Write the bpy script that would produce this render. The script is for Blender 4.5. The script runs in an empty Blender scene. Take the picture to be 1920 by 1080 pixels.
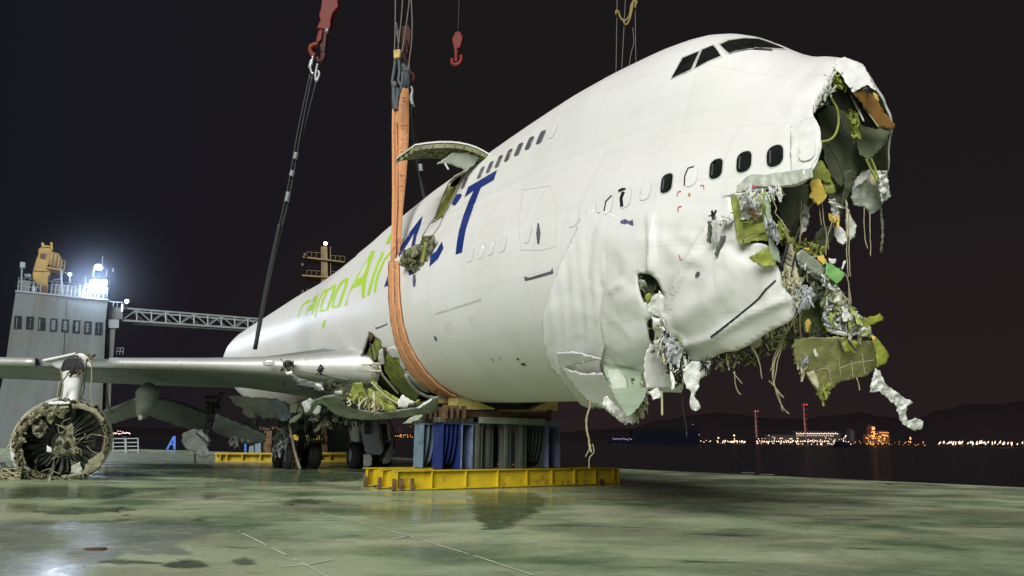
import bpy, bmesh, math, random
from mathutils import Vector, Matrix, noise
from mathutils.bvhtree import BVHTree
from mathutils.geometry import delaunay_2d_cdt, interpolate_bezier
random.seed(7)
sc = bpy.context.scene
COL = sc.collection
R = math.radians

# ---------------------------------------------------------------- camera
F = 1367.1; PITCH = 0.20547; ROLL = -0.01331; CH = 1.45
fw = Vector((0, math.cos(PITCH), math.sin(PITCH)))
rt0 = Vector((1, 0, 0)); dn0 = fw.cross(rt0)
rt = math.cos(ROLL) * rt0 + math.sin(ROLL) * dn0
dn = -math.sin(ROLL) * rt0 + math.cos(ROLL) * dn0
CAM = Vector((0, 0, CH))
cam = bpy.data.objects.new('camera', bpy.data.cameras.new('camera'))
COL.objects.link(cam)
M = Matrix((rt, -dn, -fw)).transposed().to_4x4(); M.translation = CAM
cam.matrix_world = M
cam.data.sensor_width = 36; cam.data.lens = F / 1920 * 36
cam.data.clip_start = 0.1; cam.data.clip_end = 20000
sc.camera = cam

# ---------------------------------------------------------------- world, sun, exposure
sc.view_settings.view_transform = 'Standard'; sc.view_settings.look = 'None'
sc.view_settings.exposure = 0; sc.view_settings.gamma = 1
w = bpy.data.worlds.new('World'); sc.world = w; w.use_nodes = True
nt = w.node_tree; bg = nt.nodes['Background']
tc = nt.nodes.new('ShaderNodeTexCoord'); sp = nt.nodes.new('ShaderNodeSeparateXYZ')
nt.links.new(tc.outputs['Generated'], sp.inputs[0])
rz = nt.nodes.new('ShaderNodeValToRGB'); rx = nt.nodes.new('ShaderNodeValToRGB')
def ramp(n, stops):
    e = n.color_ramp.elements
    while len(e) > 1: e.remove(e[-1])
    e[0].position, e[0].color = stops[0][0], (*stops[0][1], 1)
    for p, c in stops[1:]:
        k = e.new(p); k.color = (*c, 1)
ramp(rz, [(0.0, (.0200, .0130, .0130)), (.10, (.0165, .0115, .0122)), (.3, (.0122, .0096, .0105)), (.6, (.0095, .0086, .0092))])
ramp(rx, [(0.0, (.006, .011, .034)), (.18, (.008, .011, .026)), (.42, (.3, .3, .3))])
mpx = nt.nodes.new('ShaderNodeMapRange'); mpx.inputs[1].default_value = -1; mpx.inputs[2].default_value = 1
nt.links.new(sp.outputs[0], mpx.inputs[0]); nt.links.new(sp.outputs[2], rz.inputs[0])
mx = nt.nodes.new('ShaderNodeMix'); mx.data_type = 'RGBA'
mr = nt.nodes.new('ShaderNodeMapRange'); mr.inputs[1].default_value = -.62; mr.inputs[2].default_value = -.1
nt.links.new(sp.outputs[0], mr.inputs[0]); nt.links.new(mr.outputs[0], mx.inputs[0])
mx.inputs[6].default_value = (.0078, .0082, .0132, 1)
nt.links.new(rz.outputs[0], mx.inputs[7]); nt.links.new(mx.outputs[2], bg.inputs[0])
bg.inputs[1].default_value = 1.0
sun = bpy.data.objects.new('sun', bpy.data.lights.new('sun', 'SUN')); COL.objects.link(sun)
SE = R(30)
SUND = Vector((-.30 * math.cos(SE), -.954 * math.cos(SE), math.sin(SE)))
sun.rotation_euler = SUND.to_track_quat('Z', 'Y').to_euler()
sun.data.energy = 4.3; sun.data.angle = R(38); sun.data.color = (1.0, .99, .95)

# ---------------------------------------------------------------- helpers
def at(u, v, d):
    return CAM + rt * ((u - 960) / F * d) + dn * ((v - 540) / F * d) + fw * d
def ray(u, v):
    return (rt * ((u - 960) / F) + dn * ((v - 540) / F) + fw)
def gnd(u, v, z=0.0):
    r = ray(u, v); t = (z - CH) / r.z; return CAM + r * t
def px(P):
    c = P - CAM; z = c.dot(fw); return 960 + F * c.dot(rt) / z, 540 + F * c.dot(dn) / z
def tag(o, label=None, cat=None, group=None, kind=None):
    if label: o['label'] = label
    if cat: o['category'] = cat
    if group: o['group'] = group
    if kind: o['kind'] = kind
    return o
def empty(name, loc=(0, 0, 0), rz=0.0, parent=None):
    o = bpy.data.objects.new(name, None); COL.objects.link(o)
    o.location = loc; o.rotation_euler = (0, 0, rz); o.empty_display_size = .2
    if parent: o.parent = parent
    return o
def W(o):     # own matrix of an unparented root (before depsgraph update)
    if o is None: return Matrix()
    m = Matrix.Translation(o.location) @ o.rotation_euler.to_matrix().to_4x4()
    return (W(o.parent) @ m) if o.parent else m
def mesh_obj(name, vs, fs, mats, parent=None, smooth=False, world=True, mi=None):
    """vs given in world space; stored in the parent's space"""
    me = bpy.data.meshes.new(name)
    if parent is not None and world:
        inv = W(parent).inverted(); vs = [inv @ Vector(v) for v in vs]
    me.from_pydata([tuple(v) for v in vs], [], fs)
    if not isinstance(mats, (list, tuple)): mats = [mats]
    for m in mats: me.materials.append(m)
    if mi: me.polygons.foreach_set('material_index', mi)
    if smooth: me.polygons.foreach_set('use_smooth', [True] * len(me.polygons))
    me.update()
    o = bpy.data.objects.new(name, me); COL.objects.link(o)
    if parent is not None: o.parent = parent
    return o
class MB:
    def __init__(s): s.v = []; s.f = []
    def add(s, vs, fs):
        n = len(s.v); s.v += [Vector(v) for v in vs]; s.f += [tuple(i + n for i in f) for f in fs]; return s
    def box(s, c, d, M3=None, bev=0):
        c = Vector(c); x, y, z = [q / 2 for q in d]
        P = [Vector((a * x, b * y, e * z)) for a in (-1, 1) for b in (-1, 1) for e in (-1, 1)]
        if M3 is not None: P = [M3 @ p for p in P]
        s.add([c + p for p in P], [(0, 1, 3, 2), (4, 6, 7, 5), (0, 4, 5, 1), (2, 3, 7, 6), (0, 2, 6, 4), (1, 5, 7, 3)])
        return s
    def bar(s, a, b, w, h=None):
        a, b = Vector(a), Vector(b); h = h or w; d = b - a
        if d.length < 1e-6: return s
        q = d.to_track_quat('Z', 'Y').to_matrix()
        return s.box((a + b) / 2, (w, h, d.length), q)
    def tube(s, pts, r, n=6, cap=True, r2=None):
        pts = [Vector(p) for p in pts]; m = len(pts); base = len(s.v)
        up = None
        for i, p in enumerate(pts):
            d = (pts[min(i + 1, m - 1)] - pts[max(i - 1, 0)]).normalized()
            if up is None:
                up = d.orthogonal().normalized()
            else:
                up = (up - d * up.dot(d)).normalized() if (up - d * up.dot(d)).length > 1e-6 else d.orthogonal().normalized()
            q = d.cross(up); rr = r if r2 is None else r + (r2 - r) * i / (m - 1)
            if callable(r): rr = r(i / (m - 1))
            for k in range(n):
                t = 2 * math.pi * k / n; s.v.append(p + up * (math.cos(t) * rr) + q * (math.sin(t) * rr))
        for i in range(m - 1):
            for k in range(n):
                a = base + i * n + k; b = base + i * n + (k + 1) % n
                s.f.append((a, b, b + n, a + n))
        if cap:
            s.f.append(tuple(base + k for k in range(n - 1, -1, -1))); s.f.append(tuple(base + (m - 1) * n + k for k in range(n)))
        return s
    def lathe(s, c, axis, prof, n=32, arc=None, up=None, jag=0):
        """prof: list of (along axis, radius)"""
        c = Vector(c); a = Vector(axis).normalized(); u = Vector(up) if up else a.orthogonal(); u = (u - a * u.dot(a)).normalized(); q = a.cross(u)
        base = len(s.v); full = arc is None; t0, t1 = arc or (0, 2 * math.pi); m = n if full else n + 1
        for (x, r) in prof:
            for k in range(m):
                t = t0 + (t1 - t0) * k / n
                j = 1 + (random.uniform(-jag, jag) if jag else 0)
                s.v.append(c + a * x + (u * math.cos(t) + q * math.sin(t)) * r * j)
        for i in range(len(prof) - 1):
            for k in range(n):
                k2 = (k + 1) % m if full else k + 1
                A = base + i * m + k; B = base + i * m + k2
                s.f.append((A, B, B + m, A + m))
        return s
    def build(s, name, mat, parent=None, smooth=False, bevel=0, solid=0):
        o = mesh_obj(name, s.v, s.f, mat, parent, smooth)
        if solid:
            md = o.modifiers.new('Solidify', 'SOLIDIFY'); md.thickness = solid; md.offset = 0
        if bevel:
            md = o.modifiers.new('Bevel', 'BEVEL'); md.width = bevel; md.segments = 2; md.limit_method = 'ANGLE'
        return o

# ---------------------------------------------------------------- materials
def mat(name, col, rough=.6, metal=0, var=.12, scale=1.5, bump=0, bscale=8, dirt_or_hole=None, dscale=.7, dthr=.6, emit=None, coord='Object', stretch=None, spec=.5):
    m = bpy.data.materials.new(name); m.use_nodes = True; n = m.node_tree; b = n.nodes['Principled BSDF']
    L = n.links.new
    tc = n.nodes.new('ShaderNodeTexCoord'); src = tc.outputs[coord]
    if stretch:
        mp = n.nodes.new('ShaderNodeMapping'); mp.inputs['Scale'].default_value = stretch; L(src, mp.inputs[0]); src = mp.outputs[0]
    nz = n.nodes.new('ShaderNodeTexNoise'); nz.inputs['Scale'].default_value = scale; nz.inputs['Detail'].default_value = 6; L(src, nz.inputs[0])
    cr = n.nodes.new('ShaderNodeValToRGB'); c = Vector(col)
    ramp(cr, [(.3, tuple(c * (1 - var))), (.7, tuple(Vector([min(x * (1 + var), .95) for x in c])))])
    L(nz.outputs[0], cr.inputs[0]); out = cr.outputs[0]
    if dirt_or_hole:
        n2 = n.nodes.new('ShaderNodeTexNoise'); n2.inputs['Scale'].default_value = dscale; n2.inputs['Detail'].default_value = 9; n2.inputs['Roughness'].default_value = .65; L(src, n2.inputs[0])
        r2 = n.nodes.new('ShaderNodeValToRGB'); ramp(r2, [(dthr - .08, (0, 0, 0)), (dthr + .08, (1, 1, 1))]); L(n2.outputs[0], r2.inputs[0])
        mm = n.nodes.new('ShaderNodeMix'); mm.data_type = 'RGBA'; L(r2.outputs[0], mm.inputs[0]); L(out, mm.inputs[6]); mm.inputs[7].default_value = (*dirt_or_hole, 1); out = mm.outputs[2]
    L(out, b.inputs['Base Color']); b.inputs['Roughness'].default_value = rough; b.inputs['Metallic'].default_value = metal
    b.inputs['Specular IOR Level'].default_value = spec
    if bump:
        n3 = n.nodes.new('ShaderNodeTexNoise'); n3.inputs['Scale'].default_value = bscale; n3.inputs['Detail'].default_value = 5; L(src, n3.inputs[0])
        bp = n.nodes.new('ShaderNodeBump'); bp.inputs['Strength'].default_value = bump; bp.inputs['Distance'].default_value = .05; L(n3.outputs[0], bp.inputs['Height']); L(bp.outputs[0], b.inputs['Normal'])
    if emit:
        b.inputs['Emission Color'].default_value = (*emit[0], 1); b.inputs['Emission Strength'].default_value = emit[1]
    return m
def emat(name, col, s):
    return mat(name, (.1, .1, .1), emit=(col, s))
def hull_mat():
    m = bpy.data.materials.new('white aircraft paint'); m.use_nodes = True; n = m.node_tree; b = n.nodes['Principled BSDF']; L = n.links.new
    uv = n.nodes.new('ShaderNodeUVMap'); uv.uv_map = 'UVMap'
    br = n.nodes.new('ShaderNodeTexBrick'); br.inputs['Scale'].default_value = 1.0; br.inputs['Brick Width'].default_value = 2.54; br.inputs['Row Height'].default_value = 1.27
    br.inputs['Mortar Size'].default_value = .0035; br.inputs['Mortar Smooth'].default_value = .3
    br.inputs['Color1'].default_value = (.76, .765, .75, 1); br.inputs['Color2'].default_value = (.73, .735, .72, 1); br.inputs['Mortar'].default_value = (.50, .505, .49, 1)
    L(uv.outputs[0], br.inputs[0])
    nz = n.nodes.new('ShaderNodeTexNoise'); nz.inputs['Scale'].default_value = .6; nz.inputs['Detail'].default_value = 8; nz.inputs['Roughness'].default_value = .6; L(uv.outputs[0], nz.inputs[0])
    cr = n.nodes.new('ShaderNodeValToRGB'); ramp(cr, [(.35, (1, 1, 1)), (.75, (.9, .9, .875))]); L(nz.outputs[0], cr.inputs[0])
    m1 = n.nodes.new('ShaderNodeMix'); m1.data_type = 'RGBA'; m1.blend_type = 'MULTIPLY'; m1.inputs[0].default_value = 1; L(br.outputs[0], m1.inputs[6]); L(cr.outputs[0], m1.inputs[7])
    # streaky grime
    mp = n.nodes.new('ShaderNodeMapping'); mp.inputs['Scale'].default_value = (3.0, .25, 1); L(uv.outputs[0], mp.inputs[0])
    n2 = n.nodes.new('ShaderNodeTexNoise'); n2.inputs['Scale'].default_value = 1.2; n2.inputs['Detail'].default_value = 6; L(mp.outputs[0], n2.inputs[0])
    c2 = n.nodes.new('ShaderNodeValToRGB'); ramp(c2, [(.58, (1, 1, 1)), (.8, (.86, .86, .83))]); L(n2.outputs[0], c2.inputs[0])
    m2 = n.nodes.new('ShaderNodeMix'); m2.data_type = 'RGBA'; m2.blend_type = 'MULTIPLY'; m2.inputs[0].default_value = .7; L(m1.outputs[2], m2.inputs[6]); L(c2.outputs[0], m2.inputs[7])
    L(m2.outputs[2], b.inputs['Base Color']); b.inputs['Roughness'].default_value = .42
    bp = n.nodes.new('ShaderNodeBump'); bp.inputs['Strength'].default_value = .25; bp.inputs['Distance'].default_value = .02
    L(nz.outputs[0], bp.inputs['Height']); L(bp.outputs[0], b.inputs['Normal'])
    return m
MT = dict(
    hull=hull_mat(),
    skin=mat('torn white skin', (.68, .69, .66), .45, var=.1, scale=2, bump=.4, bscale=5, dirt_or_hole=(.42, .44, .38), dscale=1.3, dthr=.66),
    skin_thin=mat('crumpled white sheet', (.62, .64, .6), .5, var=.15, scale=5, bump=.5, bscale=12),
    grey_skin=mat('dull grey green skin', (.40, .44, .37), .5, var=.2, scale=3, bump=.4, bscale=8),
    pale_green=mat('pale green primer and shade', (.30, .38, .27), .5, var=.15, scale=2, bump=.3),
    primer=mat('yellow green primer', (.25, .29, .045), .5, var=.3, scale=4, dirt_or_hole=(.16, .19, .03), dscale=2.5, dthr=.58, bump=.4),
    olive=mat('olive primer', (.24, .27, .055), .55, var=.35, scale=3, dirt_or_hole=(.09, .1, .03), dscale=2, dthr=.6, bump=.4),
    dark_olive=mat('dark olive interior', (.055, .065, .03), .7, var=.5, scale=2.5, dirt_or_hole=(.015, .017, .012), dscale=1.5, dthr=.55, bump=.5),
    inner=mat('interior primer', (.085, .10, .055), .65, var=.4, scale=2, dirt_or_hole=(.03, .035, .02), dscale=1.2, dthr=.55, bump=.4),
    foil=mat('silver insulation foil', (.40, .42, .43), .5, metal=.15, var=.25, scale=6, bump=.3, bscale=12),
    cream=mat('cream insulation', (.44, .42, .27), .8, var=.25, scale=6),
    yellow_rag=mat('yellow insulation', (.62, .45, .09), .8, var=.2, scale=6, bump=.4),
    brown=mat('brown panel', (.34, .17, .05), .55, var=.2, scale=4),
    black=mat('black rubber trim and shade', (.012, .012, .014), .5),
    glass=mat('dark window glass', (.012, .014, .012), .12, var=.4, scale=6),
    mixdeb=mat('bent pale structure', (.30, .33, .19), .5, var=.5, scale=3, dirt_or_hole=(.10, .11, .05), dscale=3, dthr=.5),
    blade=mat('fan blade metal', (.15, .165, .14), .35, metal=.5, var=.4, scale=5),
    fairing_shade=mat('shaded fairing', (.24, .28, .23), .6, var=.25, scale=1.2, dirt_or_hole=(.12, .14, .10), dscale=1.4, dthr=.55),  # darker copy of the fairing paint, shade under the belly put into colour
    gearm=mat('slide gear metal', (.19, .20, .12), .5, var=.5, scale=6, dirt_or_hole=(.03, .03, .02), dscale=5, dthr=.52, bump=.3),  # dark patches in the colour stand for shaded holes in the gear
    hull_plain=mat('plain white paint', (.73, .735, .72), .42, var=.03),
    frame=mat('window surround', (.50, .51, .48), .5),
    dullwin=mat('grey window glass', (.11, .11, .125), .2, var=.3, scale=4),
    outline=mat('panel outline', (.52, .52, .50), .6),
    blue=mat('blue lettering', (.009, .032, .185), .4, var=.08),
    green=mat('green lettering', (.42, .67, .06), .45, var=.06),
    navy=mat('navy mark', (.10, .10, .18), .5, var=.4, scale=20),
    red=mat('red mark', (.55, .06, .12), .5),
    wire=mat('pale cable', (.32, .29, .18), .7, var=.3, scale=10),
    dkwire=mat('dark cable', (.04, .045, .035), .6),
    metal=mat('bare leading edge metal', (.55, .56, .54), .42, metal=.5, var=.12, scale=1.2, bump=.15, bscale=3, dirt_or_hole=(.35, .35, .33), dscale=1.2, dthr=.62),
    wing=mat('grey wing paint', (.165, .19, .18), .5, var=.18, scale=1.1, dirt_or_hole=(.09, .10, .09), dscale=.8, dthr=.58, bump=.15),
    fairing=mat('light grey fairing', (.40, .43, .41), .5, var=.15, scale=1.4, dirt_or_hole=(.22, .25, .2), dscale=1.2, dthr=.6),
    steel=mat('dark engine steel', (.05, .055, .045), .4, metal=.6, var=.4, scale=6),
    casing=mat('corroded engine casing', (.25, .25, .16), .65, var=.35, scale=7, dirt_or_hole=(.12, .09, .05), dscale=3.5, dthr=.55, bump=.8, bscale=15),
    pylon=mat('pylon paint', (.66, .69, .66), .4, var=.08, dirt_or_hole=(.4, .42, .36), dscale=2, dthr=.62),
    tyre=mat('tyre rubber', (.018, .018, .019), .75, bump=.3, bscale=20),
    rim=mat('wheel rim', (.4, .42, .42), .4, metal=.4),
    base=mat('yellow steel paint', (.50, .37, .012), .5, var=.12, scale=2.5, dirt_or_hole=(.22, .10, .02), dscale=2.2, dthr=.63, bump=.2),
    wood=mat('rusty timber', (.13, .075, .035), .8, var=.4, scale=5, dirt_or_hole=(.05, .03, .02), dscale=4, dthr=.55, bump=.5),
    saddle=mat('yellow timber saddle', (.52, .42, .14), .7, var=.25, scale=4, bump=.3),
    sblue=mat('blue steel', (.014, .026, .13), .45, var=.15, dirt_or_hole=(.05, .06, .16), dscale=2, dthr=.62),
    lblue=mat('pale blue steel', (.15, .22, .28), .45, var=.15, dirt_or_hole=(.09, .12, .14), dscale=2.5, dthr=.6),
    gblue=mat('grey blue steel', (.14, .18, .30), .5, var=.2, dirt_or_hole=(.08, .08, .09), dscale=2.5, dthr=.58),
    pipe=mat('grey green pipe steel', (.085, .098, .082), .55, metal=.2, var=.3, scale=2, stretch=(1, 1, .3), dirt_or_hole=(.04, .045, .035), dscale=2, dthr=.6),
    beam=mat('weathered beam', (.17, .20, .16), .7, var=.3, scale=3),
    strap=mat('orange webbing', (.64, .31, .14), .75, var=.15, scale=3, dirt_or_hole=(.38, .16, .08), dscale=3, dthr=.60, bump=.4, bscale=60),
    strapd=mat('strap edge stitching', (.22, .07, .03), .85),
    slv=mat('grey strap sleeve', (.09, .11, .13), .8),
    hook=mat('red hook paint', (.16, .007, .004), .6, var=.25, scale=3, dirt_or_hole=(.10, .02, .015), dscale=3, dthr=.58),
    hookd=mat('dark red hook paint', (.06, .009, .007), .65, var=.3, scale=3),
    rope=mat('wire rope', (.03, .033, .036), .5, metal=.2),
    ropel=mat('light wire rope', (.13, .12, .11), .5, metal=.2),
    shackle=mat('galvanised shackle', (.55, .57, .58), .35, metal=.6),
    yrope=mat('yellow rope', (.26, .20, .07), .8),
    tower=mat('tower grey paint', (.085, .105, .11), .6, var=.1, scale=.25, stretch=(1, 1, .25), dirt_or_hole=(.062, .062, .055), dscale=.35, dthr=.53),
    twhite=mat('deckhouse white steel', (.17, .20, .22), .5, var=.1),
    tglass=mat('wheelhouse glass', (.015, .02, .025), .15, var=.5, scale=2),
    tblind=mat('window blind', (.08, .10, .11), .7),
    ycrane=mat('yellow crane paint', (.26, .17, .025), .5, var=.2, scale=1, dirt_or_hole=(.16, .09, .03), dscale=.8, dthr=.58),
    mast=mat('ochre mast paint', (.16, .11, .03), .6, var=.25),
    jib=mat('pale jib steel', (.22, .25, .25), .5, var=.15),
    hill=mat('dark hillside', (.011, .008, .009), 1, spec=0),
    shore=mat('dark shore', (.01, .008, .008), 1, spec=0),
    shipd=mat('dark ship steel', (.004, .005, .008), .8, spec=0),
    blue_stand=mat('blue stand paint', (.03, .14, .55), .5),
    trolley=mat('grey rack steel', (.26, .29, .30), .5, metal=.3),
    rust=mat('rust', (.09, .045, .025), .9, var=.4, scale=8),
    line=mat('faded white paint', (.55, .58, .47), .7, var=.25, scale=3),
    lamp=emat('lamp glare', (.72, .82, 1.0), 60),
    lamp2=emat('small lamp glare', (.8, .9, 1.0), 12),
    redl=emat('red beacon', (1.0, .05, .06), 1.5),
    pinkl=emat('pale beacon', (1.0, .62, .60), 14),
    oranl=emat('orange lights', (1.0, .36, .08), 2.2),
    whitel=emat('warm lights', (1.0, .70, .48), 2.6),
    dimo=emat('dim orange lights', (1.0, .30, .06), .7),
    blul=emat('violet lights', (.62, .55, 1.0), 2.4),
)

# ---------------------------------------------------------------- deck, sea, hills
def deck_mat():
    m = bpy.data.materials.new('wet green deck'); m.use_nodes = True; n = m.node_tree; b = n.nodes['Principled BSDF']; L = n.links.new
    tc = n.nodes.new('ShaderNodeTexCoord')
    def nz(scale, det=8, ro=.6, st=(1, 1, 1), loc=(0, 0, 0), rotz=0):
        mp = n.nodes.new('ShaderNodeMapping'); mp.inputs['Scale'].default_value = st; mp.inputs['Location'].default_value = loc; mp.inputs['Rotation'].default_value = (0, 0, rotz); L(tc.outputs['Object'], mp.inputs[0])
        x = n.nodes.new('ShaderNodeTexNoise'); x.inputs['Scale'].default_value = scale; x.inputs['Detail'].default_value = det; x.inputs['Roughness'].default_value = ro; L(mp.outputs[0], x.inputs[0]); return x.outputs[0]
    def rmp(s, st):
        r = n.nodes.new('ShaderNodeValToRGB'); ramp(r, st); L(s, r.inputs[0]); return r.outputs[0]
    def mix(f, a, c, mode='MIX'):
        x = n.nodes.new('ShaderNodeMix'); x.data_type = 'RGBA'; x.blend_type = mode
        if isinstance(f, float): x.inputs[0].default_value = f
        else: L(f, x.inputs[0])
        for k, v in ((6, a), (7, c)):
            if isinstance(v, tuple): x.inputs[k].default_value = (*v, 1)
            else: L(v, x.inputs[k])
        return x.outputs[2]
    basec = rmp(nz(.35, 10, .62), [(.3, (.33, .43, .25)), (.5, (.44, .50, .31)), (.72, (.54, .55, .39))])
    fine = rmp(nz(9, 6, .7), [(.35, (.82, .82, .82)), (.65, (1.05, 1.05, 1.05))])
    c = mix(1.0, basec, fine, 'MULTIPLY')
    greenp = rmp(nz(.28, 10, .62, (1, 1.3, 1), (3.1, 7.7, 0)), [(.47, (0, 0, 0)), (.66, (1, 1, 1))])
    c = mix(greenp, c, (.15, .25, .13))
    stain = rmp(nz(.8, 9, .65, (.5, 1.8, 1), (11, 2, 0)), [(.60, (0, 0, 0)), (.66, (1, 1, 1))])
    c = mix(stain, c, (.085, .12, .07))
    scr = rmp(nz(1.4, 6, .7, (.15, 2.5, 1), (5, 1, 0), .5), [(.64, (0, 0, 0)), (.70, (.55, .55, .55))])
    c = mix(scr, c, (.42, .43, .36))
    mpb = n.nodes.new('ShaderNodeMapping'); mpb.inputs['Rotation'].default_value = (0, 0, .62); L(tc.outputs['Object'], mpb.inputs[0])
    bk = n.nodes.new('ShaderNodeTexBrick'); bk.inputs['Scale'].default_value = 1; bk.inputs['Brick Width'].default_value = 9; bk.inputs['Row Height'].default_value = 3; bk.inputs['Mortar Size'].default_value = .012; bk.inputs['Mortar Smooth'].default_value = .4
    bk.inputs['Color1'].default_value = (1, 1, 1, 1); bk.inputs['Color2'].default_value = (.93, .94, .93, 1); bk.inputs['Mortar'].default_value = (.66, .66, .62, 1); L(mpb.outputs[0], bk.inputs[0])
    c = mix(.8, c, bk.outputs[0], 'MULTIPLY')
    spk = rmp(nz(26, 3, .8), [(.66, (1, 1, 1)), (.72, (.55, .5, .42))]); c = mix(.8, c, spk, 'MULTIPLY')
    L(c, b.inputs['Base Color'])
    wet = rmp(nz(.22, 7, .55, (1, 1.7, 1), (1.3, 4.4, 0)), [(.42, (.52, .52, .52)), (.56, (.16, .16, .16)), (.62, (.10, .10, .10))])
    ro = mix(greenp, wet, (.12, .12, .12)); L(ro, b.inputs['Roughness'])
    bp = n.nodes.new('ShaderNodeBump'); bp.inputs['Strength'].default_value = .12; bp.inputs['Distance'].default_value = .02
    L(nz(14, 5), bp.inputs['Height']); L(bp.outputs[0], b.inputs['Normal'])
    return m
dk = [(62, -18), (18.9, 27.2), (4.4, 42.3), (-9.2, 58.5), (-36, 77), (-130, 140), (-130, -25), (62, -25)]
dkm = deck_mat()
o = mesh_obj('deck', [(x, y, 0) for x, y in dk], [tuple(range(7, -1, -1))], dkm); tag(o, kind='structure')
vs = [(x, y, -.004) for x, y in dk] + [(x, y, -2.2) for x, y in dk]
o = mesh_obj('deck_edge', vs, [(i, (i + 1) % 8, 8 + (i + 1) % 8, 8 + i) for i in range(8)], MT['beam']); tag(o, kind='structure')
sea = mat('night sea', (.006, .007, .009), .22, bump=.9, bscale=.25, stretch=(1, .5, 1), spec=.35)
o = mesh_obj('sea', [(-9000, -200, -2.3), (9000, -200, -2.3), (9000, 9000, -2.3), (-9000, 9000, -2.3)], [(0, 1, 2, 3)], sea); tag(o, kind='structure')
# puddles and painted lines on the deck
wetm = mat('shallow water', (.07, .11, .06), .14, var=.4, scale=2)
wetb = mat('thin water film', (.27, .30, .26), .3, var=.25, scale=.8, bump=.25, bscale=5)
def inside(u, v, poly):
    c = False; n_ = len(poly); j = n_ - 1
    for i in range(n_):
        a, b = poly[i], poly[j]
        if (a[1] > v) != (b[1] > v) and u < (b[0] - a[0]) * (v - a[1]) / (b[1] - a[1]) + a[0]: c = not c
        j = i
    return c
def cdt(polys, step):
    """fill the union of closed pixel outlines with small triangles"""
    us = [p[0] for q in polys for p in q]; vs_ = [p[1] for q in polys for p in q]
    pts, edges = [], []
    for q in polys:
        b = len(pts); m = []
        for i, a in enumerate(q):
            c = q[(i + 1) % len(q)]; k = max(1, int(math.dist(a, c) / (step * 1.5)))
            m += [(a[0] + (c[0] - a[0]) * t / k, a[1] + (c[1] - a[1]) * t / k) for t in range(k)]
        pts += m; edges += [(b + i, b + (i + 1) % len(m)) for i in range(len(m))]
    u = min(us)
    while u < max(us):
        v = min(vs_)
        while v < max(vs_):
            a = (u + random.uniform(-.1, .1) * step, v + random.uniform(-.1, .1) * step)
            if any(inside(a[0], a[1], q) for q in polys): pts.append(a)
            v += step
        u += step
    r = delaunay_2d_cdt([Vector(p) for p in pts], edges, [], 0, 1e-4)
    vv, ff = r[0], r[2]; out = []
    for f in ff:
        c = sum((vv[i] for i in f), Vector((0, 0))) / len(f)
        if any(inside(c.x, c.y, q) for q in polys): out.append(tuple(f))
    return [tuple(v) for v in vv], out
def wet_mat(name, col, rough, hard=.5):
    m = mat(name, col, rough, var=.35, scale=1.2); n = m.node_tree; b = n.nodes['Principled BSDF']; L = n.links.new
    at_ = n.nodes.new('ShaderNodeAttribute'); at_.attribute_name = 'depth'; tc = n.nodes.new('ShaderNodeTexCoord')
    nz = n.nodes.new('ShaderNodeTexNoise'); nz.inputs['Scale'].default_value = 2.6; nz.inputs['Detail'].default_value = 10; nz.inputs['Roughness'].default_value = .72; L(tc.outputs['Object'], nz.inputs[0])
    ad = n.nodes.new('ShaderNodeMath'); ad.operation = 'MULTIPLY_ADD'; L(nz.outputs[0], ad.inputs[0]); ad.inputs[1].default_value = 4.2; 
    sb = n.nodes.new('ShaderNodeMath'); sb.operation = 'SUBTRACT'; L(at_.outputs['Fac'], sb.inputs[0]); sb.inputs[1].default_value = 2.35; L(sb.outputs[0], ad.inputs[2])
    r = n.nodes.new('ShaderNodeMapRange'); r.inputs[1].default_value = .0; r.inputs[2].default_value = hard; L(ad.outputs[0], r.inputs[0]); L(r.outputs[0], b.inputs['Alpha'])
    return m
wetm = wet_mat('shallow water', (.10, .155, .085), .2, .9); wetb = wet_mat('thin water film', (.27, .30, .26), .36, 1.4)
def ground_patch(name, uvs, m, z, jag=.12):
    cu = sum(p[0] for p in uvs) / len(uvs); cv = sum(p[1] for p in uvs) / len(uvs)
    q = [(cu + (u - cu) * 1.12, cv + (v - cv) * 1.25) for u, v in uvs]
    q2 = [(u, v * 4) for u, v in q]
    vv, ff = cdt([q2], 5); P = []; dep = []
    for u, v in vv:
        p = gnd(u, v / 4, z); P.append(p)
        d = 1e9
        for i, a in enumerate(q2):
            b = q2[(i + 1) % len(q2)]; dx, dy = b[0] - a[0], b[1] - a[1]; t = max(0, min(1, ((u - a[0]) * dx + (v - a[1]) * dy) / (dx * dx + dy * dy + 1e-9)))
            d = min(d, math.hypot(u - a[0] - t * dx, v - a[1] - t * dy))
        dep.append(min(1.0, d / 26))
    o = mesh_obj(name, P, ff, m)
    at_ = o.data.attributes.new('depth', 'FLOAT', 'POINT'); at_.data.foreach_set('value', dep)
    return tag(o, kind='structure')
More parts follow.
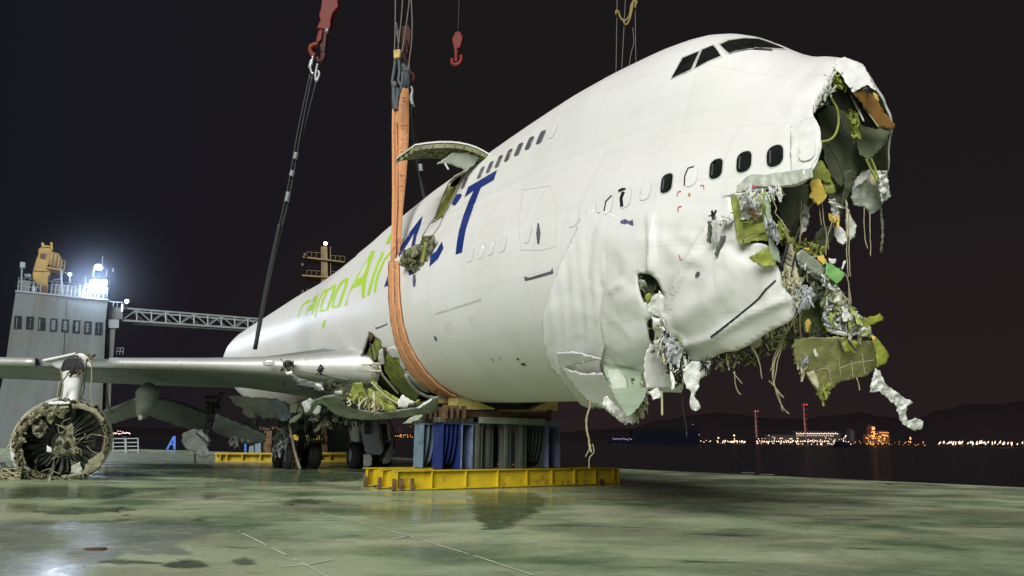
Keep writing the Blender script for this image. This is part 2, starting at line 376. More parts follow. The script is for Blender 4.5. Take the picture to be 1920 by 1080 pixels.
for i, uv in enumerate([
    [(190, 1052), (240, 1046), (300, 1052), (350, 1046), (392, 1052), (385, 1062), (330, 1066), (280, 1058), (215, 1062)],
    [(428, 1052), (455, 1045), (485, 1048), (482, 1060), (440, 1060)],
    [(0, 984), (60, 979), (150, 975), (235, 972), (240, 977), (160, 982), (80, 985)],
    [(340, 974), (372, 968), (400, 973), (375, 979)], [(495, 967), (515, 966), (512, 970)],
    [(60, 957), (140, 950), (255, 951), (258, 958), (180, 964), (90, 966)],
    [(0, 915), (120, 911), (230, 914), (270, 924), (200, 936), (90, 934), (0, 936)],
    [(360, 930), (400, 925), (425, 931), (390, 937)],
    [(500, 940), (560, 933), (640, 938), (600, 946), (540, 948)],
    [(300, 884), (420, 880), (560, 884), (700, 890), (660, 902), (540, 906), (420, 899), (320, 893)],
    [(208, 872), (330, 868), (470, 872), (520, 878), (400, 882), (230, 882)],
    [(880, 925), (1000, 928), (1030, 940), (1010, 960), (960, 985), (905, 990), (880, 960)]]):
    ground_patch('puddle', uv, wetm, .008, .07)
ground_patch('water_film', [(-60, 985), (60, 985), (200, 984), (330, 985), (420, 1000), (330, 1020), (360, 1042), (240, 1040), (170, 1060), (250, 1100), (-60, 1110)], wetb, .004, .1)
ground_patch('water_film', [(200, 846), (400, 850), (520, 862), (500, 870), (330, 872), (215, 866), (150, 860)], wetb, .004, .4)
ground_patch('water_film', [(600, 868), (700, 872), (735, 878), (690, 882), (610, 876)], wetb, .004, .2)
def gline(pts, w, name='painted_line'):
    mb = MB(); P = [gnd(u, v, .0125) for u, v in pts]
    for a, b in zip(P, P[1:]):
        n_ = max(2, int((b - a).length / .15)); d = (b - a).normalized(); s = Vector((-d.y, d.x, 0))
        run = []
        for i in range(n_ + 1):
            p = a.lerp(b, i / n_); ww = w * (.6 + .6 * abs(noise.noise(p * 5)))
            run += [p - s * ww / 2, p + s * ww / 2]
        fs = [(2 * i, 2 * i + 2, 2 * i + 3, 2 * i + 1) for i in range(n_) if noise.noise((a.lerp(b, i / n_)) * 3.3) > -.28]
        mb.add(run, fs)
    o = mb.build(name, MT['line']); tag(o, kind='structure'); return o
gline([(445, 995), (500, 1022), (580, 1062), (640, 1096)], .045)
gline([(528, 1062), (578, 1058), (622, 1049)], .045)
gline([(600, 961), (750, 1000), (900, 1045), (1000, 1078)], .045)
gline([(735, 1011), (782, 1001)], .04)
gline([(405, 984), (455, 983)], .03)
# hills
def ridge(name, prof, D, m, depth=900):
    top = [at(u, v, D) for u, v in prof]; vs = []
    n_ = len(top)
    for p in top: vs.append(p)
    for p in top: vs.append(Vector((p.x, p.y - depth * .45, -3)))
    for p in top: vs.append(Vector((p.x, p.y + depth, -3)))
    fs = [(i, i + 1, n_ + i + 1, n_ + i) for i in range(n_ - 1)] + [(i + 1, i, 2 * n_ + i, 2 * n_ + i + 1) for i in range(n_ - 1)]
    return tag(mesh_obj(name, vs, fs, m, smooth=True), kind='structure')
prof = []
key = [(-300, 812), (0, 806), (200, 800), (330, 803), (700, 812), (1050, 812), (1100, 806), (1180, 803), (1240, 788), (1300, 778), (1345, 774), (1385, 777), (1430, 783), (1500, 786), (1560, 779), (1610, 774), (1660, 781), (1710, 787), (1760, 770), (1820, 757), (1860, 758), (1920, 752), (2000, 742), (2300, 760), (2700, 812)]
for (u0, v0), (u1, v1) in zip(key, key[1:]):
    for k in range(6):
        t = k / 6; u = u0 + (u1 - u0) * t; prof.append((u, v0 + (v1 - v0) * (t * t * (3 - 2 * t)) + 1.6 * noise.noise(Vector((u * .03, 3, 1)))))
ridge('hills', prof, 5200, MT['hill'])
# ---------------------------------------------------------------- aeroplane body surface (x aft from the nose, s to starboard, u up)
PO = Vector((8.18791, 8.16569, 4.756))
PA = Vector((-.50096082, .86353979, .05776924)); PS = Vector((-.86341305, -.49405642, -.10210858)); PU = Vector((-.05963355, -.10103111, .99309443))
def pl(x, s, u): return PO + PA * x + PS * s + PU * u
TB = [
(0.0, -0.5, -1.3, 0.4, -0.9, -0.5, 0.35, -0.9), (0.6, 0.25, -1.85, 1.1, -0.8, 0.2, 0.8, -0.6), (1.5, 1.1, -2.3, 1.65, -0.6, 1.0, 1.1, 0.1),
(2.5, 1.9, -2.6, 2.1, -0.4, 1.7, 1.4, 0.6), (3.5, 2.55, -2.8, 2.42, -0.3, 2.2, 1.55, 1.0), (4.3, 3.05, -2.88, 2.64, -0.2, 2.45, 1.68, 1.35),
(5.0, 3.32, -2.92, 2.80, -0.15, 2.65, 1.76, 1.6), (5.6, 3.76, -2.94, 2.89, -0.1, 2.8, 1.84, 1.9), (6.2, 4.28, -2.95, 2.98, 0.0, 2.95, 1.92, 2.1),
(7.0, 4.65, -2.95, 3.07, 0.0, 3.05, 1.97, 2.3), (8.0, 4.81, -2.95, 3.14, 0.0, 3.12, 2.05, 2.42), (9.5, 4.89, -2.95, 3.23, 0.0, 3.2, 2.14, 2.55),
(11., 4.92, -2.95, 3.25, 0.0, 3.25, 2.16, 2.55), (13., 4.85, -2.98, 3.25, 0.0, 3.25, 2.16, 2.5), (15., 4.74, -3.05, 3.25, 0.0, 3.25, 2.16, 2.4),
(16.5, 4.62, -3.08, 3.25, 0.0, 3.25, 2.16, 2.3), (18., 4.61, -3.1, 3.25, 0.0, 3.25, 2.16, 2.25), (20., 4.45, -3.15, 3.25, 0.0, 3.25, 2.15, 2.1),
(22., 4.27, -3.2, 3.25, 0.0, 3.25, 2.1, 1.85), (24., 4.10, -3.22, 3.25, 0.0, 3.25, 2.1, 1.65), (26., 3.72, -3.22, 3.25, 0.0, 3.25, 2.1, 1.4), (28.5, 3.3, -3.22, 3.25, 0.0, 3.25, 2.1, 1.1),
(46., 3.25, -3.22, 3.25, 0.0, 3.25, 2.1, 1.1), (50., 3.25, -2.6, 3.05, 0.2, 3.25, 2.0, 1.1), (55., 3.2, -1.3, 2.55, 0.6, 3.15, 1.7, 1.1)]
BEND = [(0, 0), (26, -.1), (29.7, -.35), (32.1, -.55), (37.3, -.75), (46.7, -1.3), (52, -1.5), (56, -1.6)]
def lerp_t(T, x):
    if x <= T[0][0]: return T[0][1:]
    for a, b in zip(T, T[1:]):
        if x <= b[0]:
            t = (x - a[0]) / (b[0] - a[0]); return [p + (q - p) * t for p, q in zip(a[1:], b[1:])]
    return T[-1][1:]
def smooth_row(x):
    h = .35 if x < 12 else 1.0
    rows = [lerp_t(TB, x - h), lerp_t(TB, x), lerp_t(TB, x + h)]
    return [(a + 2 * b + c) / 4 for a, b, c in zip(*rows)]
_rows = {}
def sec(x, ph):
    k = round(x, 4)
    if k not in _rows: _rows[k] = (smooth_row(x), lerp_t(BEND, x)[0])
    (zt, zb, w_, zc, zm, wu, zu), bd = _rows[k]
    c, s = math.cos(ph), math.sin(ph)
    b = zc - zb if s < 0 else zm - zc
    r1 = 1 / math.sqrt((c / w_) ** 2 + (s / b) ** 2); r = r1
    hb = zt - zu; d = zu - zc
    A = (c / wu) ** 2 + (s / hb) ** 2; B = -2 * s * d / hb ** 2; C = (d / hb) ** 2 - 1; D = B * B - 4 * A * C
    if D > 0 and s > 0:
        r2 = (-B + math.sqrt(D)) / (2 * A)
        r = max(r1, r2) + .12 * math.exp(-((r1 - r2) / .25) ** 2)
    return r * c, zc + r * s + bd
def H(x, ph, off=0.0):
    s, u = sec(x, ph)
    if off:
        s1, u1 = sec(x, ph + .01); n = Vector((u1 - u, -(s1 - s))).normalized(); s += n.x * off; u += n.y * off
    return pl(x, s, u)
def frange(a, b, st):
    n_ = int(round((b - a) / st)); return [a + (b - a) * i / n_ for i in range(n_)]
XS = frange(2.6, 13, .065) + frange(13, 18, .14) + frange(18, 23.4, .09) + frange(23.4, 55.001, .45) + [55.0]
NP = 320; PH = [-math.pi + 2 * math.pi * i / NP for i in range(NP)]
grid = [[H(x, p) for p in PH] for x in XS]
flat = [p for r in grid for p in r]
faces = []
for i in range(len(XS) - 1):
    for j in range(NP):
        j2 = (j + 1) % NP; faces.append((i * NP + j, (i + 1) * NP + j, (i + 1) * NP + j2, i * NP + j2))
bvh = BVHTree.FromPolygons([tuple(p) for p in flat], faces)
def hit(u, v):
    r = ray(u, v); l, n, i, d = bvh.ray_cast(CAM, r.normalized())
    if l is None: return None, None
    if n.dot(r) > 0: n = -n
    return l, n
def crop(ox, oy, k, pts): return [(ox + x / k, oy + y / k) for x, y in pts]

# outline of what is left of the skin, near side and far side
KEEP_NEAR = [(-200, -200), (1500, -200), (1560, 60), (1583, 106), (1575, 118), (1566, 131), (1558, 142), (1547, 157), (1539, 172), (1530, 190), (1524, 205), (1519, 218), (1528, 223), (1539, 245), (1539, 271), (1533, 298), (1522, 318), (1512, 336), (1495, 346), (1456, 351), (1432, 352), (1391, 361), (1366, 368), (1374, 400), (1382, 430), (1386, 456), (1413, 459), (1440, 458), (1454, 478), (1462, 500), (1466, 520), (1476, 540), (1490, 566), (1497, 592), (1464, 607), (1422, 631), (1399, 644), (1360, 655), (1346, 666), (1296, 675), (1290, 700), (1281, 728), (1263, 728), (1233, 727), (1213, 737), (1195, 742), (1150, 735), (1108, 742), (1108, 1200), (-200, 1200)]
KEEP_FAR = [(-200, -200), (1200, -200), (1583, 60), (1583, 106), (1617, 123), (1636, 146), (1648, 165), (1656, 184), (1665, 204), (1672, 225), (1673, 250), (1671, 275), (1669, 300), (1662, 335), (1640, 360), (1600, 385), (1560, 352), (1530, 375), (1510, 400), (1500, 430), (1480, 470), (1440, 500), (1400, 540), (1300, 590), (1200, 640), (1150, 690), (1108, 720), (1108, 1200), (-200, 1200)]
HOLES = [
 [(693, 623), (702, 632), (714, 638), (716, 655), (722, 650), (725, 665), (748, 672), (752, 690), (765, 705), (790, 725), (822, 742), (815, 768), (770, 790), (730, 800), (690, 790), (676, 735), (671, 700), (678, 670), (685, 645)],
 crop(700, 300, 4.154, [(590, 180), (640, 130), (720, 85), (710, 110), (640, 250), (600, 330), (550, 430), (530, 440), (465, 480), (470, 440), (540, 300)]),
 [(1195, 509), (1212, 514), (1228, 512), (1240, 530), (1252, 566), (1242, 552), (1228, 547), (1217, 570), (1203, 548)],
 [(1219, 596), (1232, 592), (1248, 604), (1262, 622), (1283, 626), (1290, 650), (1296, 672), (1290, 690), (1268, 694), (1250, 688), (1236, 668), (1224, 645)]]
def kept(P, nrm):
    u, v = px(P)
    q = P * 2.3; j = 4.0 if u > 1100 else 1.2
    u += j * noise.noise(q) ; v += j * noise.noise(q + Vector((5, 5, 5)))
    if nrm.dot(CAM - P) > 0:
        return inside(u, v, KEEP_NEAR) and not any(inside(u, v, h) for h in HOLES)
    return inside(u, v, KEEP_FAR)
CREASES = [([(1220, 405), (1227, 470), (1226, 510)], 5, .09), ([(1130, 405), (1118, 460), (1110, 520)], 10, .05), ([(1330, 430), (1290, 500), (1262, 560), (1250, 590)], 5, .10),
           ([(1140, 640), (1128, 590), (1140, 550), (1170, 530)], 6, .08), ([(1290, 640), (1340, 625), (1420, 580), (1470, 560)], 7, .07), ([(1255, 590), (1262, 620), (1290, 640)], 8, .10),
           ([(1100, 420), (1080, 500), (1068, 560)], 8, .04), ([(1380, 500), (1330, 560), (1280, 590)], 20, .06)]
def seg_d(u, v, a, b):
    dx, dy = b[0] - a[0], b[1] - a[1]; t = max(0, min(1, ((u - a[0]) * dx + (v - a[1]) * dy) / (dx * dx + dy * dy)))
    return math.hypot(u - a[0] - t * dx, v - a[1] - t * dy)
def dent(P, nrm):
    u, v = px(P)
    if nrm.dot(CAM - P) <= 0: return .0
    d = 0.0
    m = max(0, min(1, (u - 1090) / 90)) * max(0, min(1, (v - 385 + max(0, 1190 - u) * .1) / 60))
    if m > 0:
        q = Vector((u, v, 0)) * .011
        qw = q + Vector((noise.noise(q * .8), noise.noise(q * .8 + Vector((4, 4, 4))), 0)) * .8
        d += m * (.065 * noise.voronoi(qw * .9)[0][0] + .055 * noise.voronoi(qw * 2.3 + Vector((5, 0, 0)))[0][0] + .004 * noise.noise(q * 7))
        for pts, w_, h in CREASES:
            dd = min(seg_d(u, v, a, b) for a, b in zip(pts, pts[1:])); d += m * h * math.exp(-(dd / w_) ** 2)
        # two swollen panels either side of the crumpled column
        for (cu, cv, ru, rv, h) in ((1180, 610, 52, 75, .08), (1365, 560, 112, 98, .10)):
            e = ((cu - u) / ru) ** 2 + ((cv - v) / rv) ** 2
            if e < 1: d += h * math.sqrt(1 - e)
    m2 = max(0, 1 - math.hypot(u - 1560, v - 190) / 130)
    d += m2 * .10 * noise.noise(Vector((u, v, 0)) * .03)
    return d
plane = empty('aeroplane', tuple(pl(16, 0, -3.2)))
plane.location.z = 0
tag(plane, 'white cargo aeroplane wreck with torn open nose, resting on the steel support stack', 'aeroplane')
nrm = []
for i in range(len(XS)):
    for j in range(NP):
        a = grid[min(i + 1, len(XS) - 1)][j] - grid[max(i - 1, 0)][j]; b = grid[i][(j + 1) % NP] - grid[i][j - 1]
        n_ = a.cross(b); n_ = n_.normalized()
        c_ = pl(XS[i], 0, .3)
        if n_.dot(grid[i][j] - c_) < 0: n_ = -n_
        nrm.append(n_)
skin_v = []
for k, p in enumerate(flat):
    x = XS[k // NP]
    skin_v.append(p + nrm[k] * dent(p, nrm[k]) if x < 14 else p)
keepf = []
for f in faces:
    c = (flat[f[0]] + flat[f[2]]) / 2
    if kept(c, nrm[f[0]]): keepf.append(f)
used = sorted({i for f in keepf for i in f}); re = {k: i for i, k in enumerate(used)}
fus = mesh_obj('fuselage', [skin_v[k] for k in used], [tuple(re[i] for i in f) for f in keepf], [MT['hull'], MT['inner']], plane, smooth=True)
uvl = fus.data.uv_layers.new(name='UVMap')
cc = []
for f in keepf:
    js = [i % NP for i in f]; wrap = max(js) - min(js) > NP / 2
    for i in f:
        j = i % NP
        if wrap and j < NP / 2: j += NP
        cc += [XS[i // NP], j / NP * 2 * math.pi * 3.25]
uvl.data.foreach_set('uv', cc)
# make sure normals face outward, give the skin thickness with a primer-green inside
bm = bmesh.new(); bm.from_mesh(fus.data); bm.faces.ensure_lookup_table()
f0 = max(bm.faces, key=lambda f: f.calc_area()); cw = sum((v.co for v in f0.verts), Vector()) / len(f0.verts)
wc = W(plane) @ cw; ax = pl((wc - PO).dot(PA), 0, 0)
flip = f0.normal.dot(wc - ax) < 0
if flip: bmesh.ops.reverse_faces(bm, faces=bm.faces)
for it in range(5):
    new = {}
    for v in bm.verts:
        be = [e for e in v.link_edges if e.is_boundary]
        if len(be) == 2: new[v] = v.co * .4 + (be[0].other_vert(v).co + be[1].other_vert(v).co) * .3
    for v, c_ in new.items(): v.co = c_
bm.to_mesh(fus.data); bm.free()
md = fus.modifiers.new('Solidify', 'SOLIDIFY'); md.thickness = .05; md.offset = -1; md.material_offset = 1; md.material_offset_rim = 0
fus['label'] = 'white fuselage with crumpled nose and green inner skin'

def stroke(pts, w_, w2=None, cap=0):
    """a brush stroke as a closed outline in pixels"""
    L_, R_ = [], []; n_ = len(pts)
    for i, p in enumerate(pts):
        a = pts[max(0, i - 1)]; b = pts[min(n_ - 1, i + 1)]; d = Vector((b[0] - a[0], b[1] - a[1])).normalized(); t = i / (n_ - 1); ww = (w_ + ((w2 or w_) - w_) * t) / 2
        L_.append((p[0] - d.y * ww, p[1] + d.x * ww)); R_.append((p[0] + d.y * ww, p[1] - d.x * ww))
    return L_ + R_[::-1]
def bez(a, b, c, d=None, n_=10):
    P = [Vector((*p, 0)) for p in (a, b, c, d or c)]; return [tuple(q)[:2] for q in interpolate_bezier(P[0], P[1], P[2], P[3], n_)]
def patch(name, polys, m, off=.006, step=6, parent=None, wrinkle=0, wfreq=.05, thick=0, grow=None, smooth=True, dented=True):
    """a piece lying on the body surface: every outline point is carried onto the skin along the sight line it was measured on"""
    if polys and not isinstance(polys[0][0], (tuple, list)): polys = [polys]
    vv, ff = cdt(polys, step); P = []; ok = []
    for (u, v) in vv:
        l, n_ = hit(u, v)
        if l is None: P.append(Vector()); ok.append(False); continue
        o_ = off + (grow(u, v) if grow else 0)
        if dented and off > -.05: o_ += dent(l, n_)
        if wrinkle: o_ += wrinkle * (noise.noise(Vector((u * wfreq, v * wfreq, 1))) + .5 * noise.noise(Vector((u * wfreq * 2.7, v * wfreq * 2.7, 4))))
        P.append(l + n_ * o_); ok.append(True)
    ff = [f for f in ff if all(ok[i] for i in f)]
    if len(polys) == 1 and ff:      # keep one connected piece
        par = list(range(len(P)))
        def find(a):
            while par[a] != a: par[a] = par[par[a]]; a = par[a]
            return a
        for f in ff:
            for i in f[1:]: par[find(i)] = find(f[0])
        cnt = {}
        for f in ff: cnt[find(f[0])] = cnt.get(find(f[0]), 0) + 1
        best = max(cnt, key=cnt.get); ff = [f for f in ff if find(f[0]) == best]
    o = mesh_obj(name, P, ff, m, parent or plane, smooth)
    if thick: md = o.modifiers.new('Solidify', 'SOLIDIFY'); md.thickness = thick; md.offset = 0
    return o
def sheet(name, poly, m, d, tilt=(0, 0), parent=None, step=5, wrinkle=.05, wfreq=.06, thick=.012, smooth=True, ragged=1.5):
    """a torn sheet hanging at distance d (metres along the view), tilted in depth"""
    cu = sum(p[0] for p in poly) / len(poly); cv = sum(p[1] for p in poly) / len(poly)
    q = []
    for i, a in enumerate(poly):
        b = poly[(i + 1) % len(poly)]; k = max(1, int(math.dist(a, b) / 4))
        for t in range(k):
            x, y = a[0] + (b[0] - a[0]) * t / k, a[1] + (b[1] - a[1]) * t / k
            if t: x += random.uniform(-1, 1) * ragged; y += random.uniform(-1, 1) * ragged
            q.append((x, y))
    vv, ff = cdt([q], step); P = []
    for (u, v) in vv:
        dd = d + tilt[0] * (u - cu) / 100 + tilt[1] * (v - cv) / 100
        s_ = Vector((u * wfreq, v * wfreq, d))
        dd += wrinkle * .5 * (noise.noise(s_) + .6 * (1 - 2 * abs(noise.noise(s_ * 2.3))))
        P.append(at(u, v, dd))
    o = mesh_obj(name, P, ff, m, parent or plane, smooth)
    md = o.modifiers.new('Solidify', 'SOLIDIFY'); md.thickness = thick; md.offset = 0
    return o
def cable(name, pts, d, r, m, parent=None, n_=5, wob=0):
    P = []
    for i, p in enumerate(pts):
        dd = p[2] if len(p) > 2 else d
        P.append(at(p[0], p[1], dd))
    # subdivide with Catmull-Rom
    Q = []
    for i in range(len(P) - 1):
        p0, p1, p2, p3 = P[max(i - 1, 0)], P[i], P[i + 1], P[min(i + 2, len(P) - 1)]
        for k in range(6):
            t = k / 6
            q = .5 * ((2 * p1) + (p2 - p0) * t + (2 * p0 - 5 * p1 + 4 * p2 - p3) * t * t + (3 * p1 - p0 - 3 * p2 + p3) * t ** 3)
            if wob: q = q + Vector((noise.noise(q * 4), noise.noise(q * 4 + Vector((3, 3, 3))), noise.noise(q * 4 + Vector((7, 7, 7))))) * wob
            Q.append(q)
    Q.append(P[-1])
    return MB().tube(Q, r, n_).build(name, m, parent if parent is not None else plane, smooth=True)
def shreds(name, region, count, size, m, d, spread=.3, parent=None, on_hull=False, long_=3.4, hang=True):
    """a clump of crumpled torn strips filling an outlined region"""
    mb = MB(); us = [p[0] for p in region]; vs_ = [p[1] for p in region]; n_ = 0; tries = 0
    while n_ < count and tries < count * 30:
        tries += 1; u = random.uniform(min(us), max(us)); v = random.uniform(min(vs_), max(vs_))
        if not inside(u, v, region): continue
        if on_hull:
            l, nn = hit(u, v)
            if l is None: continue
            c = l + nn * random.uniform(-spread * .3, spread)
        else: c = at(u, v, d + random.uniform(-spread, spread))
        s = random.uniform(size * .5, size * 1.4)
        s *= random.choice((.5, .7, 1, 1, 1.5))
        q = Matrix.Rotation(R(90), 3, 'Y') @ Matrix.Rotation(random.uniform(0, 6.28), 3, 'X'); q = Matrix.Rotation(random.gauss(0, .75), 3, Vector((random.gauss(0, 1), random.gauss(0, 1), 0.01)).normalized()) @ q
        if not hang: q = Matrix.Rotation(random.uniform(0, 6.28), 3, Vector((random.gauss(0, 1), random.gauss(0, 1), random.gauss(0, 1))).normalized())
        L_ = s * random.uniform(.8, long_ if hang else 1.8); k = 3; vv = []
        for i in range(k + 1):
            for j in range(3):
                p = Vector(((i / k - .5) * L_, (j / 2 - .5) * s * .62 * (1 - .9 * abs(i / k - .5)), random.uniform(-.22, .22) * s))
                p.x += random.uniform(-.12, .12) * s; p.y += random.uniform(-.12, .12) * s
                vv.append(c + q @ p)
        ff = [(i * 3 + j, i * 3 + j + 1, (i + 1) * 3 + j + 1, (i + 1) * 3 + j) for i in range(k) for j in range(2)]
        mb.add(vv, ff); n_ += 1
    o = mb.build(name, m, parent or plane); o['kind'] = 'stuff'; return o

def crumple(name, region, count, size, m, d, spread=.1, parent=None, **k):
    sheet(name, region, m, d, parent=parent, step=3, wrinkle=.34, wfreq=.13, thick=.01, ragged=2.6)
    return shreds(name + '_scraps', region, max(6, count // 7), size * .9, m, d - .08, spread, parent)
# ---- interior: frames, floors, far bulkhead
for x in frange(3.9, 8.6, .52):
    mb = MB(); run = []
    for j in range(97):
        ph = -math.pi + 2 * math.pi * j / 96
        P = H(x, ph); n_ = (P - pl(x, 0, .3)).normalized()
        if kept(P, n_) and kept(H(x - .12, ph), n_): run.append(ph)
        else:
            if len(run) > 2:
                mb.add([H(x + a, p, b) for p in run for a, b in ((-.03, -.06), (.03, -.06), (.03, -.2), (-.03, -.2))],
                       [(4 * i + k, 4 * i + (k + 1) % 4, 4 * i + 4 + (k + 1) % 4, 4 * i + 4 + k) for i in range(len(run) - 1) for k in range(4)])
            run = []
    if len(run) > 2:
        mb.add([H(x + a, p, b) for p in run for a, b in ((-.03, -.06), (.03, -.06), (.03, -.2), (-.03, -.2))],
               [(4 * i + k, 4 * i + (k + 1) % 4, 4 * i + 4 + (k + 1) % 4, 4 * i + 4 + k) for i in range(len(run) - 1) for k in range(4)])
    if mb.v: mb.build('frame_rib', MT['inner'], plane)
PR = Matrix((PA, PS, PU)).transposed()
MB().box(pl(10.3, 0, 2.25), (9.2, 3.4, .12), PR).build('upper_floor', MT['dark_olive'], plane)
MB().box(pl(12.2, -.2, -.45), (9.6, 5.2, .16), PR).build('cargo_floor', MT['dark_olive'], plane)
vs = [H(10.5, p, -.08) for p in PH[::8]]
MB().add(vs, [tuple(range(len(vs)))]).build('bulkhead', MT['dark_olive'], plane, solid=.05)

# ---- cockpit windows
C8 = lambda pts: crop(1200, 40, 3.6, pts)
panes = [[(215, 385), (290, 250), (400, 205), (345, 325)], [(372, 318), (420, 195), (492, 165), (512, 185), (545, 235), (460, 270)], [(540, 160), (600, 132), (700, 118), (800, 122), (870, 145), (975, 186), (850, 180), (740, 183), (650, 196), (600, 212), (585, 205)]]
for q in panes:
    c = (sum(p[0] for p in q) / len(q), sum(p[1] for p in q) / len(q))
    fr = patch('cockpit_window', C8([(c[0] + (x - c[0]) * 1.05 + (7 if x > c[0] else -7), c[1] + (y - c[1]) * 1.05 + (7 if y > c[1] else -7)) for x, y in q]), MT['frame'], .006, 5)
    patch('pane', C8(q), MT['glass'], .014, 5, parent=fr)
patch('wiper', C8(stroke([(600, 222), (660, 205), (740, 190), (800, 193), (890, 198)], 5)), MT['black'], .03, 4)
patch('windshield_seal', C8(stroke([(770, 188), (830, 192), (895, 200)], 12, 6)), MT['grey_skin'], .02, 4)
# ---- cabin windows
def rrect(c, w_, h, sk=0, n_=4, r=.42):
    """rounded window outline in pixels, sheared"""
    out = []; rr = min(w_, h) * r
    for (sx, sy, a0) in ((1, 1, 0), (-1, 1, 90), (-1, -1, 180), (1, -1, 270)):
        for k in range(n_ + 1):
            a = R(a0 + 90 * k / n_); x = sx * (w_ / 2 - rr) + rr * math.cos(a); y = sy * (h / 2 - rr) + rr * math.sin(a)
            out.append((c[0] + x - y * sk, c[1] + y - x * .31))
    return out
def ring(q, w_):
    c = (sum(p[0] for p in q) / len(q), sum(p[1] for p in q) / len(q)); o = []
    return q, [(c[0] + (x - c[0]) * (1 - w_), c[1] + (y - c[1]) * (1 - w_)) for x, y in q]
for (u, v, w_, h, sk) in [(1453.5, 293, 31, 39, .0), (1395.5, 304, 28, 38, .05), (1343, 317, 24, 36, .08), (1250.5, 344, 21, 35, .12)]:
    fr = patch('cabin_window', rrect((u, v), w_ + 4, h + 4, sk), MT['frame'], .006, 5)
    patch('pane', rrect((u, v), w_, h, sk), MT['glass'], .012, 5, parent=fr)
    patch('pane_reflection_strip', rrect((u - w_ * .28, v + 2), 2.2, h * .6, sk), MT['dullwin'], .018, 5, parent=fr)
for (u, v, w_, h, sk) in [(1515, 283, 30, 40, -.02), (1295.5, 331, 23, 37, .1), (1210.5, 358, 19, 34, .14), (1174, 372, 18, 35, .16), (1141, 385, 15, 34, .17), (1108.5, 397, 17, 34, .18), (1076.5, 409, 16, 33, .2), (990, 441, 10, 30, .22), (944, 459, 9, 27, .24), (922, 465, 8, 26, .24), (903, 472, 8, 26, .24), (883, 479, 8, 25, .24)]:
    o = patch('blanked_window', rrect((u, v), w_ + 1.6, h + 1.6, sk), MT['outline'], .004, 6)
    patch('blank', rrect((u, v), w_, h, sk), MT['frame'] if False else MT['hull_plain'] if 'hull_plain' in MT else MT['frame'], .010, 6, parent=o)
for q, w_ in [([(1160.5, 359), (1167, 355), (1174, 355)], 4), ([(1167, 388), (1165.5, 372), (1170, 360)], 6), ([(1284, 348), (1285, 330), (1291, 316), (1302, 313)], 2.4), ([(1134, 396), (1137, 378), (1148, 367)], 2.4)]:
    patch('torn_window_seal', stroke(q, w_), MT['black'], .016, 3)
for i, (x, y, w_, h) in enumerate([(1172, 102, 40, 94), (1092, 143, 38, 92), (1016, 187, 36, 90), (944, 228, 32, 88), (877, 271, 30, 86), (814, 311, 28, 82), (752, 349, 27, 82), (638, 422, 24, 78)]):
    u, v = 700 + x / 3.724, 230 + y / 3.724
    fr = patch('upper_window', rrect((u, v), w_ / 3.724 + 1.2, h / 3.724 + 1.2, .42), MT['frame'], .006, 5)
    patch('pane', rrect((u, v), w_ / 3.724 - .6, h / 3.724, .42), MT['dullwin'], .012, 5, parent=fr)
u, v = 700 + 1255 / 3.724, 230 + 62 / 3.724
patch('blanked_window', rrect((u, v), 11, 26, .42), MT['outline'], .004, 5)
patch('blank', rrect((u, v), 9.6, 24.6, .42), MT['hull_plain'], .010, 5)
# ---- door outlines, handles, small marks
def outline(name, pts, w_=1.0, m='outline', off=.006, closed=True):
    q = pts + [pts[0]] if closed else pts
    return patch(name, [stroke([a, b], w_) for a, b in zip(q, q[1:])], MT[m], off, 8)
C6 = lambda pts: crop(700, 230, 3.724, pts)
C5 = lambda pts: crop(420, 380, 4, pts)
dr = outline('door_outline', C6([(1045, 470), (1240, 440), (1285, 620), (1275, 865), (1180, 890), (1030, 890), (1015, 700)]), .7)
patch('door_handle', C6([(1150, 700), (1160, 705), (1170, 770), (1160, 850), (1148, 845), (1140, 775)]), MT['dullwin'], .012, 4, parent=dr)
outline('service_panel', crop(780, 450, 3.272, [(115, 455), (400, 365)]), 3.2, closed=False)
for q in ([(330, 478), (355, 468), (372, 520), (345, 528)], [(185, 520), (205, 512), (220, 555), (195, 562)]):
    outline('service_panel', crop(780, 450, 3.272, q), .8)
patch('placard', crop(780, 450, 3.272, [(665, 225), (700, 230), (830, 190), (838, 168), (845, 205), (800, 218), (680, 250), (668, 248)]), MT['dullwin'], .008, 4)
patch('placard', C5([(1137, 930), (1150, 935), (1215, 910), (1222, 898), (1225, 915), (1160, 942), (1140, 950)]), MT['navy'], .008, 3)
patch('vent_port', crop(780, 450, 3.272, [(110, 592), (118, 588), (128, 600), (131, 618), (124, 621), (113, 606)]), MT['navy'], .008, 3)
patch('vent_port', rrect((1317, 512.5), 10, 10, 0, r=.5), MT['dullwin'], .012, 3)
patch('vent_port', crop(700, 300, 4.154, [(312, 895), (328, 890), (334, 940), (328, 985), (314, 988), (308, 960)]), MT['navy'], .012, 3)
patch('scuff_mark', crop(1020, 300, 4, [(582, 460), (615, 445), (650, 462), (675, 450), (684, 492), (660, 490), (640, 476), (610, 482), (585, 475)]), MT['navy'], .012, 3)
for q in ([(612, 725), (625, 722), (640, 738), (628, 736)], [(640, 758), (665, 752), (680, 775), (668, 770), (650, 768)], [(455, 722), (478, 728), (485, 748), (470, 745)], [(500, 712), (525, 722), (535, 745), (520, 740)], [(465, 800), (480, 805), (485, 818)], [(525, 850), (540, 855), (538, 862)]):
    patch('stain', crop(780, 450, 3.272, q), MT['rust'] if q[0][0] > 600 else MT['outline'], .007, 3)
C1 = lambda pts: crop(1020, 300, 4, pts)
patch('corner_mark', [C1(stroke([(1000, 272), (1008, 240), (1030, 235)], 7))], MT['red'], .012, 3)
patch('corner_mark', [C1(stroke([(1175, 195), (1200, 190), (1202, 218)], 7))], MT['red'], .012, 3)
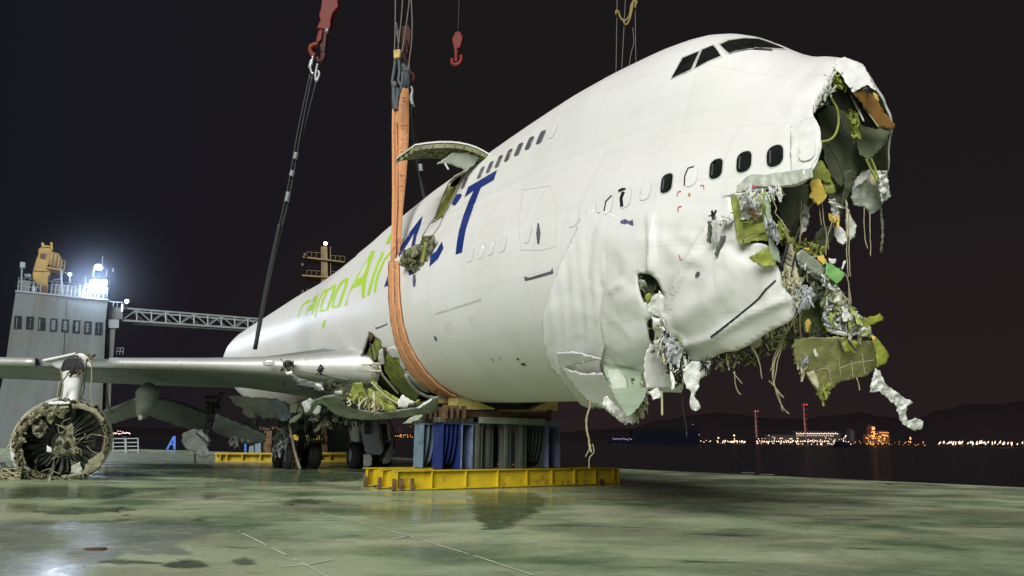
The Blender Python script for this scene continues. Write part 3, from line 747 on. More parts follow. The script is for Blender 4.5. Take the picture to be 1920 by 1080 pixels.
patch('corner_mark', [C1(stroke([(1010, 388), (1010, 355), (1036, 348)], 8))], MT['red'], .012, 3)
patch('corner_mark', [C1(stroke([(1044, 713), (1052, 748), (1072, 740)], 8))], MT['red'], .012, 3)
patch('warning_mark', [C1([(1082, 262), (1092, 245), (1102, 262), (1098, 272), (1086, 272)])], MT['brown'], .012, 3)
# ---- lettering  c a r g o A i r  A C T
C9 = lambda pts: crop(540, 470, 6.75, pts)
g = []
g.append(C9(stroke([(125, 850), (140, 790), (175, 710), (215, 660), (262, 628)], 12, 20)))                       # c
g.append(C9([(225, 665), (262, 622), (288, 618), (240, 682)]))
g += [C9([(290, 655), (330, 590), (380, 555), (392, 560), (350, 680), (325, 785), (300, 815), (312, 750), (245, 770), (225, 840), (232, 770), (262, 700), (312, 672), (330, 625)])]   # a
g += [C9(stroke([(340, 850), (360, 750), (385, 660)], 20, 26)), C9(stroke([(372, 690), (420, 570), (455, 515), (490, 485)], 18, 24))]   # r
g += [C9(stroke([(560, 470), (500, 500), (455, 600), (425, 690), (412, 770)], 24, 22)), C9(stroke([(600, 430), (570, 540), (520, 680), (495, 745)], 32, 26)), C9(stroke([(548, 470), (600, 435)], 26)), C9(stroke([(405, 768), (505, 746)], 24))]   # g
g += [C9([(450, 880), (485, 880), (462, 960), (440, 995), (432, 930)])]
g += [C9(stroke([(745, 355), (680, 400), (620, 500), (585, 600), (560, 710)], 28, 26)), C9(stroke([(755, 345), (735, 430), (695, 550), (650, 690)], 36, 32)), C9(stroke([(552, 718), (600, 712), (655, 695)], 26))]   # o
g += [C9([(715, 700), (735, 640), (790, 480), (875, 320), (960, 180), (1060, 0), (1105, 0), (1050, 160), (1000, 330), (975, 500), (975, 590), (935, 600), (935, 500), (930, 425), (800, 490), (770, 560), (745, 690)])]   # A
hole_A = C9([(880, 360), (930, 340), (955, 310), (1000, 190), (1015, 110), (960, 200)])
g += [C9(stroke([(1015, 570), (1040, 470), (1080, 330), (1130, 190), (1205, 20)], 36, 30))]                        # i
g += [C9(stroke([(1100, 525), (1110, 420), (1150, 280), (1220, 120), (1310, 10)], 34, 26))]                        # r
g += [C5(stroke([(1225, 310), (1240, 270), (1262, 235)], 22))]
vv_letters = patch('green_lettering', g, MT['green'], .007, 5)
patch('letter_gap', hole_A, MT['hull_plain'], .010, 5, parent=vv_letters)
C7 = lambda pts: crop(700, 300, 4.154, pts)
b_ = [C7([(710, 292), (740, 210), (965, 78), (940, 155), (838, 215), (768, 400), (722, 540), (704, 640), (693, 720), (641, 738), (652, 640), (668, 550), (700, 440), (745, 320), (783, 238)]),   # T
      C7([(610, 345), (645, 270), (680, 262), (692, 275), (665, 320), (635, 358)]),   # C upper end
      C7([(535, 635), (548, 685), (505, 770), (437, 832), (446, 742), (490, 710)]),                                   # C lower end
      C7([(195, 720), (290, 555), (385, 432), (372, 500), (335, 600), (325, 668), (295, 675), (318, 570), (240, 700), (200, 760)]),  # A
      C7([(85, 990), (115, 900), (150, 830), (150, 905), (115, 980)]),
      C7([(275, 850), (318, 850), (312, 888), (278, 898)])]
for q in b_: patch('blue_letter', q, MT['blue'], .007, 5)
# ---- upper deck hatch: dark jamb inside, ramp panel, open door above, slide gear hanging out below
patch('hatch_jamb', C7([(580, 170), (640, 125), (730, 80), (700, 140), (640, 260), (600, 340), (540, 440), (455, 490), (465, 430)]), MT['olive'], -.22, 5, dented=False)
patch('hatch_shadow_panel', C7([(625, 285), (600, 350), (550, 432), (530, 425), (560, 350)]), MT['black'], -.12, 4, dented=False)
patch('hatch_rim', [C7(stroke([(465, 480), (540, 300), (590, 180), (640, 130), (718, 88)], 7)), C7(stroke([(548, 432), (605, 330), (650, 240), (712, 105)], 7))], MT['cream'], .03, 4)
patch('hatch_gauze_panel', C7([(465, 450), (530, 320), (585, 200), (640, 200), (610, 280), (560, 360), (500, 460)]), MT['olive'], -.05, 4, wrinkle=.04, wfreq=.3, dented=False)
patch('hatch_sill', [C7(stroke([(380, 600), (440, 500), (460, 470)], 4)), C7(stroke([(548, 435), (520, 510), (470, 580)], 4)), C7(stroke([(455, 490), (545, 435)], 6))], MT['dullwin'], .012, 4)
mb = MB(); top = [(770, 276), (778, 270), (800, 266.5), (823, 264.5), (845, 264.5), (861, 266), (878, 269.5), (893, 274.5), (906, 281), (916, 287), (928, 296)]
fr_ = [at(u, v, 20.4 + .55 * i / 10) for i, (u, v) in enumerate(top)]
n_ = len(fr_); th = PU * .045; dp = PA * 1.12
vs = fr_ + [p - th for p in fr_] + [p + dp for p in fr_] + [p + dp - th for p in fr_]
fs = []
for i in range(n_ - 1): fs += [(i, i + 1, 2 * n_ + i + 1, 2 * n_ + i), (n_ + i, 3 * n_ + i, 3 * n_ + i + 1, n_ + i + 1), (i, n_ + i, n_ + i + 1, i + 1), (2 * n_ + i, 2 * n_ + i + 1, 3 * n_ + i + 1, 3 * n_ + i)]
fs += [(0, 2 * n_, 3 * n_, n_), (n_ - 1, 2 * n_ - 1, 4 * n_ - 1, 3 * n_ - 1)]
hd = mesh_obj('hatch_door', vs, fs, MT['skin'], plane)
hd['label'] = 'open upper deck hatch door raised above the body, green ribbed underside'
lin = MB(); 
lin.add([p - th * 1.2 for p in fr_] + [p + dp - th * 1.2 for p in fr_], [(i, n_ + i, n_ + i + 1, i + 1) for i in range(n_ - 1)]).build('door_lining', MT['olive'], hd)
for t in (.02, .33, .66, .98):
    mb = MB()
    for i in range(n_ - 1):
        a, b = fr_[i] + dp * t - th * 1.3, fr_[i + 1] + dp * t - th * 1.3
        mb.add([a, b, b - PU * .13, a - PU * .13, a + PA * .03, b + PA * .03, b - PU * .13 + PA * .03, a - PU * .13 + PA * .03], [(0, 1, 2, 3), (7, 6, 5, 4), (3, 2, 6, 7)])
    mb.build('door_rib', MT['casing'], hd)
for i in range(0, n_ - 1):
    a = fr_[i].lerp(fr_[i + 1], .5) - th * 1.25 - PU * .05
    MB().bar(a, a + dp, .035, .10).build('door_stringer', MT['olive'], hd)
sheet('door_liner_panel', C6([(440, 290), (500, 250), (560, 208), (640, 205), (745, 240), (700, 300), (650, 330), (560, 300), (510, 285)]), MT['grey_skin'], 20.9, (.6, .5), parent=hd, wrinkle=.04)
cable('door_strut', C6([(500, 285), (525, 328)]), 20.7, .03, MT['skin'], hd)
sheet('slide_gear', C7([(380, 600), (460, 580), (475, 610), (450, 740), (435, 830), (385, 855), (330, 878), (270, 850), (195, 812), (215, 760), (235, 720), (300, 680), (370, 650)]), MT['gearm'], 21.2, (-2.2, 0), wrinkle=.25, wfreq=.12, thick=.05)
sheet('slide_gear_cover', C7([(230, 720), (300, 680), (355, 660), (345, 740), (300, 760), (330, 800), (250, 810), (215, 790)]), MT['mixdeb'], 21.2, (-2.2, .2), wrinkle=.18, wfreq=.15, thick=.04)
cable('slide_gear_frame', C7([(472, 600), (455, 700), (432, 828)]), 20.9, .035, MT['cream'])
cable('slide_gear_frame', C7([(410, 640), (400, 720), (380, 800)]), 20.9, .07, MT['olive'])
shreds('slide_gear_debris', C7([(380, 600), (460, 590), (435, 820), (330, 875), (200, 815), (240, 720), (370, 655)]), 26, .08, MT['steel'], 21.0, .12)
shreds('slide_gear_debris', C7([(380, 600), (460, 590), (435, 820), (330, 875), (200, 815), (240, 720), (370, 655)]), 16, .07, MT['cream'], 21.0, .12)
# ---------------------------------------------------------------- torn nose
C4 = lambda pts: crop(1020, 500, 3.375, pts)
C3 = lambda pts: crop(1360, 540, 3.857, pts)
C2 = lambda pts: crop(1360, 320, 4.155, pts)
lip = [(1093, 402), (1078, 440), (1060, 478), (1040, 540), (1026, 598), (1029, 633), (1034, 660), (1040, 680), (1048, 688), (1060, 692), (1067, 712), (1080, 728), (1092, 742), (1112, 752), (1130, 764), (1150, 776), (1166, 790), (1160, 762), (1146, 740), (1136, 706), (1129, 678), (1140, 640), (1128, 600), (1132, 560), (1150, 530), (1196, 508), (1196, 470), (1190, 425), (1140, 398)]
def glip(u, v):
    t = max(0, min(1, (v - 560) / 200)); e = max(0, 1 - (u - (1026 if v < 640 else 1026 + (v - 640) * .95)) / 60) if True else 0
    f = min(1, max(0, (v - 400) / 170)); return .012 + .03 * f + .10 * t + .07 * max(0, min(1, e)) * f + f * (.016 * math.sin(u * .16 + v * .02) + .01 * math.sin(u * .31 - v * .035))
patch('torn_skin_flap', lip, MT['hull_plain'], .0, 5, wrinkle=.012, wfreq=.03, thick=.015, grow=glip, dented=False)
sheet('torn_skin_flap', [(1058, 690), (1092, 700), (1130, 700), (1150, 735), (1172, 770), (1180, 786), (1168, 793), (1150, 780), (1128, 763), (1092, 744), (1067, 712), (1050, 692), (1045, 660), (1080, 660), (1128, 672)], MT['hull_plain'], 15.2, (-1.25, 1.6), wrinkle=.06, wfreq=.04)
sheet('buckled_panel', [(1129, 678), (1170, 662), (1219, 644), (1214, 668), (1204, 700), (1200, 722), (1214, 730), (1206, 752), (1190, 772), (1176, 780), (1158, 752), (1140, 718)], MT['pale_green'], 13.6, (-.4, -2.8), wrinkle=.06)  # shade and green bounce light on this panel are put into its colour
sheet('buckled_panel', [(1137, 690), (1160, 692), (1170, 702), (1176, 726), (1170, 745), (1150, 738)], MT['grey_skin'], 13.45, (-.3, -1.0), wrinkle=.03)
sheet('buckled_panel', [(1219, 645), (1228, 648), (1240, 665), (1252, 690), (1264, 704), (1262, 728), (1236, 728), (1212, 728), (1208, 705), (1208, 672)], MT['skin'], 13.3, (.5, .2), wrinkle=.03)
sheet('torn_skin_flap', C4([(380, 830), (400, 815), (450, 870), (520, 930), (560, 925), (600, 880), (640, 830), (655, 800), (640, 900), (600, 960), (570, 990), (500, 985), (440, 930), (370, 880)]), MT['skin_thin'], 13.6, (0, 0), wrinkle=.12, wfreq=.12)
shreds('torn_insulation', C4([(540, 760), (600, 740), (650, 790), (640, 900), (590, 940), (540, 900), (530, 820)]), 90, .085, MT['cream'], 13.5, .15)
shreds('torn_insulation', C4([(540, 760), (600, 740), (650, 790), (640, 900), (590, 940), (540, 900), (530, 820)]), 60, .08, MT['dark_olive'], 13.5, .15)
shreds('torn_edge_scraps', C4([(400, 900), (470, 960), (520, 990), (580, 985), (600, 960), (520, 950), (430, 880)]), 45, .06, MT['skin_thin'], 13.6, .1)
# crumpled column between the two swollen panels
sheet('torn_skin_flap', C4([(660, 235), (700, 190), (730, 150), (765, 200), (790, 250), (792, 340), (740, 330), (690, 300), (655, 290)]), MT['skin_thin'], 12.6, (0, .3), wrinkle=.08, wfreq=.08)
sheet('torn_skin_flap', C4([(680, 310), (720, 330), (760, 320), (800, 360), (830, 400), (800, 420), (770, 500), (740, 470), (700, 440)]), MT['skin_thin'], 12.7, (0, .3), wrinkle=.12, wfreq=.12)
sheet('torn_skin_flap', C4([(690, 470), (720, 460), (760, 520), (765, 600), (780, 650), (730, 600), (700, 530)]), MT['grey_skin'], 12.75, (0, .3), wrinkle=.1, wfreq=.12)
colr = C4([(680, 320), (720, 320), (830, 380), (890, 430), (900, 520), (925, 580), (920, 620), (880, 660), (850, 760), (815, 740), (790, 640), (760, 600), (700, 480)])
crumple('crumpled_foil', C4([(780, 460), (830, 420), (870, 480), (880, 560), (850, 620), (790, 600), (765, 540)]), 110, .075, MT['foil'], 12.5, .14)
shreds('torn_insulation', colr, 120, .07, MT['dark_olive'], 12.85, .2)
shreds('torn_insulation', colr, 45, .065, MT['cream'], 12.7, .15)
shreds('torn_insulation', colr, 50, .07, MT['skin_thin'], 12.6, .15)
sheet('primer_scrap', C4([(845, 410), (870, 405), (888, 440), (890, 480), (870, 490), (848, 450)]), MT['primer'], 12.5, wrinkle=.05)
shreds('torn_insulation', C4([(600, 40), (640, 70), (655, 130), (690, 150), (735, 60), (760, 150), (700, 190), (660, 230), (620, 150)]), 60, .075, MT['dark_olive'], 12.8, .12)
sheet('grey_scrap', C4([(600, 85), (640, 90), (658, 140), (640, 180), (610, 140)]), MT['grey_skin'], 12.75, (0, 1.0), wrinkle=.05)
sheet('primer_scrap', C4([(640, 180), (660, 165), (690, 175), (675, 205), (655, 235), (640, 210)]), MT['primer'], 12.7, wrinkle=.03)
shreds('torn_insulation', C4([(810, 690), (880, 680), (870, 770), (830, 770)]), 40, .06, MT['steel'], 12.7, .1)
# hanging rags under the nose
sheet('hanging_rag', C4([(880, 650), (930, 600), (990, 600), (1060, 590), (1050, 640), (1030, 690), (990, 710), (975, 770), (950, 820), (975, 850), (992, 890), (960, 915), (935, 905), (922, 860), (930, 790), (900, 770), (880, 700)]), MT['skin_thin'], 12.3, wrinkle=.12, wfreq=.1)
shreds('torn_insulation', C4([(960, 610), (1070, 580), (1040, 680), (990, 700)]), 25, .06, MT['dark_olive'], 12.2, .1)
sheet('hanging_rag', C4([(650, 795), (690, 780), (720, 765), (745, 800), (735, 830), (690, 845), (680, 815)]), MT['skin_thin'], 13.2, wrinkle=.08, wfreq=.12)
cable('hanging_strip', C4([(746, 790), (747, 860), (748, 940)]), 13.2, .022, MT['cream'])
# underside clutter behind the lower skin
under = [(1340, 668), (1370, 656), (1400, 646), (1430, 632), (1470, 612), (1500, 596), (1512, 640), (1490, 655), (1460, 650), (1436, 668), (1410, 682), (1380, 690), (1350, 690)]
shreds('torn_structure', under, 55, .1, MT['dark_olive'], 12.6, .3, hang=False)
shreds('torn_structure', under, 55, .1, MT['mixdeb'], 12.4, .3, hang=False)
shreds('torn_structure', under, 60, .09, MT['olive'], 12.5, .25)
shreds('torn_insulation', under, 55, .07, MT['cream'], 12.3, .2)
sheet('primer_scrap', C3([(160, 400), (240, 350), (270, 380), (255, 420), (200, 440)]), MT['cream'], 12.2, wrinkle=.04)
# lower edge seam
patch('seam_line', stroke(C1([(1760, 893), (1700, 950), (1640, 1020), (1580, 1070)]) + C4([(1200, 330), (1095, 405)]), 3.2), MT['black'], .012, 3)
# shell behind, seen through the mouth
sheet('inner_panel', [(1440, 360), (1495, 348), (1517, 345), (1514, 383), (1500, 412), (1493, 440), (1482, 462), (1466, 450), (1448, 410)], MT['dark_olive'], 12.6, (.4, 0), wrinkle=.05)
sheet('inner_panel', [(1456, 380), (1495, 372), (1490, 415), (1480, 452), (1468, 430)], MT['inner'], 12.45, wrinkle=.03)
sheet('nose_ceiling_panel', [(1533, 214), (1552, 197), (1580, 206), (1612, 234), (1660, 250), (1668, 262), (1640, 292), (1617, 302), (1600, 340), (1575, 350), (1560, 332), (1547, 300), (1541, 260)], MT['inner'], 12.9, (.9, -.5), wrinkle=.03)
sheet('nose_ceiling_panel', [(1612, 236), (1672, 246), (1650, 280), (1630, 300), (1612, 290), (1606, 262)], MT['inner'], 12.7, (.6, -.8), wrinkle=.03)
sheet('torn_skin_flap', C8([(1315, 325), (1350, 350), (1380, 400), (1430, 480), (1530, 430), (1590, 470), (1560, 380), (1510, 300), (1440, 270), (1380, 240), (1330, 260)]), MT['hull_plain'], 11.9, (.15, -.5), wrinkle=.06, wfreq=.05)
sheet('torn_skin_flap', C8([(1255, 420), (1310, 340), (1330, 330), (1300, 400), (1270, 440), (1210, 560), (1165, 640), (1145, 650), (1150, 610), (1195, 510)]), MT['skin_thin'], 11.5, (.3, 0), wrinkle=.06, wfreq=.1)
shreds('torn_insulation', C8([(1310, 330), (1350, 360), (1400, 470), (1330, 440), (1280, 420)]), 70, .06, MT['primer'], 11.9, .15)
shreds('torn_insulation', C8([(1210, 480), (1280, 420), (1300, 470), (1230, 560), (1180, 600)]), 60, .06, MT['grey_skin'], 11.6, .12)
sheet('dark_rubber_block', C8([(1198, 540), (1215, 528), (1280, 535), (1290, 560), (1260, 570), (1205, 565)]), MT['black'], 11.6, wrinkle=.02)
sheet('duct_panel', C8([(1290, 430), (1350, 425), (1400, 470), (1420, 560), (1430, 640), (1380, 600), (1320, 580), (1295, 510)]), MT['dark_olive'], 12.2, wrinkle=.15, wfreq=.1)
bp = sheet('brown_panel', C8([(1440, 485), (1500, 462), (1540, 480), (1590, 520), (1640, 600), (1690, 670), (1725, 700), (1705, 735), (1650, 715), (1610, 715), (1560, 640), (1490, 545)]), MT['brown'], 12.3, (1.0, .3), wrinkle=.02)
sheet('panel_edge', C8([(1425, 490), (1445, 495), (1560, 640), (1612, 715), (1590, 730), (1520, 650), (1440, 530)]), MT['black'], 12.25, (1.0, .3), wrinkle=.01, parent=bp)
cable('panel_trim', C8([(1450, 500), (1560, 645), (1610, 715)]), 12.2, .012, MT['cream'], bp)
cable('bent_tube', C8([(1428, 500), (1460, 570), (1510, 675)]), 12.15, .018, MT['skin'])
sheet('yellow_scrap', C8([(1575, 480), (1605, 500), (1612, 545), (1590, 530), (1578, 510)]), MT['yellow_rag'], 12.3)
sheet('torn_insulation_sheet', C8([(1480, 470), (1530, 440), (1575, 480), (1590, 520), (1530, 490)]), MT['black'], 12.5, wrinkle=.08)
cable('loose_hose', C8([(1270, 430), (1290, 520), (1330, 590), (1340, 680), (1320, 760), (1280, 800), (1225, 812)]), 11.7, .022, MT['olive'])
cable('loose_hose', C8([(1300, 520), (1340, 620), (1385, 745)]), 11.9, .015, MT['dkwire'])
cable('loose_hose', C8([(1265, 815), (1300, 870), (1350, 970), (1385, 1080)]), 11.8, .014, MT['dkwire'])
shreds('green_clutter', C8([(1400, 580), (1460, 640), (1480, 720), (1440, 800), (1415, 700)]), 40, .07, MT['primer'], 12.2, .12)
for pts in ([(1525, 930), (1560, 1000), (1605, 1080)], [(1560, 925), (1590, 1000), (1600, 1060)]):
    cable('loose_hose', C8(pts), 12.2, .02, MT['olive'])
# skin left of the mouth: door flap with a blanked window
patch('torn_skin_flap', C8([(1020, 715), (1120, 665), (1175, 650), (1215, 720), (1222, 760), (1218, 840), (1195, 930), (1140, 1010), (1080, 1075), (1030, 1070), (1018, 900)]), MT['skin'], .02, 4, wrinkle=.015, wfreq=.06, thick=.01, dented=False)
dw = patch('blanked_window', rrect((1515, 283), 32, 43, -.02), MT['outline'], .045, 5, dented=False)
patch('blank', rrect((1515, 283), 30.4, 41.4, -.02), MT['skin'], .052, 5, parent=dw, dented=False)
# grey crumpled strip under the windows
patch('crumpled_strip', [(1384, 363), (1384, 350), (1392, 342), (1402, 334), (1414, 328), (1436, 330), (1460, 326), (1490, 322), (1524, 316), (1526, 334), (1510, 340), (1495, 347), (1456, 352), (1420, 352)], MT['grey_skin'], .03, 4, wrinkle=.03, wfreq=.09, thick=.012, dented=False)
# green structure hanging below the tear
gp = sheet('primer_panel', C2([(40, 200), (90, 190), (330, 165), (355, 230), (330, 300), (318, 400), (335, 552), (270, 545), (220, 550), (110, 580), (88, 520), (70, 370), (52, 280)]), MT['primer'], 11.0, (-.2, 0), wrinkle=.04, wfreq=.06)
for q in ([(45, 330), (110, 300), (140, 280)], [(120, 405), (200, 398), (330, 370)], [(150, 520), (220, 490), (310, 480)], [(125, 400), (140, 560)], [(95, 215), (125, 400)]):
    cable('stiffener', C2(q), 10.93, .012, MT['olive'], gp)
crumple('torn_insulation', C2([(100, 200), (200, 190), (290, 260), (290, 340), (240, 390), (120, 380)]), 60, .04, MT['skin_thin'], 10.9, .05)
shreds('torn_insulation', C2([(130, 300), (280, 290), (280, 370), (140, 380)]), 30, .03, MT['brown'], 10.88, .04)
shreds('torn_edge_scraps', C2([(100, 170), (330, 140), (430, 150), (440, 190), (330, 210), (120, 230)]), 60, .05, MT['skin_thin'], 10.7, .08)
sheet('yellow_scrap', C2([(412, 130), (440, 125), (462, 180), (440, 165), (412, 162)]), MT['yellow_rag'], 11.0)
sheet('primer_post', C2([(290, 190), (335, 195), (365, 380), (350, 500), (420, 640), (430, 720), (370, 700), (335, 600), (330, 420), (315, 300)]), MT['pale_green'], 10.7, wrinkle=.04)
crumple('crumpled_foil', C2([(300, 370), (370, 380), (400, 450), (430, 560), (370, 540), (320, 470)]), 130, .045, MT['foil'], 10.55, .08)
sheet('primer_petal', C2([(180, 680), (240, 640), (330, 590), (355, 640), (400, 742), (340, 745), (275, 742)]), MT['primer'], 10.7, wrinkle=.05)
sheet('cream_ladder', C2([(490, 590), (522, 560), (545, 680), (560, 780), (585, 860), (560, 860), (520, 800), (450, 780)]), MT['cream'], 10.9, wrinkle=.03)
for t in range(4):
    cable('ladder_slot', C2([(478 - t * 6, 640 + t * 38), (520 - t * 4, 668 + t * 38)]), 10.84, .008, MT['black'])
cable('black_strut', C2([(490, 560), (460, 660), (430, 745)]), 10.8, .028, MT['black'])
cable('black_strut', C2([(548, 640), (530, 720), (512, 800)]), 10.85, .016, MT['black'])
shreds('torn_insulation', C2([(420, 760), (520, 800), (580, 870), (600, 1000), (540, 1080), (500, 960), (440, 860)]), 110, .06, MT['cream'], 10.8, .1)
crumple('crumpled_foil', C2([(540, 900), (640, 890), (690, 980), (650, 1080), (560, 1070), (530, 980)]), 190, .055, MT['foil'], 10.75, .1)
crumple('crumpled_foil', C3([(440, 0), (630, 0), (635, 60), (600, 160), (530, 130), (470, 70)]), 120, .05, MT['foil'], 10.8, .1)
sheet('grey_beam', C2([(552, 650), (600, 612), (700, 690), (798, 772), (735, 826), (640, 760), (560, 705)]), MT['grey_skin'], 11.4, (.5, .3), wrinkle=.02)
sheet('green_bracket', C2([(785, 705), (850, 745), (940, 800), (905, 850), (868, 885), (820, 845), (775, 808)]), mat('pale green plastic', (.20, .42, .14), .5), 11.5, (.3, 0), wrinkle=.05)
sheet('yellow_scrap', C2([(715, 665), (765, 655), (790, 700), (765, 740), (725, 700)]), MT['yellow_rag'], 11.5)
sheet('yellow_scrap', C2([(600, 598), (650, 598), (665, 625), (630, 625)]), MT['yellow_rag'], 11.4)
sheet('white_scrap', C2([(805, 680), (860, 685), (855, 725), (815, 720)]), MT['skin'], 11.6)
sheet('white_scrap', C2([(920, 705), (938, 700), (915, 770), (900, 765)]), MT['skin'], 11.6)
cl = C2([(550, 690), (640, 760), (740, 830), (800, 850), (870, 900), (900, 960), (1000, 1080), (700, 1080), (640, 900), (560, 800)])
shreds('torn_structure', cl, 55, .11, MT['dark_olive'], 12.0, .3)
shreds('torn_structure', cl, 55, .11, MT['mixdeb'], 11.8, .3)
sheet('inner_panel', C2([(560, 720), (640, 780), (740, 850), (800, 960), (830, 1090), (680, 1090), (690, 960), (640, 890), (580, 860)]), MT['dark_olive'], 12.2, wrinkle=.12)
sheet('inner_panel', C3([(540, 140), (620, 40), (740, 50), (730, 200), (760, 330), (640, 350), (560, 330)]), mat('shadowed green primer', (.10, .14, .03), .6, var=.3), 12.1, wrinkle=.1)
crumple('torn_insulation', C2([(560, 690), (860, 860), (900, 960), (820, 980), (740, 860), (600, 770)]), 60, .06, MT['skin_thin'], 11.6, .15)
low = C3([(720, 20), (840, 20), (900, 150), (960, 190), (1050, 280), (1050, 350), (900, 340), (760, 330), (700, 240), (720, 120)])
shreds('torn_structure', low, 45, .10, MT['dark_olive'], 12.0, .25)
shreds('torn_structure', low, 45, .10, MT['mixdeb'], 11.8, .25)
crumple('torn_insulation', low, 130, .075, MT['skin_thin'], 11.7, .2)
crumple('crumpled_foil', low, 60, .07, MT['foil'], 11.7, .2)
shreds('torn_insulation', low, 50, .07, MT['primer'], 11.7, .2)
sheet('cream_scrap', C3([(770, 30), (840, 30), (850, 120), (820, 130), (780, 90)]), MT['cream'], 11.6)
sheet('cream_scrap', C3([(840, 130), (880, 150), (925, 220), (910, 240), (860, 180)]), MT['skin'], 11.55)
fl = sheet('lower_nose_panel', C3([(500, 372), (560, 362), (640, 355), (720, 362), (800, 350), (930, 375), (1060, 382), (1085, 400), (1105, 570), (1005, 640), (960, 645), (880, 668), (830, 680), (800, 700), (760, 740), (745, 790), (700, 822), (675, 790), (670, 752), (620, 690), (580, 610), (535, 580), (510, 540), (495, 450)]), mat('tan olive primer', (.33, .33, .13), .55, var=.22, scale=3, bump=.4, dirt_or_hole=(.2, .21, .09), dscale=2), 11.9, (.4, .6), wrinkle=.06, wfreq=.035)
for q in ([(740, 560), (760, 640), (765, 700)], [(820, 500), (835, 640)], [(910, 520), (925, 650)], [(990, 470), (1010, 630)], [(660, 600), (720, 580), (760, 600)], [(830, 580), (920, 545), (1080, 520)], [(800, 490), (860, 470)]):
    cable('panel_stiffener', C3(q), 11.84, .0045, MT['cream'], fl)
sheet('cream_scrap', C3([(590, 610), (640, 595), (665, 640), (675, 700), (665, 730), (630, 690)]), MT['cream'], 11.7)
sheet('primer_flap', C3([(820, 368), (900, 378), (960, 392), (945, 440), (940, 475), (900, 455), (862, 462), (830, 420)]), MT['primer'], 11.7, wrinkle=.08, wfreq=.1)
cable('black_strut', C3([(820, 375), (855, 460)]), 11.62, .02, MT['dkwire'])
cable('black_strut', C3([(890, 378), (945, 455)]), 11.62, .02, MT['dkwire'])
sheet('primer_flap', C3([(1065, 335), (1110, 380), (1150, 430), (1182, 480), (1165, 538), (1100, 572), (1092, 500), (1075, 420)]), MT['primer'], 11.8, (.5, 0), wrinkle=.07)
sheet('primer_flap', C3([(1035, 212), (1075, 205), (1115, 180), (1150, 222), (1090, 255), (1050, 262), (1045, 300), (1040, 332), (970, 355), (955, 300), (985, 245)]), MT['primer'], 11.8, (.5, 0), wrinkle=.1, wfreq=.1)
sheet('yellow_scrap', C3([(580, 240), (600, 222), (620, 250), (605, 320), (582, 320)]), MT['yellow_rag'], 11.5)
sheet('yellow_scrap', C3([(1050, 340), (1085, 350), (1085, 385), (1065, 375)]), MT['yellow_rag'], 11.6)
crumple('crumpled_foil', C3([(535, 490), (590, 470), (605, 550), (570, 570), (540, 540)]), 80, .05, MT['foil'], 11.6, .08)
sheet('hanging_rag', C3([(630, 370), (660, 380), (655, 440), (670, 495), (650, 500), (635, 450)]), MT['skin_thin'], 11.6)
shreds('torn_insulation', C3([(490, 380), (540, 400), (530, 520), (590, 600), (560, 610), (505, 540)]), 80, .055, MT['cream'], 11.7, .08)
shreds('torn_structure', C3([(450, 350), (560, 300), (760, 330), (900, 350), (700, 390), (520, 420)]), 80, .08, MT['dark_olive'], 11.8, .2)
shreds('torn_structure', C3([(670, 740), (760, 690), (750, 780), (700, 822)]), 40, .06, MT['olive'], 11.8, .1)
rag = sheet('plastic_streamer', C3([(1085, 580), (1120, 598), (1140, 650), (1165, 702), (1225, 742), (1300, 800), (1358, 825), (1310, 855), (1305, 900), (1320, 962), (1375, 940), (1432, 962), (1420, 1020), (1370, 1032), (1320, 1010), (1280, 985), (1255, 920), (1230, 850), (1185, 812), (1155, 775), (1130, 770), (1120, 745), (1045, 752), (1058, 680)]), MT['skin_thin'], 11.9, (.6, .3), wrinkle=.16, wfreq=.09, step=3)
rag['label'] = 'long white plastic streamer blowing from the torn nose'
# bits hanging from the upper nose
sheet('torn_skin_flap', C2([(1060, 0), (1255, 0), (1262, 60), (1275, 130), (1292, 200), (1235, 242), (1200, 300), (1160, 330), (1130, 338), (1085, 280), (1000, 270), (978, 220), (985, 160), (1005, 90)]), MT['grey_skin'], 13.0, (.5, .2), wrinkle=.14, wfreq=.06)
sheet('torn_skin_flap', C2([(1060, 10), (1130, -10), (1110, 60), (1010, 140), (1000, 90)]), MT['skin'], 12.8, wrinkle=.05)
crumple('crumpled_foil', C2([(1180, 0), (1260, 0), (1275, 130), (1240, 230), (1200, 250), (1190, 120)]), 80, .07, MT['skin_thin'], 12.8, .15)
sheet('cream_scrap', C2([(1110, 40), (1150, 20), (1180, 70), (1175, 125), (1140, 110)]), MT['cream'], 12.75)
sheet('olive_strap', C2([(1168, 20), (1188, 20), (1218, 330), (1236, 440), (1228, 600), (1220, 645), (1204, 640), (1217, 500), (1207, 340), (1190, 180)]), MT['inner'], 12.6, wrinkle=.03)
sheet('yellow_rag', C2([(665, 80), (700, 70), (738, 68), (765, 130), (792, 190), (770, 232), (722, 270), (682, 242), (655, 190), (675, 160), (655, 110)]), MT['yellow_rag'], 11.3, wrinkle=.1, wfreq=.1)
sheet('primer_flap', C2([(745, -40), (800, -10), (830, 80), (862, 160), (830, 182), (792, 180), (760, 90)]), MT['olive'], 11.4, wrinkle=.04)
sheet('primer_flap', C8([(1215, 935), (1240, 960), (1295, 1080), (1280, 1090), (1215, 1075), (1140, 1075), (1170, 1010)]), MT['primer'], 11.35, wrinkle=.05)
crumple('torn_insulation', C2([(805, 220), (850, 215), (885, 300), (890, 370), (850, 380), (820, 300)]), 40, .06, MT['skin_thin'], 11.8, .08)
shreds('yellow_insulation', C2([(810, 360), (890, 355), (880, 400), (815, 405)]), 30, .05, MT['yellow_rag'], 11.8, .06)
sheet('hanging_rag', C2([(850, 420), (900, 440), (945, 480), (948, 545), (915, 580), (870, 545), (848, 490)]), MT['skin_thin'], 11.9, wrinkle=.12, wfreq=.12)
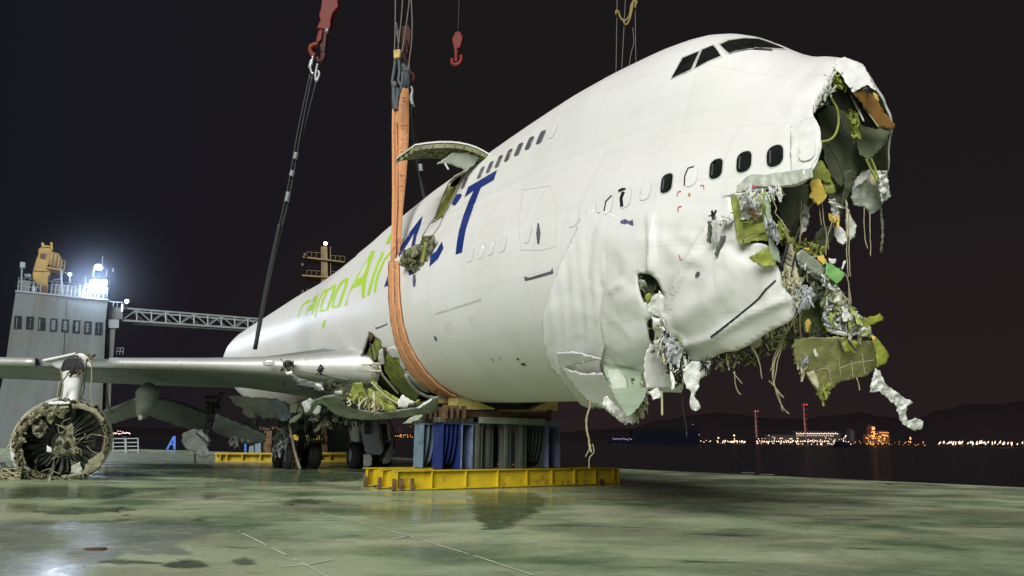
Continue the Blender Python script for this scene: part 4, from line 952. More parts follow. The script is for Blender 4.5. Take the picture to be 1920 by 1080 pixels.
sheet('gauze_fan', C2([(940, 220), (965, 330), (1000, 390), (1024, 430), (1010, 520), (975, 545), (950, 500), (935, 380)]), MT['grey_skin'], 12.2, wrinkle=.08)
sheet('dark_scrap', C2([(880, 400), (940, 240), (1000, 90), (1010, 0), (930, 0), (920, 160), (870, 330)]), MT['dark_olive'], 12.4, wrinkle=.08)
sheet('dark_scrap', C2([(800, 180), (870, 160), (910, 0), (1000, 0), (940, 200), (900, 380), (850, 350)]), MT['inner'], 12.6, wrinkle=.08)
sheet('dark_scrap', C2([(700, 500), (760, 430), (830, 440), (845, 520), (800, 580), (740, 600), (680, 570)]), MT['inner'], 12.2, wrinkle=.1)
crumple('torn_insulation', C2([(600, 260), (650, 280), (650, 420), (600, 500), (570, 520), (590, 400)]), 40, .05, MT['skin_thin'], 11.6, .08)
shreds('torn_structure', C2([(540, 560), (700, 560), (800, 610), (720, 660), (560, 640)]), 50, .09, MT['olive'], 11.6, .12)
shreds('torn_structure', C2([(430, 410), (500, 520), (540, 560), (480, 560), (410, 480)]), 40, .07, MT['primer'], 11.0, .08)
# long pale cables hanging from the tear
for pts, d in [([(1083, 290), (1085, 420), (1090, 540), (1108, 608)], 12.7), ([(1125, 330), (1128, 440), (1128, 560), (1136, 668)], 12.7), ([(940, 240), (945, 500), (948, 700), (962, 828)], 11.9),
               ([(960, 300), (965, 560), (965, 720), (978, 824)], 11.9), ([(750, 240), (765, 380), (790, 520), (785, 660)], 11.5), ([(728, 270), (740, 360), (750, 430)], 11.5), ([(940, 810), (955, 880), (965, 1000), (972, 1060)], 11.7),
               ([(800, 620), (800, 500), (830, 380)], 11.7), ([(340, 180), (400, 290), (390, 330), (420, 370), (500, 480)], 10.7), ([(585, 230), (590, 380), (580, 570)], 11.5), ([(440, 380), (500, 560), (520, 640)], 10.8)]:
    cable('hanging_cable', C2(pts), d, .010, MT['wire'], wob=.02)
for pts in ([(490, 250), (420, 340), (370, 450), (345, 560), (325, 600)], [(520, 180), (440, 330), (380, 480), (350, 600), (345, 700), (400, 770), (425, 790)], [(500, 220), (430, 360), (390, 500), (360, 640), (350, 700), (395, 800), (420, 890)], [(480, 260), (400, 420), (350, 560), (340, 650), (360, 740), (400, 830), (462, 910)], [(500, 200), (455, 300), (410, 380), (375, 480)], [(312, 675), (350, 710), (420, 785)],
            [(190, 430), (225, 480), (250, 570), (268, 655)], [(70, 600), (78, 700), (90, 740), (112, 765)], [(60, 610), (100, 660), (122, 690)], [(955, 650), (968, 742)], [(485, 80), (490, 180), (500, 300)], [(540, 140), (545, 300), (560, 440), (570, 490)], [(840, 50), (885, 100), (870, 140)], [(805, 0), (830, 90), (900, 250), (910, 300)], [(890, 0), (903, 130)]):
    cable('hanging_cable', C3(pts), 11.6, .009, MT['wire'], wob=.03)
for pts in ([(295, 840), (290, 900), (270, 970), (272, 1020), (285, 1080)],):
    cable('hanging_cable', C4(pts) + [(1107, 835), (1109, 848)], 13.9, .022, MT['wire'], wob=.03)
cable('hanging_cable', crop(640, 640, 3.375, [(1580, 655), (1565, 690), (1545, 730)]), 13.9, .010, MT['wire'])
cable('hanging_cable', crop(640, 640, 3.375, [(1590, 650), (1598, 700), (1570, 740), (1568, 805)]), 13.9, .010, MT['wire'])
cable('hanging_cable', C4([(872, 800), (880, 900), (898, 1000), (905, 1080)]), 12.8, .006, MT['dkwire'])
for pts in ([(655, 820), (655, 930)], [(640, 850), (645, 900)], [(700, 780), (680, 840)]):
    cable('hanging_cable', C4(pts), 13.3, .008, MT['wire'])
# small fittings torn out of the side
sheet('bent_bracket', C1([(1228, 455), (1255, 460), (1258, 560), (1250, 630), (1222, 612)]), MT['pipe'], 11.38, wrinkle=.02)
sheet('bent_bracket', C1([(1262, 470), (1275, 480), (1300, 620), (1285, 640), (1262, 560)]), MT['grey_skin'], 11.38, wrinkle=.02)
sheet('bent_bracket', C1([(1322, 570), (1368, 565), (1360, 600), (1325, 660), (1298, 718), (1280, 715), (1290, 650), (1320, 600)]), MT['pipe'], 11.38, wrinkle=.02)
shreds('dark_scrap', C1([(1240, 400), (1290, 400), (1290, 440), (1245, 450)]), 22, .045, MT['black'], 11.38, .04)
crumple('torn_insulation', C1([(1290, 480), (1370, 420), (1430, 460), (1380, 495), (1320, 500)]), 40, .04, MT['skin_thin'], 11.3, .04)
shreds('torn_edge_scraps', C1([(1480, 270), (1560, 270), (1640, 330), (1600, 350), (1500, 310)]), 30, .04, MT['foil'], 10.7, .04)
patch('red_mark', C1([(1598, 238), (1612, 225), (1632, 228), (1630, 248), (1605, 245)]), MT['red'], .20, 3)
patch('black_tear', C1(stroke([(1340, 276), (1400, 268), (1470, 250), (1520, 236)], 3, 9)), MT['black'], .02, 3)

# ---------------------------------------------------------------- torn opening in front of the wing root
CA = lambda pts: crop(660, 600, 5.686, pts)
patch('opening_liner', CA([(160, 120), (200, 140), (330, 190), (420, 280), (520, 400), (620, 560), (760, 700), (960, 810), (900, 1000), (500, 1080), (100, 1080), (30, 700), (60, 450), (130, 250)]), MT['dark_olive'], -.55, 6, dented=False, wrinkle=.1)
for nm, q, m, off in [
    ('primer_panel', [(110, 470), (125, 390), (165, 280), (210, 250), (225, 330), (240, 430), (200, 460), (150, 480)], 'primer', -.12),
    ('primer_panel', [(245, 175), (305, 215), (315, 270), (290, 420), (270, 430), (215, 260), (220, 210)], 'primer', -.05),
    ('torn_tab', [(182, 118), (205, 140), (242, 165), (215, 225), (190, 235)], 'wood', .02),
    ('primer_panel', [(330, 480), (345, 400), (370, 300), (400, 370), (410, 405), (490, 398), (505, 440), (520, 520), (600, 600), (660, 700), (720, 790), (690, 860), (600, 850), (540, 800), (480, 740), (400, 640), (350, 560)], 'primer', -.02),
    ('primer_panel', [(200, 590), (300, 600), (330, 680), (420, 700), (510, 780), (520, 850), (450, 870), (380, 840), (300, 780), (240, 690)], 'olive', -.15),
    ('primer_panel', [(560, 560), (600, 580), (700, 660), (800, 720), (830, 770), (760, 760), (680, 700)], 'pale_green', .02),
    ('primer_panel', [(130, 590), (190, 600), (260, 720), (330, 840), (300, 900), (200, 800), (140, 700)], 'primer', -.25),
    ('torn_tab', [(330, 290), (372, 292), (375, 340), (355, 380), (335, 350)], 'wood', .02),
    ('skin_rim', [(300, 320), (330, 300), (352, 400), (358, 460), (310, 480), (288, 470), (290, 400)], 'skin', .03)]:
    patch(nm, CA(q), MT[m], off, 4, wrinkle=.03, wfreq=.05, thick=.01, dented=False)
for q, w_, m in [([(305, 480), (340, 580), (420, 680), (500, 770)], 16, 'skin'), ([(575, 570), (640, 680), (720, 760), (800, 800), (910, 815)], 26, 'skin'), ([(110, 330), (80, 430), (80, 520), (105, 590)], 24, 'skin'), ([(120, 490), (200, 470), (285, 450)], 18, 'cream'), ([(110, 535), (310, 545)], 16, 'primer'), ([(205, 240), (240, 420)], 10, 'black'), ([(205, 590), (240, 700), (300, 790), (350, 840)], 10, 'cream')]:
    patch('frame_edge', CA(stroke(q, w_)), MT[m], .05, 4, thick=.02, dented=False)
patch('crease_mark', CA(stroke([(545, 530), (590, 530), (625, 470)], 12, 8)), MT['navy'], .01, 4)
patch('skin_patch', CA([(360, 300), (450, 280), (560, 340), (620, 430), (560, 540), (520, 500), (500, 400), (420, 400), (390, 350)]), MT['skin'], .01, 4, wrinkle=.02, thick=.005, dented=False)
# ---------------------------------------------------------------- belly fairing (hull side of the wing root)
def fair_ring(x, a0, a1, n_, off):
    t = (x - 19.5) / 15; k = math.sin(max(0, min(1, t + .18)) * math.pi * .5)
    return [pl(x, (3.25 + .25 * k + off) * math.cos(a0 + (a1 - a0) * i / n_), -.7 - (2.45 + .75 * k + off) * math.sin(a0 + (a1 - a0) * i / n_) * 1.0 + lerp_t(BEND, x)[0]) for i in range(n_ + 1)]
mb = MB(); rows = [fair_ring(x, R(38), R(165), 30, 0) for x in frange(18.8, 33.5, .7)]
mb.add([p for r in rows for p in r], [(i * 31 + j, i * 31 + j + 1, (i + 1) * 31 + j + 1, (i + 1) * 31 + j) for i in range(len(rows) - 1) for j in range(30) if not (i < 4 and j < 11 - i * 1) and not (i in (9, 10, 11, 12) and 3 < j < 14)])
mb.build('belly_fairing', MT['fairing'], plane, smooth=True, solid=.04)
CB = lambda pts: crop(400, 580, 3.375, pts)
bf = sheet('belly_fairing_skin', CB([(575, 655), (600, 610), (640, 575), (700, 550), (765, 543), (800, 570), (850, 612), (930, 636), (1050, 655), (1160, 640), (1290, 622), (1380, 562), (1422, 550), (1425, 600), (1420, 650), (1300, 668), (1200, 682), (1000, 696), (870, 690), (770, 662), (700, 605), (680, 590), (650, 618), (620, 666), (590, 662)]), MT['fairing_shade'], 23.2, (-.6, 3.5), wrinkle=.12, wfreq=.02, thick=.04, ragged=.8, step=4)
sheet('inner_panel', CB([(850, 480), (930, 450), (1040, 500), (1150, 560), (1300, 590), (1400, 560), (1300, 630), (1160, 650), (1050, 665), (900, 640), (820, 590), (740, 545), (780, 500)]), MT['dark_olive'], 23.9, (-.4, 0), wrinkle=.3, wfreq=.08)
for q, m_, d_ in (([(880, 470), (940, 460), (960, 520), (1000, 590), (960, 600), (900, 560), (865, 520)], 'olive', 23.5), ([(980, 500), (1050, 520), (1130, 590), (1170, 640), (1100, 640), (1020, 600), (985, 560)], 'olive', 23.4),
                 ([(975, 538), (1010, 548), (1080, 590), (1160, 620), (1160, 645), (1080, 640), (1010, 600)], 'primer', 23.2), ([(1080, 510), (1160, 560), (1250, 590), (1310, 570), (1300, 600), (1180, 600), (1100, 560)], 'primer', 23.3),
                 ([(1000, 400), (1040, 480), (1110, 550), (1180, 590), (1150, 600), (1060, 550), (1000, 470)], 'olive', 23.6), ([(800, 570), (850, 560), (930, 625), (900, 630), (840, 605)], 'black', 23.1),  # black entries here and below are dark sheets standing for shaded crevices
                 ([(480, 405), (560, 440), (700, 472), (790, 482), (720, 520), (640, 505), (560, 490), (510, 450)], 'wing', 24.6), ([(510, 470), (600, 480), (640, 500), (560, 505)], 'black', 24.4), ([(690, 470), (760, 480), (740, 520), (700, 510)], 'black', 24.3),
                 ([(640, 470), (690, 478), (700, 512), (670, 500)], 'skin_thin', 24.2), ([(770, 515), (820, 515), (818, 550), (780, 548)], 'grey_skin', 23.8), ([(560, 590), (610, 560), (640, 575), (610, 640), (585, 655), (575, 640)], 'fairing', 23.6)):
    sheet('torn_panel_or_shade', CB(q), MT[m_], d_, (-.3, .5), wrinkle=.15, wfreq=.08, thick=.02)
for q in ([(850, 560), (870, 600), (850, 610)], [(920, 560), (925, 600), (922, 632)], [(1060, 590), (1080, 620), (1065, 640)], [(870, 575), (845, 590)], [(1000, 460), (1080, 540), (1170, 600)], [(940, 350), (1060, 345)], [(945, 385), (1065, 392)]):
    cable('torn_rib', CB(q), 23.0, .03, MT['cream'])
shreds('torn_structure', [(655, 735), (720, 745), (770, 760), (740, 772), (670, 760), (640, 742)], 34, .13, MT['olive'], 23.3, .3, hang=False)
shreds('torn_structure', [(600, 712), (680, 728), (700, 752), (660, 748), (600, 728)], 50, .13, MT['dark_olive'], 24.2, .3, hang=False)
shreds('torn_insulation', CA([(100, 850), (240, 850), (300, 930), (290, 990), (180, 960)]), 30, .09, MT['cream'], 22.6, .15)
sheet('white_box_scrap', CA([(480, 870), (540, 795), (600, 830), (660, 880), (640, 900), (600, 905), (590, 935), (490, 935)]), MT['skin'], 21.4, wrinkle=.05)
sheet('dark_scrap', CA([(600, 890), (680, 880), (690, 925), (620, 940)]), MT['black'], 21.4, wrinkle=.04)
sheet('fairing_crease', CA([(690, 930), (840, 840), (860, 845), (710, 945)]), MT['skin'], 21.3, wrinkle=.01)
sheet('torn_fairing_strip', crop(640, 640, 3.375, [(385, 522), (440, 480), (510, 462), (520, 475), (470, 505), (440, 520)]), MT['grey_skin'], 22.0)
# ---------------------------------------------------------------- wing
def le(y): return 22.0 + (y - 3.2) * .86
WT = [  # span: LE u, LE half thickness, chord, TE u
 (2.6, -1.80, .66, 14.3, -2.75), (4.0, -1.72, .50, 13.2, -2.72), (5.5, -1.62, .34, 12.2, -2.66), (7.5, -1.45, .24, 11.0, -2.5), (11.7, -1.12, .17, 9.2, -2.05), (16.0, -.80, .15, 7.9, -1.55), (22.0, -.3, .13, 6.3, -.9)]
def wrow(y, part):
    z, h, c, tz = lerp_t(WT, y); x0 = le(y); out = []
    if part == 'le':
        pr = [(.115, .92), (.07, .95), (.035, .9), (.012, .6), (0, 0), (.004, -.5), (.02, -.85), (.045, -1.0)]
        for t, k in pr: out.append(pl(x0 + t * c, y, z + h * k + (t * .2 if k > 0 else 0)))
    else:
        pr = [(.116, .90, 1), (.3, 1.5, 1), (.55, 1.35, 1), (.8, .7, 1), (.92, .1, 1), (.92, -.1, -1), (.75, -.6, -1), (.5, -1.5, -1), (.25, -1.75, -1), (.10, -1.35, -1), (.044, -.97, -1)]
        for t, k, sg in pr:
            zz = z + (tz - z) * max(0, t - .1) ** 1.3 + h * (k if t < .12 else k * 1.0); out.append(pl(x0 + t * c, y, zz))
    return out
def loft(rows, closed=False):
    n_ = len(rows[0]); vs = [p for r in rows for p in r]; m = n_ if closed else n_ - 1
    return vs, [(i * n_ + j, i * n_ + (j + 1) % n_, (i + 1) * n_ + (j + 1) % n_, (i + 1) * n_ + j) for i in range(len(rows) - 1) for j in range(m)]
wing = MB().add(*loft([wrow(y, 'w') for y in frange(2.4, 22.001, .7)], True)).build('wing', MT['wing'], plane, smooth=True)
wing['label'] = 'swept grey wing with bright metal leading edge and hanging flaps'
for a, b in ((2.5, 11.0), (13.1, 22)):
    MB().add(*loft([wrow(y, 'le') for y in frange(a, b, .35)])).build('leading_edge', MT['metal'], wing, smooth=True, solid=.02)
# slats knocked up round the pylon, dark pylon notch
sheet('slat_panel', [(81, 676), (100, 672), (140, 664), (146, 667), (150, 671), (130, 676), (119, 686), (112, 693), (100, 686)], MT['fairing'], 26.3, parent=wing, wrinkle=.03, thick=.04)
sheet('slat_panel', [(140, 664), (150, 662), (160, 666), (172, 680), (174, 690), (165, 686), (152, 670)], MT['skin'], 26.0, parent=wing, wrinkle=.08, thick=.03)
cable('slat_edge', [(81, 676), (110, 670), (142, 663)], 26.2, .05, MT['skin'], wing)
# hole and patches on the leading edge
def wdisc(u, v, rx_, ry_, d, m, nm):
    return sheet(nm, [(u + rx_ * math.cos(R(a)), v + ry_ * math.sin(R(a))) for a in range(0, 360, 24)], MT[m], d, parent=wing, wrinkle=.02, thick=.02, ragged=.4, step=4)
wdisc(504, 681, 11, 6, 26.0, 'metal', 'landing_light_cover'); wdisc(540, 682, 10, 7, 25.9, 'black', 'landing_light_hole')
shreds('torn_structure', [(524, 688), (550, 676), (552, 690), (530, 698)], 26, .1, MT['steel'], 25.8, .1, parent=wing)
sheet('white_scrap', [(535, 697), (548, 695), (549, 701), (537, 702)], MT['skin'], 25.7, parent=wing)
shreds('torn_structure', [(598, 688), (607, 684), (606, 700), (597, 702)], 14, .1, MT['black'], 25.2, .1, parent=wing)
shreds('torn_structure', [(528, 712), (536, 710), (536, 722), (530, 723)], 10, .1, MT['black'], 26.4, .1, parent=wing)
cable('panel_seam', [(548, 692), (600, 702), (655, 712)], 25.5, .03, MT['wing'], wing)
# hanging flaps and flap track fairings
def slab(name, poly, m, d, tilt, th, parent): 
    o = sheet(name, poly, MT[m], d, tilt, parent=parent, wrinkle=.06, thick=th, wfreq=.03, ragged=1.0); return o
slab('flap', [(196, 770), (225, 760), (262, 745), (262, 762), (258, 780), (205, 796), (190, 790)], 'wing', 34, (-1.5, 2.0), .12, wing)
cable('flap_edge', [(196, 770), (225, 760), (261, 745)], 33.8, .07, MT['fairing'], wing)
slab('flap', [(292, 745), (310, 748), (350, 760), (392, 776), (384, 805), (360, 806), (300, 785), (276, 776), (280, 758)], 'wing', 33, (.5, 1.5), .15, wing)
slab('flap', [(405, 776), (440, 790), (500, 815), (498, 826), (475, 832), (450, 828), (436, 822), (398, 808)], 'wing', 32, (.5, 1.5), .15, wing)
fz = MB().tube([at(278, 722, 31.0), at(277, 735, 30.8), at(274, 755, 30.8), at(267, 778, 31.2)], lambda t: .12 + .38 * math.sin(min(1, t * 1.15) * math.pi * .8 + .3), 12).build('flap_track_fairing', MT['fairing'], wing, smooth=True)
sheet('white_scrap', [(258, 772), (268, 774), (266, 788), (259, 787)], MT['skin'], 30.8, parent=wing)
sheet('torn_fairing', [(344, 812), (362, 804), (380, 806), (392, 822), (388, 840), (396, 852), (380, 860), (366, 848), (350, 842), (341, 828)], MT['fairing'], 31.5, parent=wing, wrinkle=.2, wfreq=.1, thick=.05)
shreds('torn_structure', [(384, 740), (425, 735), (412, 760), (396, 810), (380, 810), (392, 775)], 60, .2, MT['steel'], 31.5, .35, parent=wing, hang=False)
for q in ([(368, 812), (394, 836)], [(386, 808), (396, 830)], [(365, 850), (366, 868)], [(447, 825), (448, 842)], [(199, 735), (204, 765), (210, 775)]):
    cable('control_rod', q, 31.3, .04, MT['pipe'], wing)
shreds('torn_structure', [(425, 822), (470, 826), (450, 832), (436, 836)], 20, .15, MT['fairing'], 31.8, .2, parent=wing)
# crumpled rear lower body showing under the wing
sheet('crumpled_belly_skin', [(428, 742), (470, 745), (520, 748), (545, 760), (540, 785), (500, 786), (470, 772), (440, 758)], MT['skin'], 33.5, (0, 2), wrinkle=.4, wfreq=.07, thick=.03)
sheet('crumpled_belly_skin', [(455, 760), (475, 768), (480, 785), (465, 782), (455, 775)], MT['skin'], 33.0, (0, 0), wrinkle=.3, wfreq=.1)
sheet('crumpled_belly_skin', [(505, 748), (535, 752), (548, 786), (530, 790), (515, 775)], mat('pale blue skin', (.42, .52, .58), .5), 32.8, (0, 0), wrinkle=.3, wfreq=.1)
shreds('torn_structure', [(455, 785), (560, 785), (600, 770), (600, 800), (520, 808), (460, 806)], 90, .2, MT['dark_olive'], 32.5, .6, hang=False)
shreds('torn_structure', [(575, 760), (640, 755), (690, 772), (680, 795), (600, 795)], 110, .22, MT['black'], 29.5, .8, hang=False)
shreds('torn_structure', [(560, 775), (640, 770), (680, 790), (600, 800)], 36, .18, MT['inner'], 28.5, .5, hang=False)
sheet('bent_skin_strip', [(542, 790), (545, 786), (560, 776), (567, 770), (566, 780), (552, 792), (543, 795)], MT['pale_green'], 30.0, wrinkle=.05)
mb = MB()
for i in range(12):
    u = 560 + i * 10; mb.tube([at(u + random.uniform(-4, 4), 760, 30), at(u + random.uniform(-8, 8), 785 + random.uniform(0, 10), 30 + random.uniform(-1, 1)), at(u + random.uniform(-9, 9), 800 + random.uniform(0, 12), 30.5)], .03, 4)
o = mb.build('dangling_hoses', MT['dkwire'], plane); o['kind'] = 'stuff'
sheet('belly_flap', [(568, 775), (575, 768), (590, 757), (603, 762), (598, 776), (588, 776), (575, 772)], MT['fairing'], 27.5, wrinkle=.05)
# ---------------------------------------------------------------- engine and pylon
eng = empty('engine', (0, 0, 0), 0, plane)
Einv = W(plane).inverted(); EC = at(116, 828, 24.3)
eng.location = Einv @ EC; eng['label'] = 'wrecked engine resting on the deck with bare fan and torn green casing'
EA = (PA + Vector((.10, 0, .0))).normalized()
FW = -EA
def jagged(prof, n=48, name='cowl', m='casing', jag=.03, arc=None, solid=.03, up=Vector((0, 0, 1))):
    return MB().lathe(EC, EA, prof, n, arc, up, jag).build(name, MT[m], eng, smooth=False, solid=solid)
jagged([(-.15, 1.38), (-.25, 1.30), (-.1, 1.24), (.35, 1.22)], 60, 'fan_case', 'casing', .012)
jagged([(-.05, 1.42), (.5, 1.46), (1.4, 1.40), (2.6, 1.2)], 48, 'cowl', 'pylon', .004)
jagged([(-.62, 1.36), (-.3, 1.40), (-.05, 1.40)], 44, 'torn_inlet_skin', 'casing', .05, (R(-10), R(100)))
jagged([(-.5, 1.28), (-.2, 1.36), (.0, 1.36)], 40, 'torn_inlet_skin', 'casing', .05, (R(185), R(350)))
jagged([(-.42, 1.30), (-.1, 1.33)], 36, 'torn_inlet_skin', 'wood', .05, (R(20), R(80)))
jagged([(.35, 1.22), (.5, .95), (.6, .2), (.55, .0)], 40, 'fan_back_wall', 'black', 0)
jagged([(.0, .02), (.05, .18), (.2, .34), (.45, .42), (.6, .45)], 24, 'spinner', 'pipe', .03)
for k in range(42):
    a = 2 * math.pi * k / 42 + random.uniform(-.04, .04)
    u_ = Vector((0, 0, 1)); u_ = (u_ - EA * u_.dot(EA)).normalized(); q_ = EA.cross(u_)
    dr_ = u_ * math.cos(a) + q_ * math.sin(a); tg = EA.cross(dr_)
    L_ = 1.2 * random.uniform(.75, 1.0) if 1.2 < a < 5.2 else 1.18
    cut = []
    for t in (0, .35, .7, 1):
        r_ = .38 + (L_ - .38) * t; wd = .06 + .03 * t; tw = .3 + .7 * t; bend = .12 * random.uniform(-1, 1) * t
        c_ = EC + dr_ * r_ + EA * (.16 + bend) + tg * bend; d_ = (EA * math.cos(tw) + tg * math.sin(tw))
        cut += [c_ - d_ * wd, c_ + d_ * wd]
    MB().add(cut, [(2 * i, 2 * i + 1, 2 * i + 3, 2 * i + 2) for i in range(3)]).build('fan_blade', MT['blade'] if k % 4 else MT['pipe'], eng, solid=.012)
def epatch(name, poly, m, d, **k): return sheet(name, poly, MT[m], d, parent=eng, **k)
CE = lambda pts: crop(0, 640, 3.857, pts)
epatch('torn_casing', CE([(480, 620), (520, 590), (535, 640), (530, 690), (470, 720), (400, 740), (440, 690), (480, 670)]), 'casing', 23.5, wrinkle=.15, wfreq=.1)
epatch('torn_casing', CE([(340, 750), (370, 765), (380, 790), (360, 805), (335, 795)]), 'pylon', 23.4, wrinkle=.05)
epatch('torn_casing', CE([(80, 760), (130, 770), (140, 860), (90, 870), (75, 820)]), 'pylon', 23.5, wrinkle=.06)
epatch('torn_casing', CE([(110, 650), (160, 600), (165, 640), (130, 740), (120, 830), (100, 760)]), 'pylon', 23.5, wrinkle=.06)
epatch('torn_casing', CE([(350, 520), (420, 500), (500, 490), (460, 560), (400, 540), (370, 600), (330, 560)]), 'casing', 23.4, wrinkle=.2, wfreq=.1)
epatch('torn_casing', CE([(520, 900), (580, 870), (600, 940), (560, 960), (510, 950)]), 'grey_skin', 23.5, wrinkle=.12, wfreq=.1)
epatch('torn_casing', CE([(520, 450), (600, 450), (700, 490), (760, 570), (740, 590), (680, 520), (600, 490), (530, 490)]), 'casing', 23.4, wrinkle=.06)
epatch('torn_casing', CE([(350, 440), (440, 432), (510, 440), (500, 455), (350, 456)]), 'pylon', 23.4, wrinkle=.03)
epatch('torn_casing', CE([(640, 860), (740, 790), (760, 830), (740, 890), (660, 950), (450, 995), (440, 975), (600, 940)]), 'casing', 23.3, wrinkle=.1)
for q_, m_ in (([(110, 640), (160, 560), (240, 500), (330, 462), (400, 470), (330, 520), (250, 570), (190, 650), (150, 700)], 'casing'), ([(330, 462), (420, 450), (500, 470), (470, 520), (400, 530), (360, 590), (330, 540)], 'gearm'),
               ([(120, 700), (160, 680), (160, 780), (180, 860), (230, 930), (300, 975), (260, 985), (180, 940), (120, 880), (105, 790)], 'casing'), ([(240, 940), (330, 960), (450, 985), (600, 950), (700, 890), (730, 860), (700, 930), (600, 985), (450, 1000), (300, 990)], 'gearm'),
               ([(430, 690), (500, 660), (550, 710), (560, 780), (520, 830), (440, 840), (390, 800), (400, 730)], 'gearm'), ([(240, 600), (300, 560), (340, 600), (330, 680), (270, 700), (230, 660)], 'gearm')):
    sheet('torn_casing', CE(q_), MT[m_], 23.35, parent=eng, step=4, wrinkle=.5, wfreq=.10, ragged=2.5)
shreds('torn_inlet_scraps', CE([(110, 620), (200, 520), (330, 460), (480, 470), (420, 560), (300, 560), (200, 650), (150, 760), (180, 900), (120, 880)]), 30, .12, MT['casing'], 23.2, .12, parent=eng, hang=False)
shreds('torn_inlet_scraps', CE([(200, 520), (330, 460), (480, 470), (440, 520), (300, 540), (220, 600)]), 60, .1, MT['cream'], 23.3, .1, parent=eng, hang=False)
shreds('torn_inlet_scraps', CE([(130, 860), (200, 900), (300, 960), (420, 980), (600, 960), (700, 900), (740, 830), (760, 860), (640, 980), (450, 1000), (220, 960)]), 60, .1, MT['casing'], 23.4, .12, parent=eng, hang=False)
shreds('torn_inlet_scraps', CE([(380, 700), (540, 680), (560, 780), (500, 830), (400, 840), (370, 780)]), 80, .1, MT['inner'], 23.5, .12, parent=eng, hang=False)
for k in range(15):
    a = random.uniform(0, 6.28); r_ = random.uniform(20, 85)
    u0, v0 = 115 + r_ * math.cos(a) * 1.1, 828 + r_ * math.sin(a) * .75; pts = [(u0, v0)]
    for s_ in range(3): pts.append((pts[-1][0] + random.uniform(-16, 16), pts[-1][1] + random.uniform(-12, 14)))
    pts = [(min(205, max(25, x)), min(888, max(765, y))) for x, y in pts]
    cable('loose_wire', pts, 23.2 + random.uniform(0, .3), .009, MT['wire'], eng)
cable('loose_wire', CE([(300, 460), (200, 530), (120, 620), (80, 700), (60, 760), (5, 825)]), 23.1, .018, MT['cream'], eng)
# pylon
pyv = []
for (u, v, hw, d) in ((135, 695, 21, 25.6), (135, 712, 20, 24.9), (134, 735, 18, 24.4), (133, 756, 16, 24.2)):
    c_ = at(u, v, d)
    for a, k in ((0, 0), (.10, .55), (.35, .9), (.8, 1.0), (3.2, .9)):
        pyv.append(c_ + PA * a - Vector((1, 0, 0)) * (hw / F * d) * k)
    for a, k in ((3.2, .9), (.8, 1.0), (.35, .9), (.10, .55)):
        pyv.append(c_ + PA * a + Vector((1, 0, 0)) * (hw / F * d) * k)
rows = [pyv[i * 9:(i + 1) * 9] for i in range(4)]
MB().add(*loft(rows, True)).build('pylon', MT['pylon'], eng, smooth=True)
epatch('pylon_notch', [(114, 699), (115, 688), (120, 677), (130, 670), (142, 668), (152, 674), (158, 684), (158, 696), (145, 692), (130, 693)], 'black', 25.3, wrinkle=.02)
shreds('torn_inlet_scraps', CE([(500, 215), (540, 195), (600, 215), (590, 235), (520, 240)]), 24, .1, MT['wood'], 25.1, .08, parent=eng, hang=False)
shreds('torn_inlet_scraps', CE([(630, 90), (670, 95), (680, 150), (650, 165), (620, 130)]), 24, .1, MT['casing'], 25.2, .08, parent=eng, hang=False)
for pts in ([(565, 100), (540, 170), (490, 240), (450, 300), (430, 400)], [(440, 210), (455, 320), (440, 420)], [(625, 130), (620, 230), (590, 320)], [(660, 140), (665, 260), (660, 400), (685, 480)], [(640, 120), (655, 160)], [(430, 290), (412, 410)], [(600, 240), (610, 330), (585, 410)]):
    cable('loose_wire', CE(pts), 24.2, .02, MT['wire'] if random.random() < .6 else MT['dkwire'], eng)
shreds('torn_inlet_scraps', CE([(660, 450), (700, 440), (720, 490), (690, 500)]), 14, .08, MT['black'], 23.6, .06, parent=eng, hang=False)
# ---------------------------------------------------------------- landing gear
def wheel(c, ax, r, w_, parent):
    c = Vector(c); t = MB().lathe(c, ax, [(-w_ / 2, r * .55), (-w_ / 2, r * .8), (-w_ * .42, r * .95), (-w_ * .2, r), (w_ * .2, r), (w_ * .42, r * .95), (w_ / 2, r * .8), (w_ / 2, r * .55)], 28).build('wheel', MT['tyre'], parent, smooth=True)
    MB().lathe(c, ax, [(-w_ * .3, .02), (-w_ * .3, r * .3), (-w_ * .42, r * .35), (-w_ * .44, r * .55), (w_ * .44, r * .55), (w_ * .42, r * .35), (w_ * .3, .02)], 20).build('rim', MT['rim'], t, smooth=True)
ax = (PS * 1.0); ax.z = 0; ax.normalize()
lg = empty('landing_gear', (0, 0, 0), 0, plane)
for (u, v, d) in ((543, 855, 33.5), (523, 859, 34.8), (571, 852, 36.0), (590, 849, 34.6)):
    c_ = at(u, v, d); c_.z = .62; wheel(c_, ax, .62, .46, lg)
a_, b_ = at(543, 855, 34.2), at(585, 850, 35.3); a_.z = b_.z = .65
MB().bar(a_, b_, .3, .35).bar((a_ + b_) / 2, at(568, 790, 33.0), .32).bar((a_ + b_) / 2 + Vector((.2, 0, .1)), at(600, 785, 33.5), .16).build('gear_strut', MT['steel'], lg)
shreds('torn_structure', [(515, 812), (535, 806), (545, 830), (520, 852), (508, 860), (512, 835)], 90, .16, MT['foil'], 33.2, .25, parent=lg)
shreds('torn_structure', [(545, 795), (600, 790), (610, 825), (560, 830)], 90, .18, MT['steel'], 33.6, .4, parent=lg)
lg2 = empty('landing_gear', (0, 0, 0), 0, plane)
for (u, v, d) in ((664, 853, 35.2), (674, 852, 36.0), (704, 848, 39.0), (722, 849, 37.5)):
    c_ = at(u, v, d); c_.z = .62; wheel(c_, ax, .62, .46, lg2)
a_, b_ = at(668, 855, 35.6), at(710, 850, 38); a_.z = b_.z = .65
MB().bar(a_, b_, .3, .3).bar((a_ + b_) / 2, at(690, 795, 33.0), .3).build('gear_strut', MT['steel'], lg2)
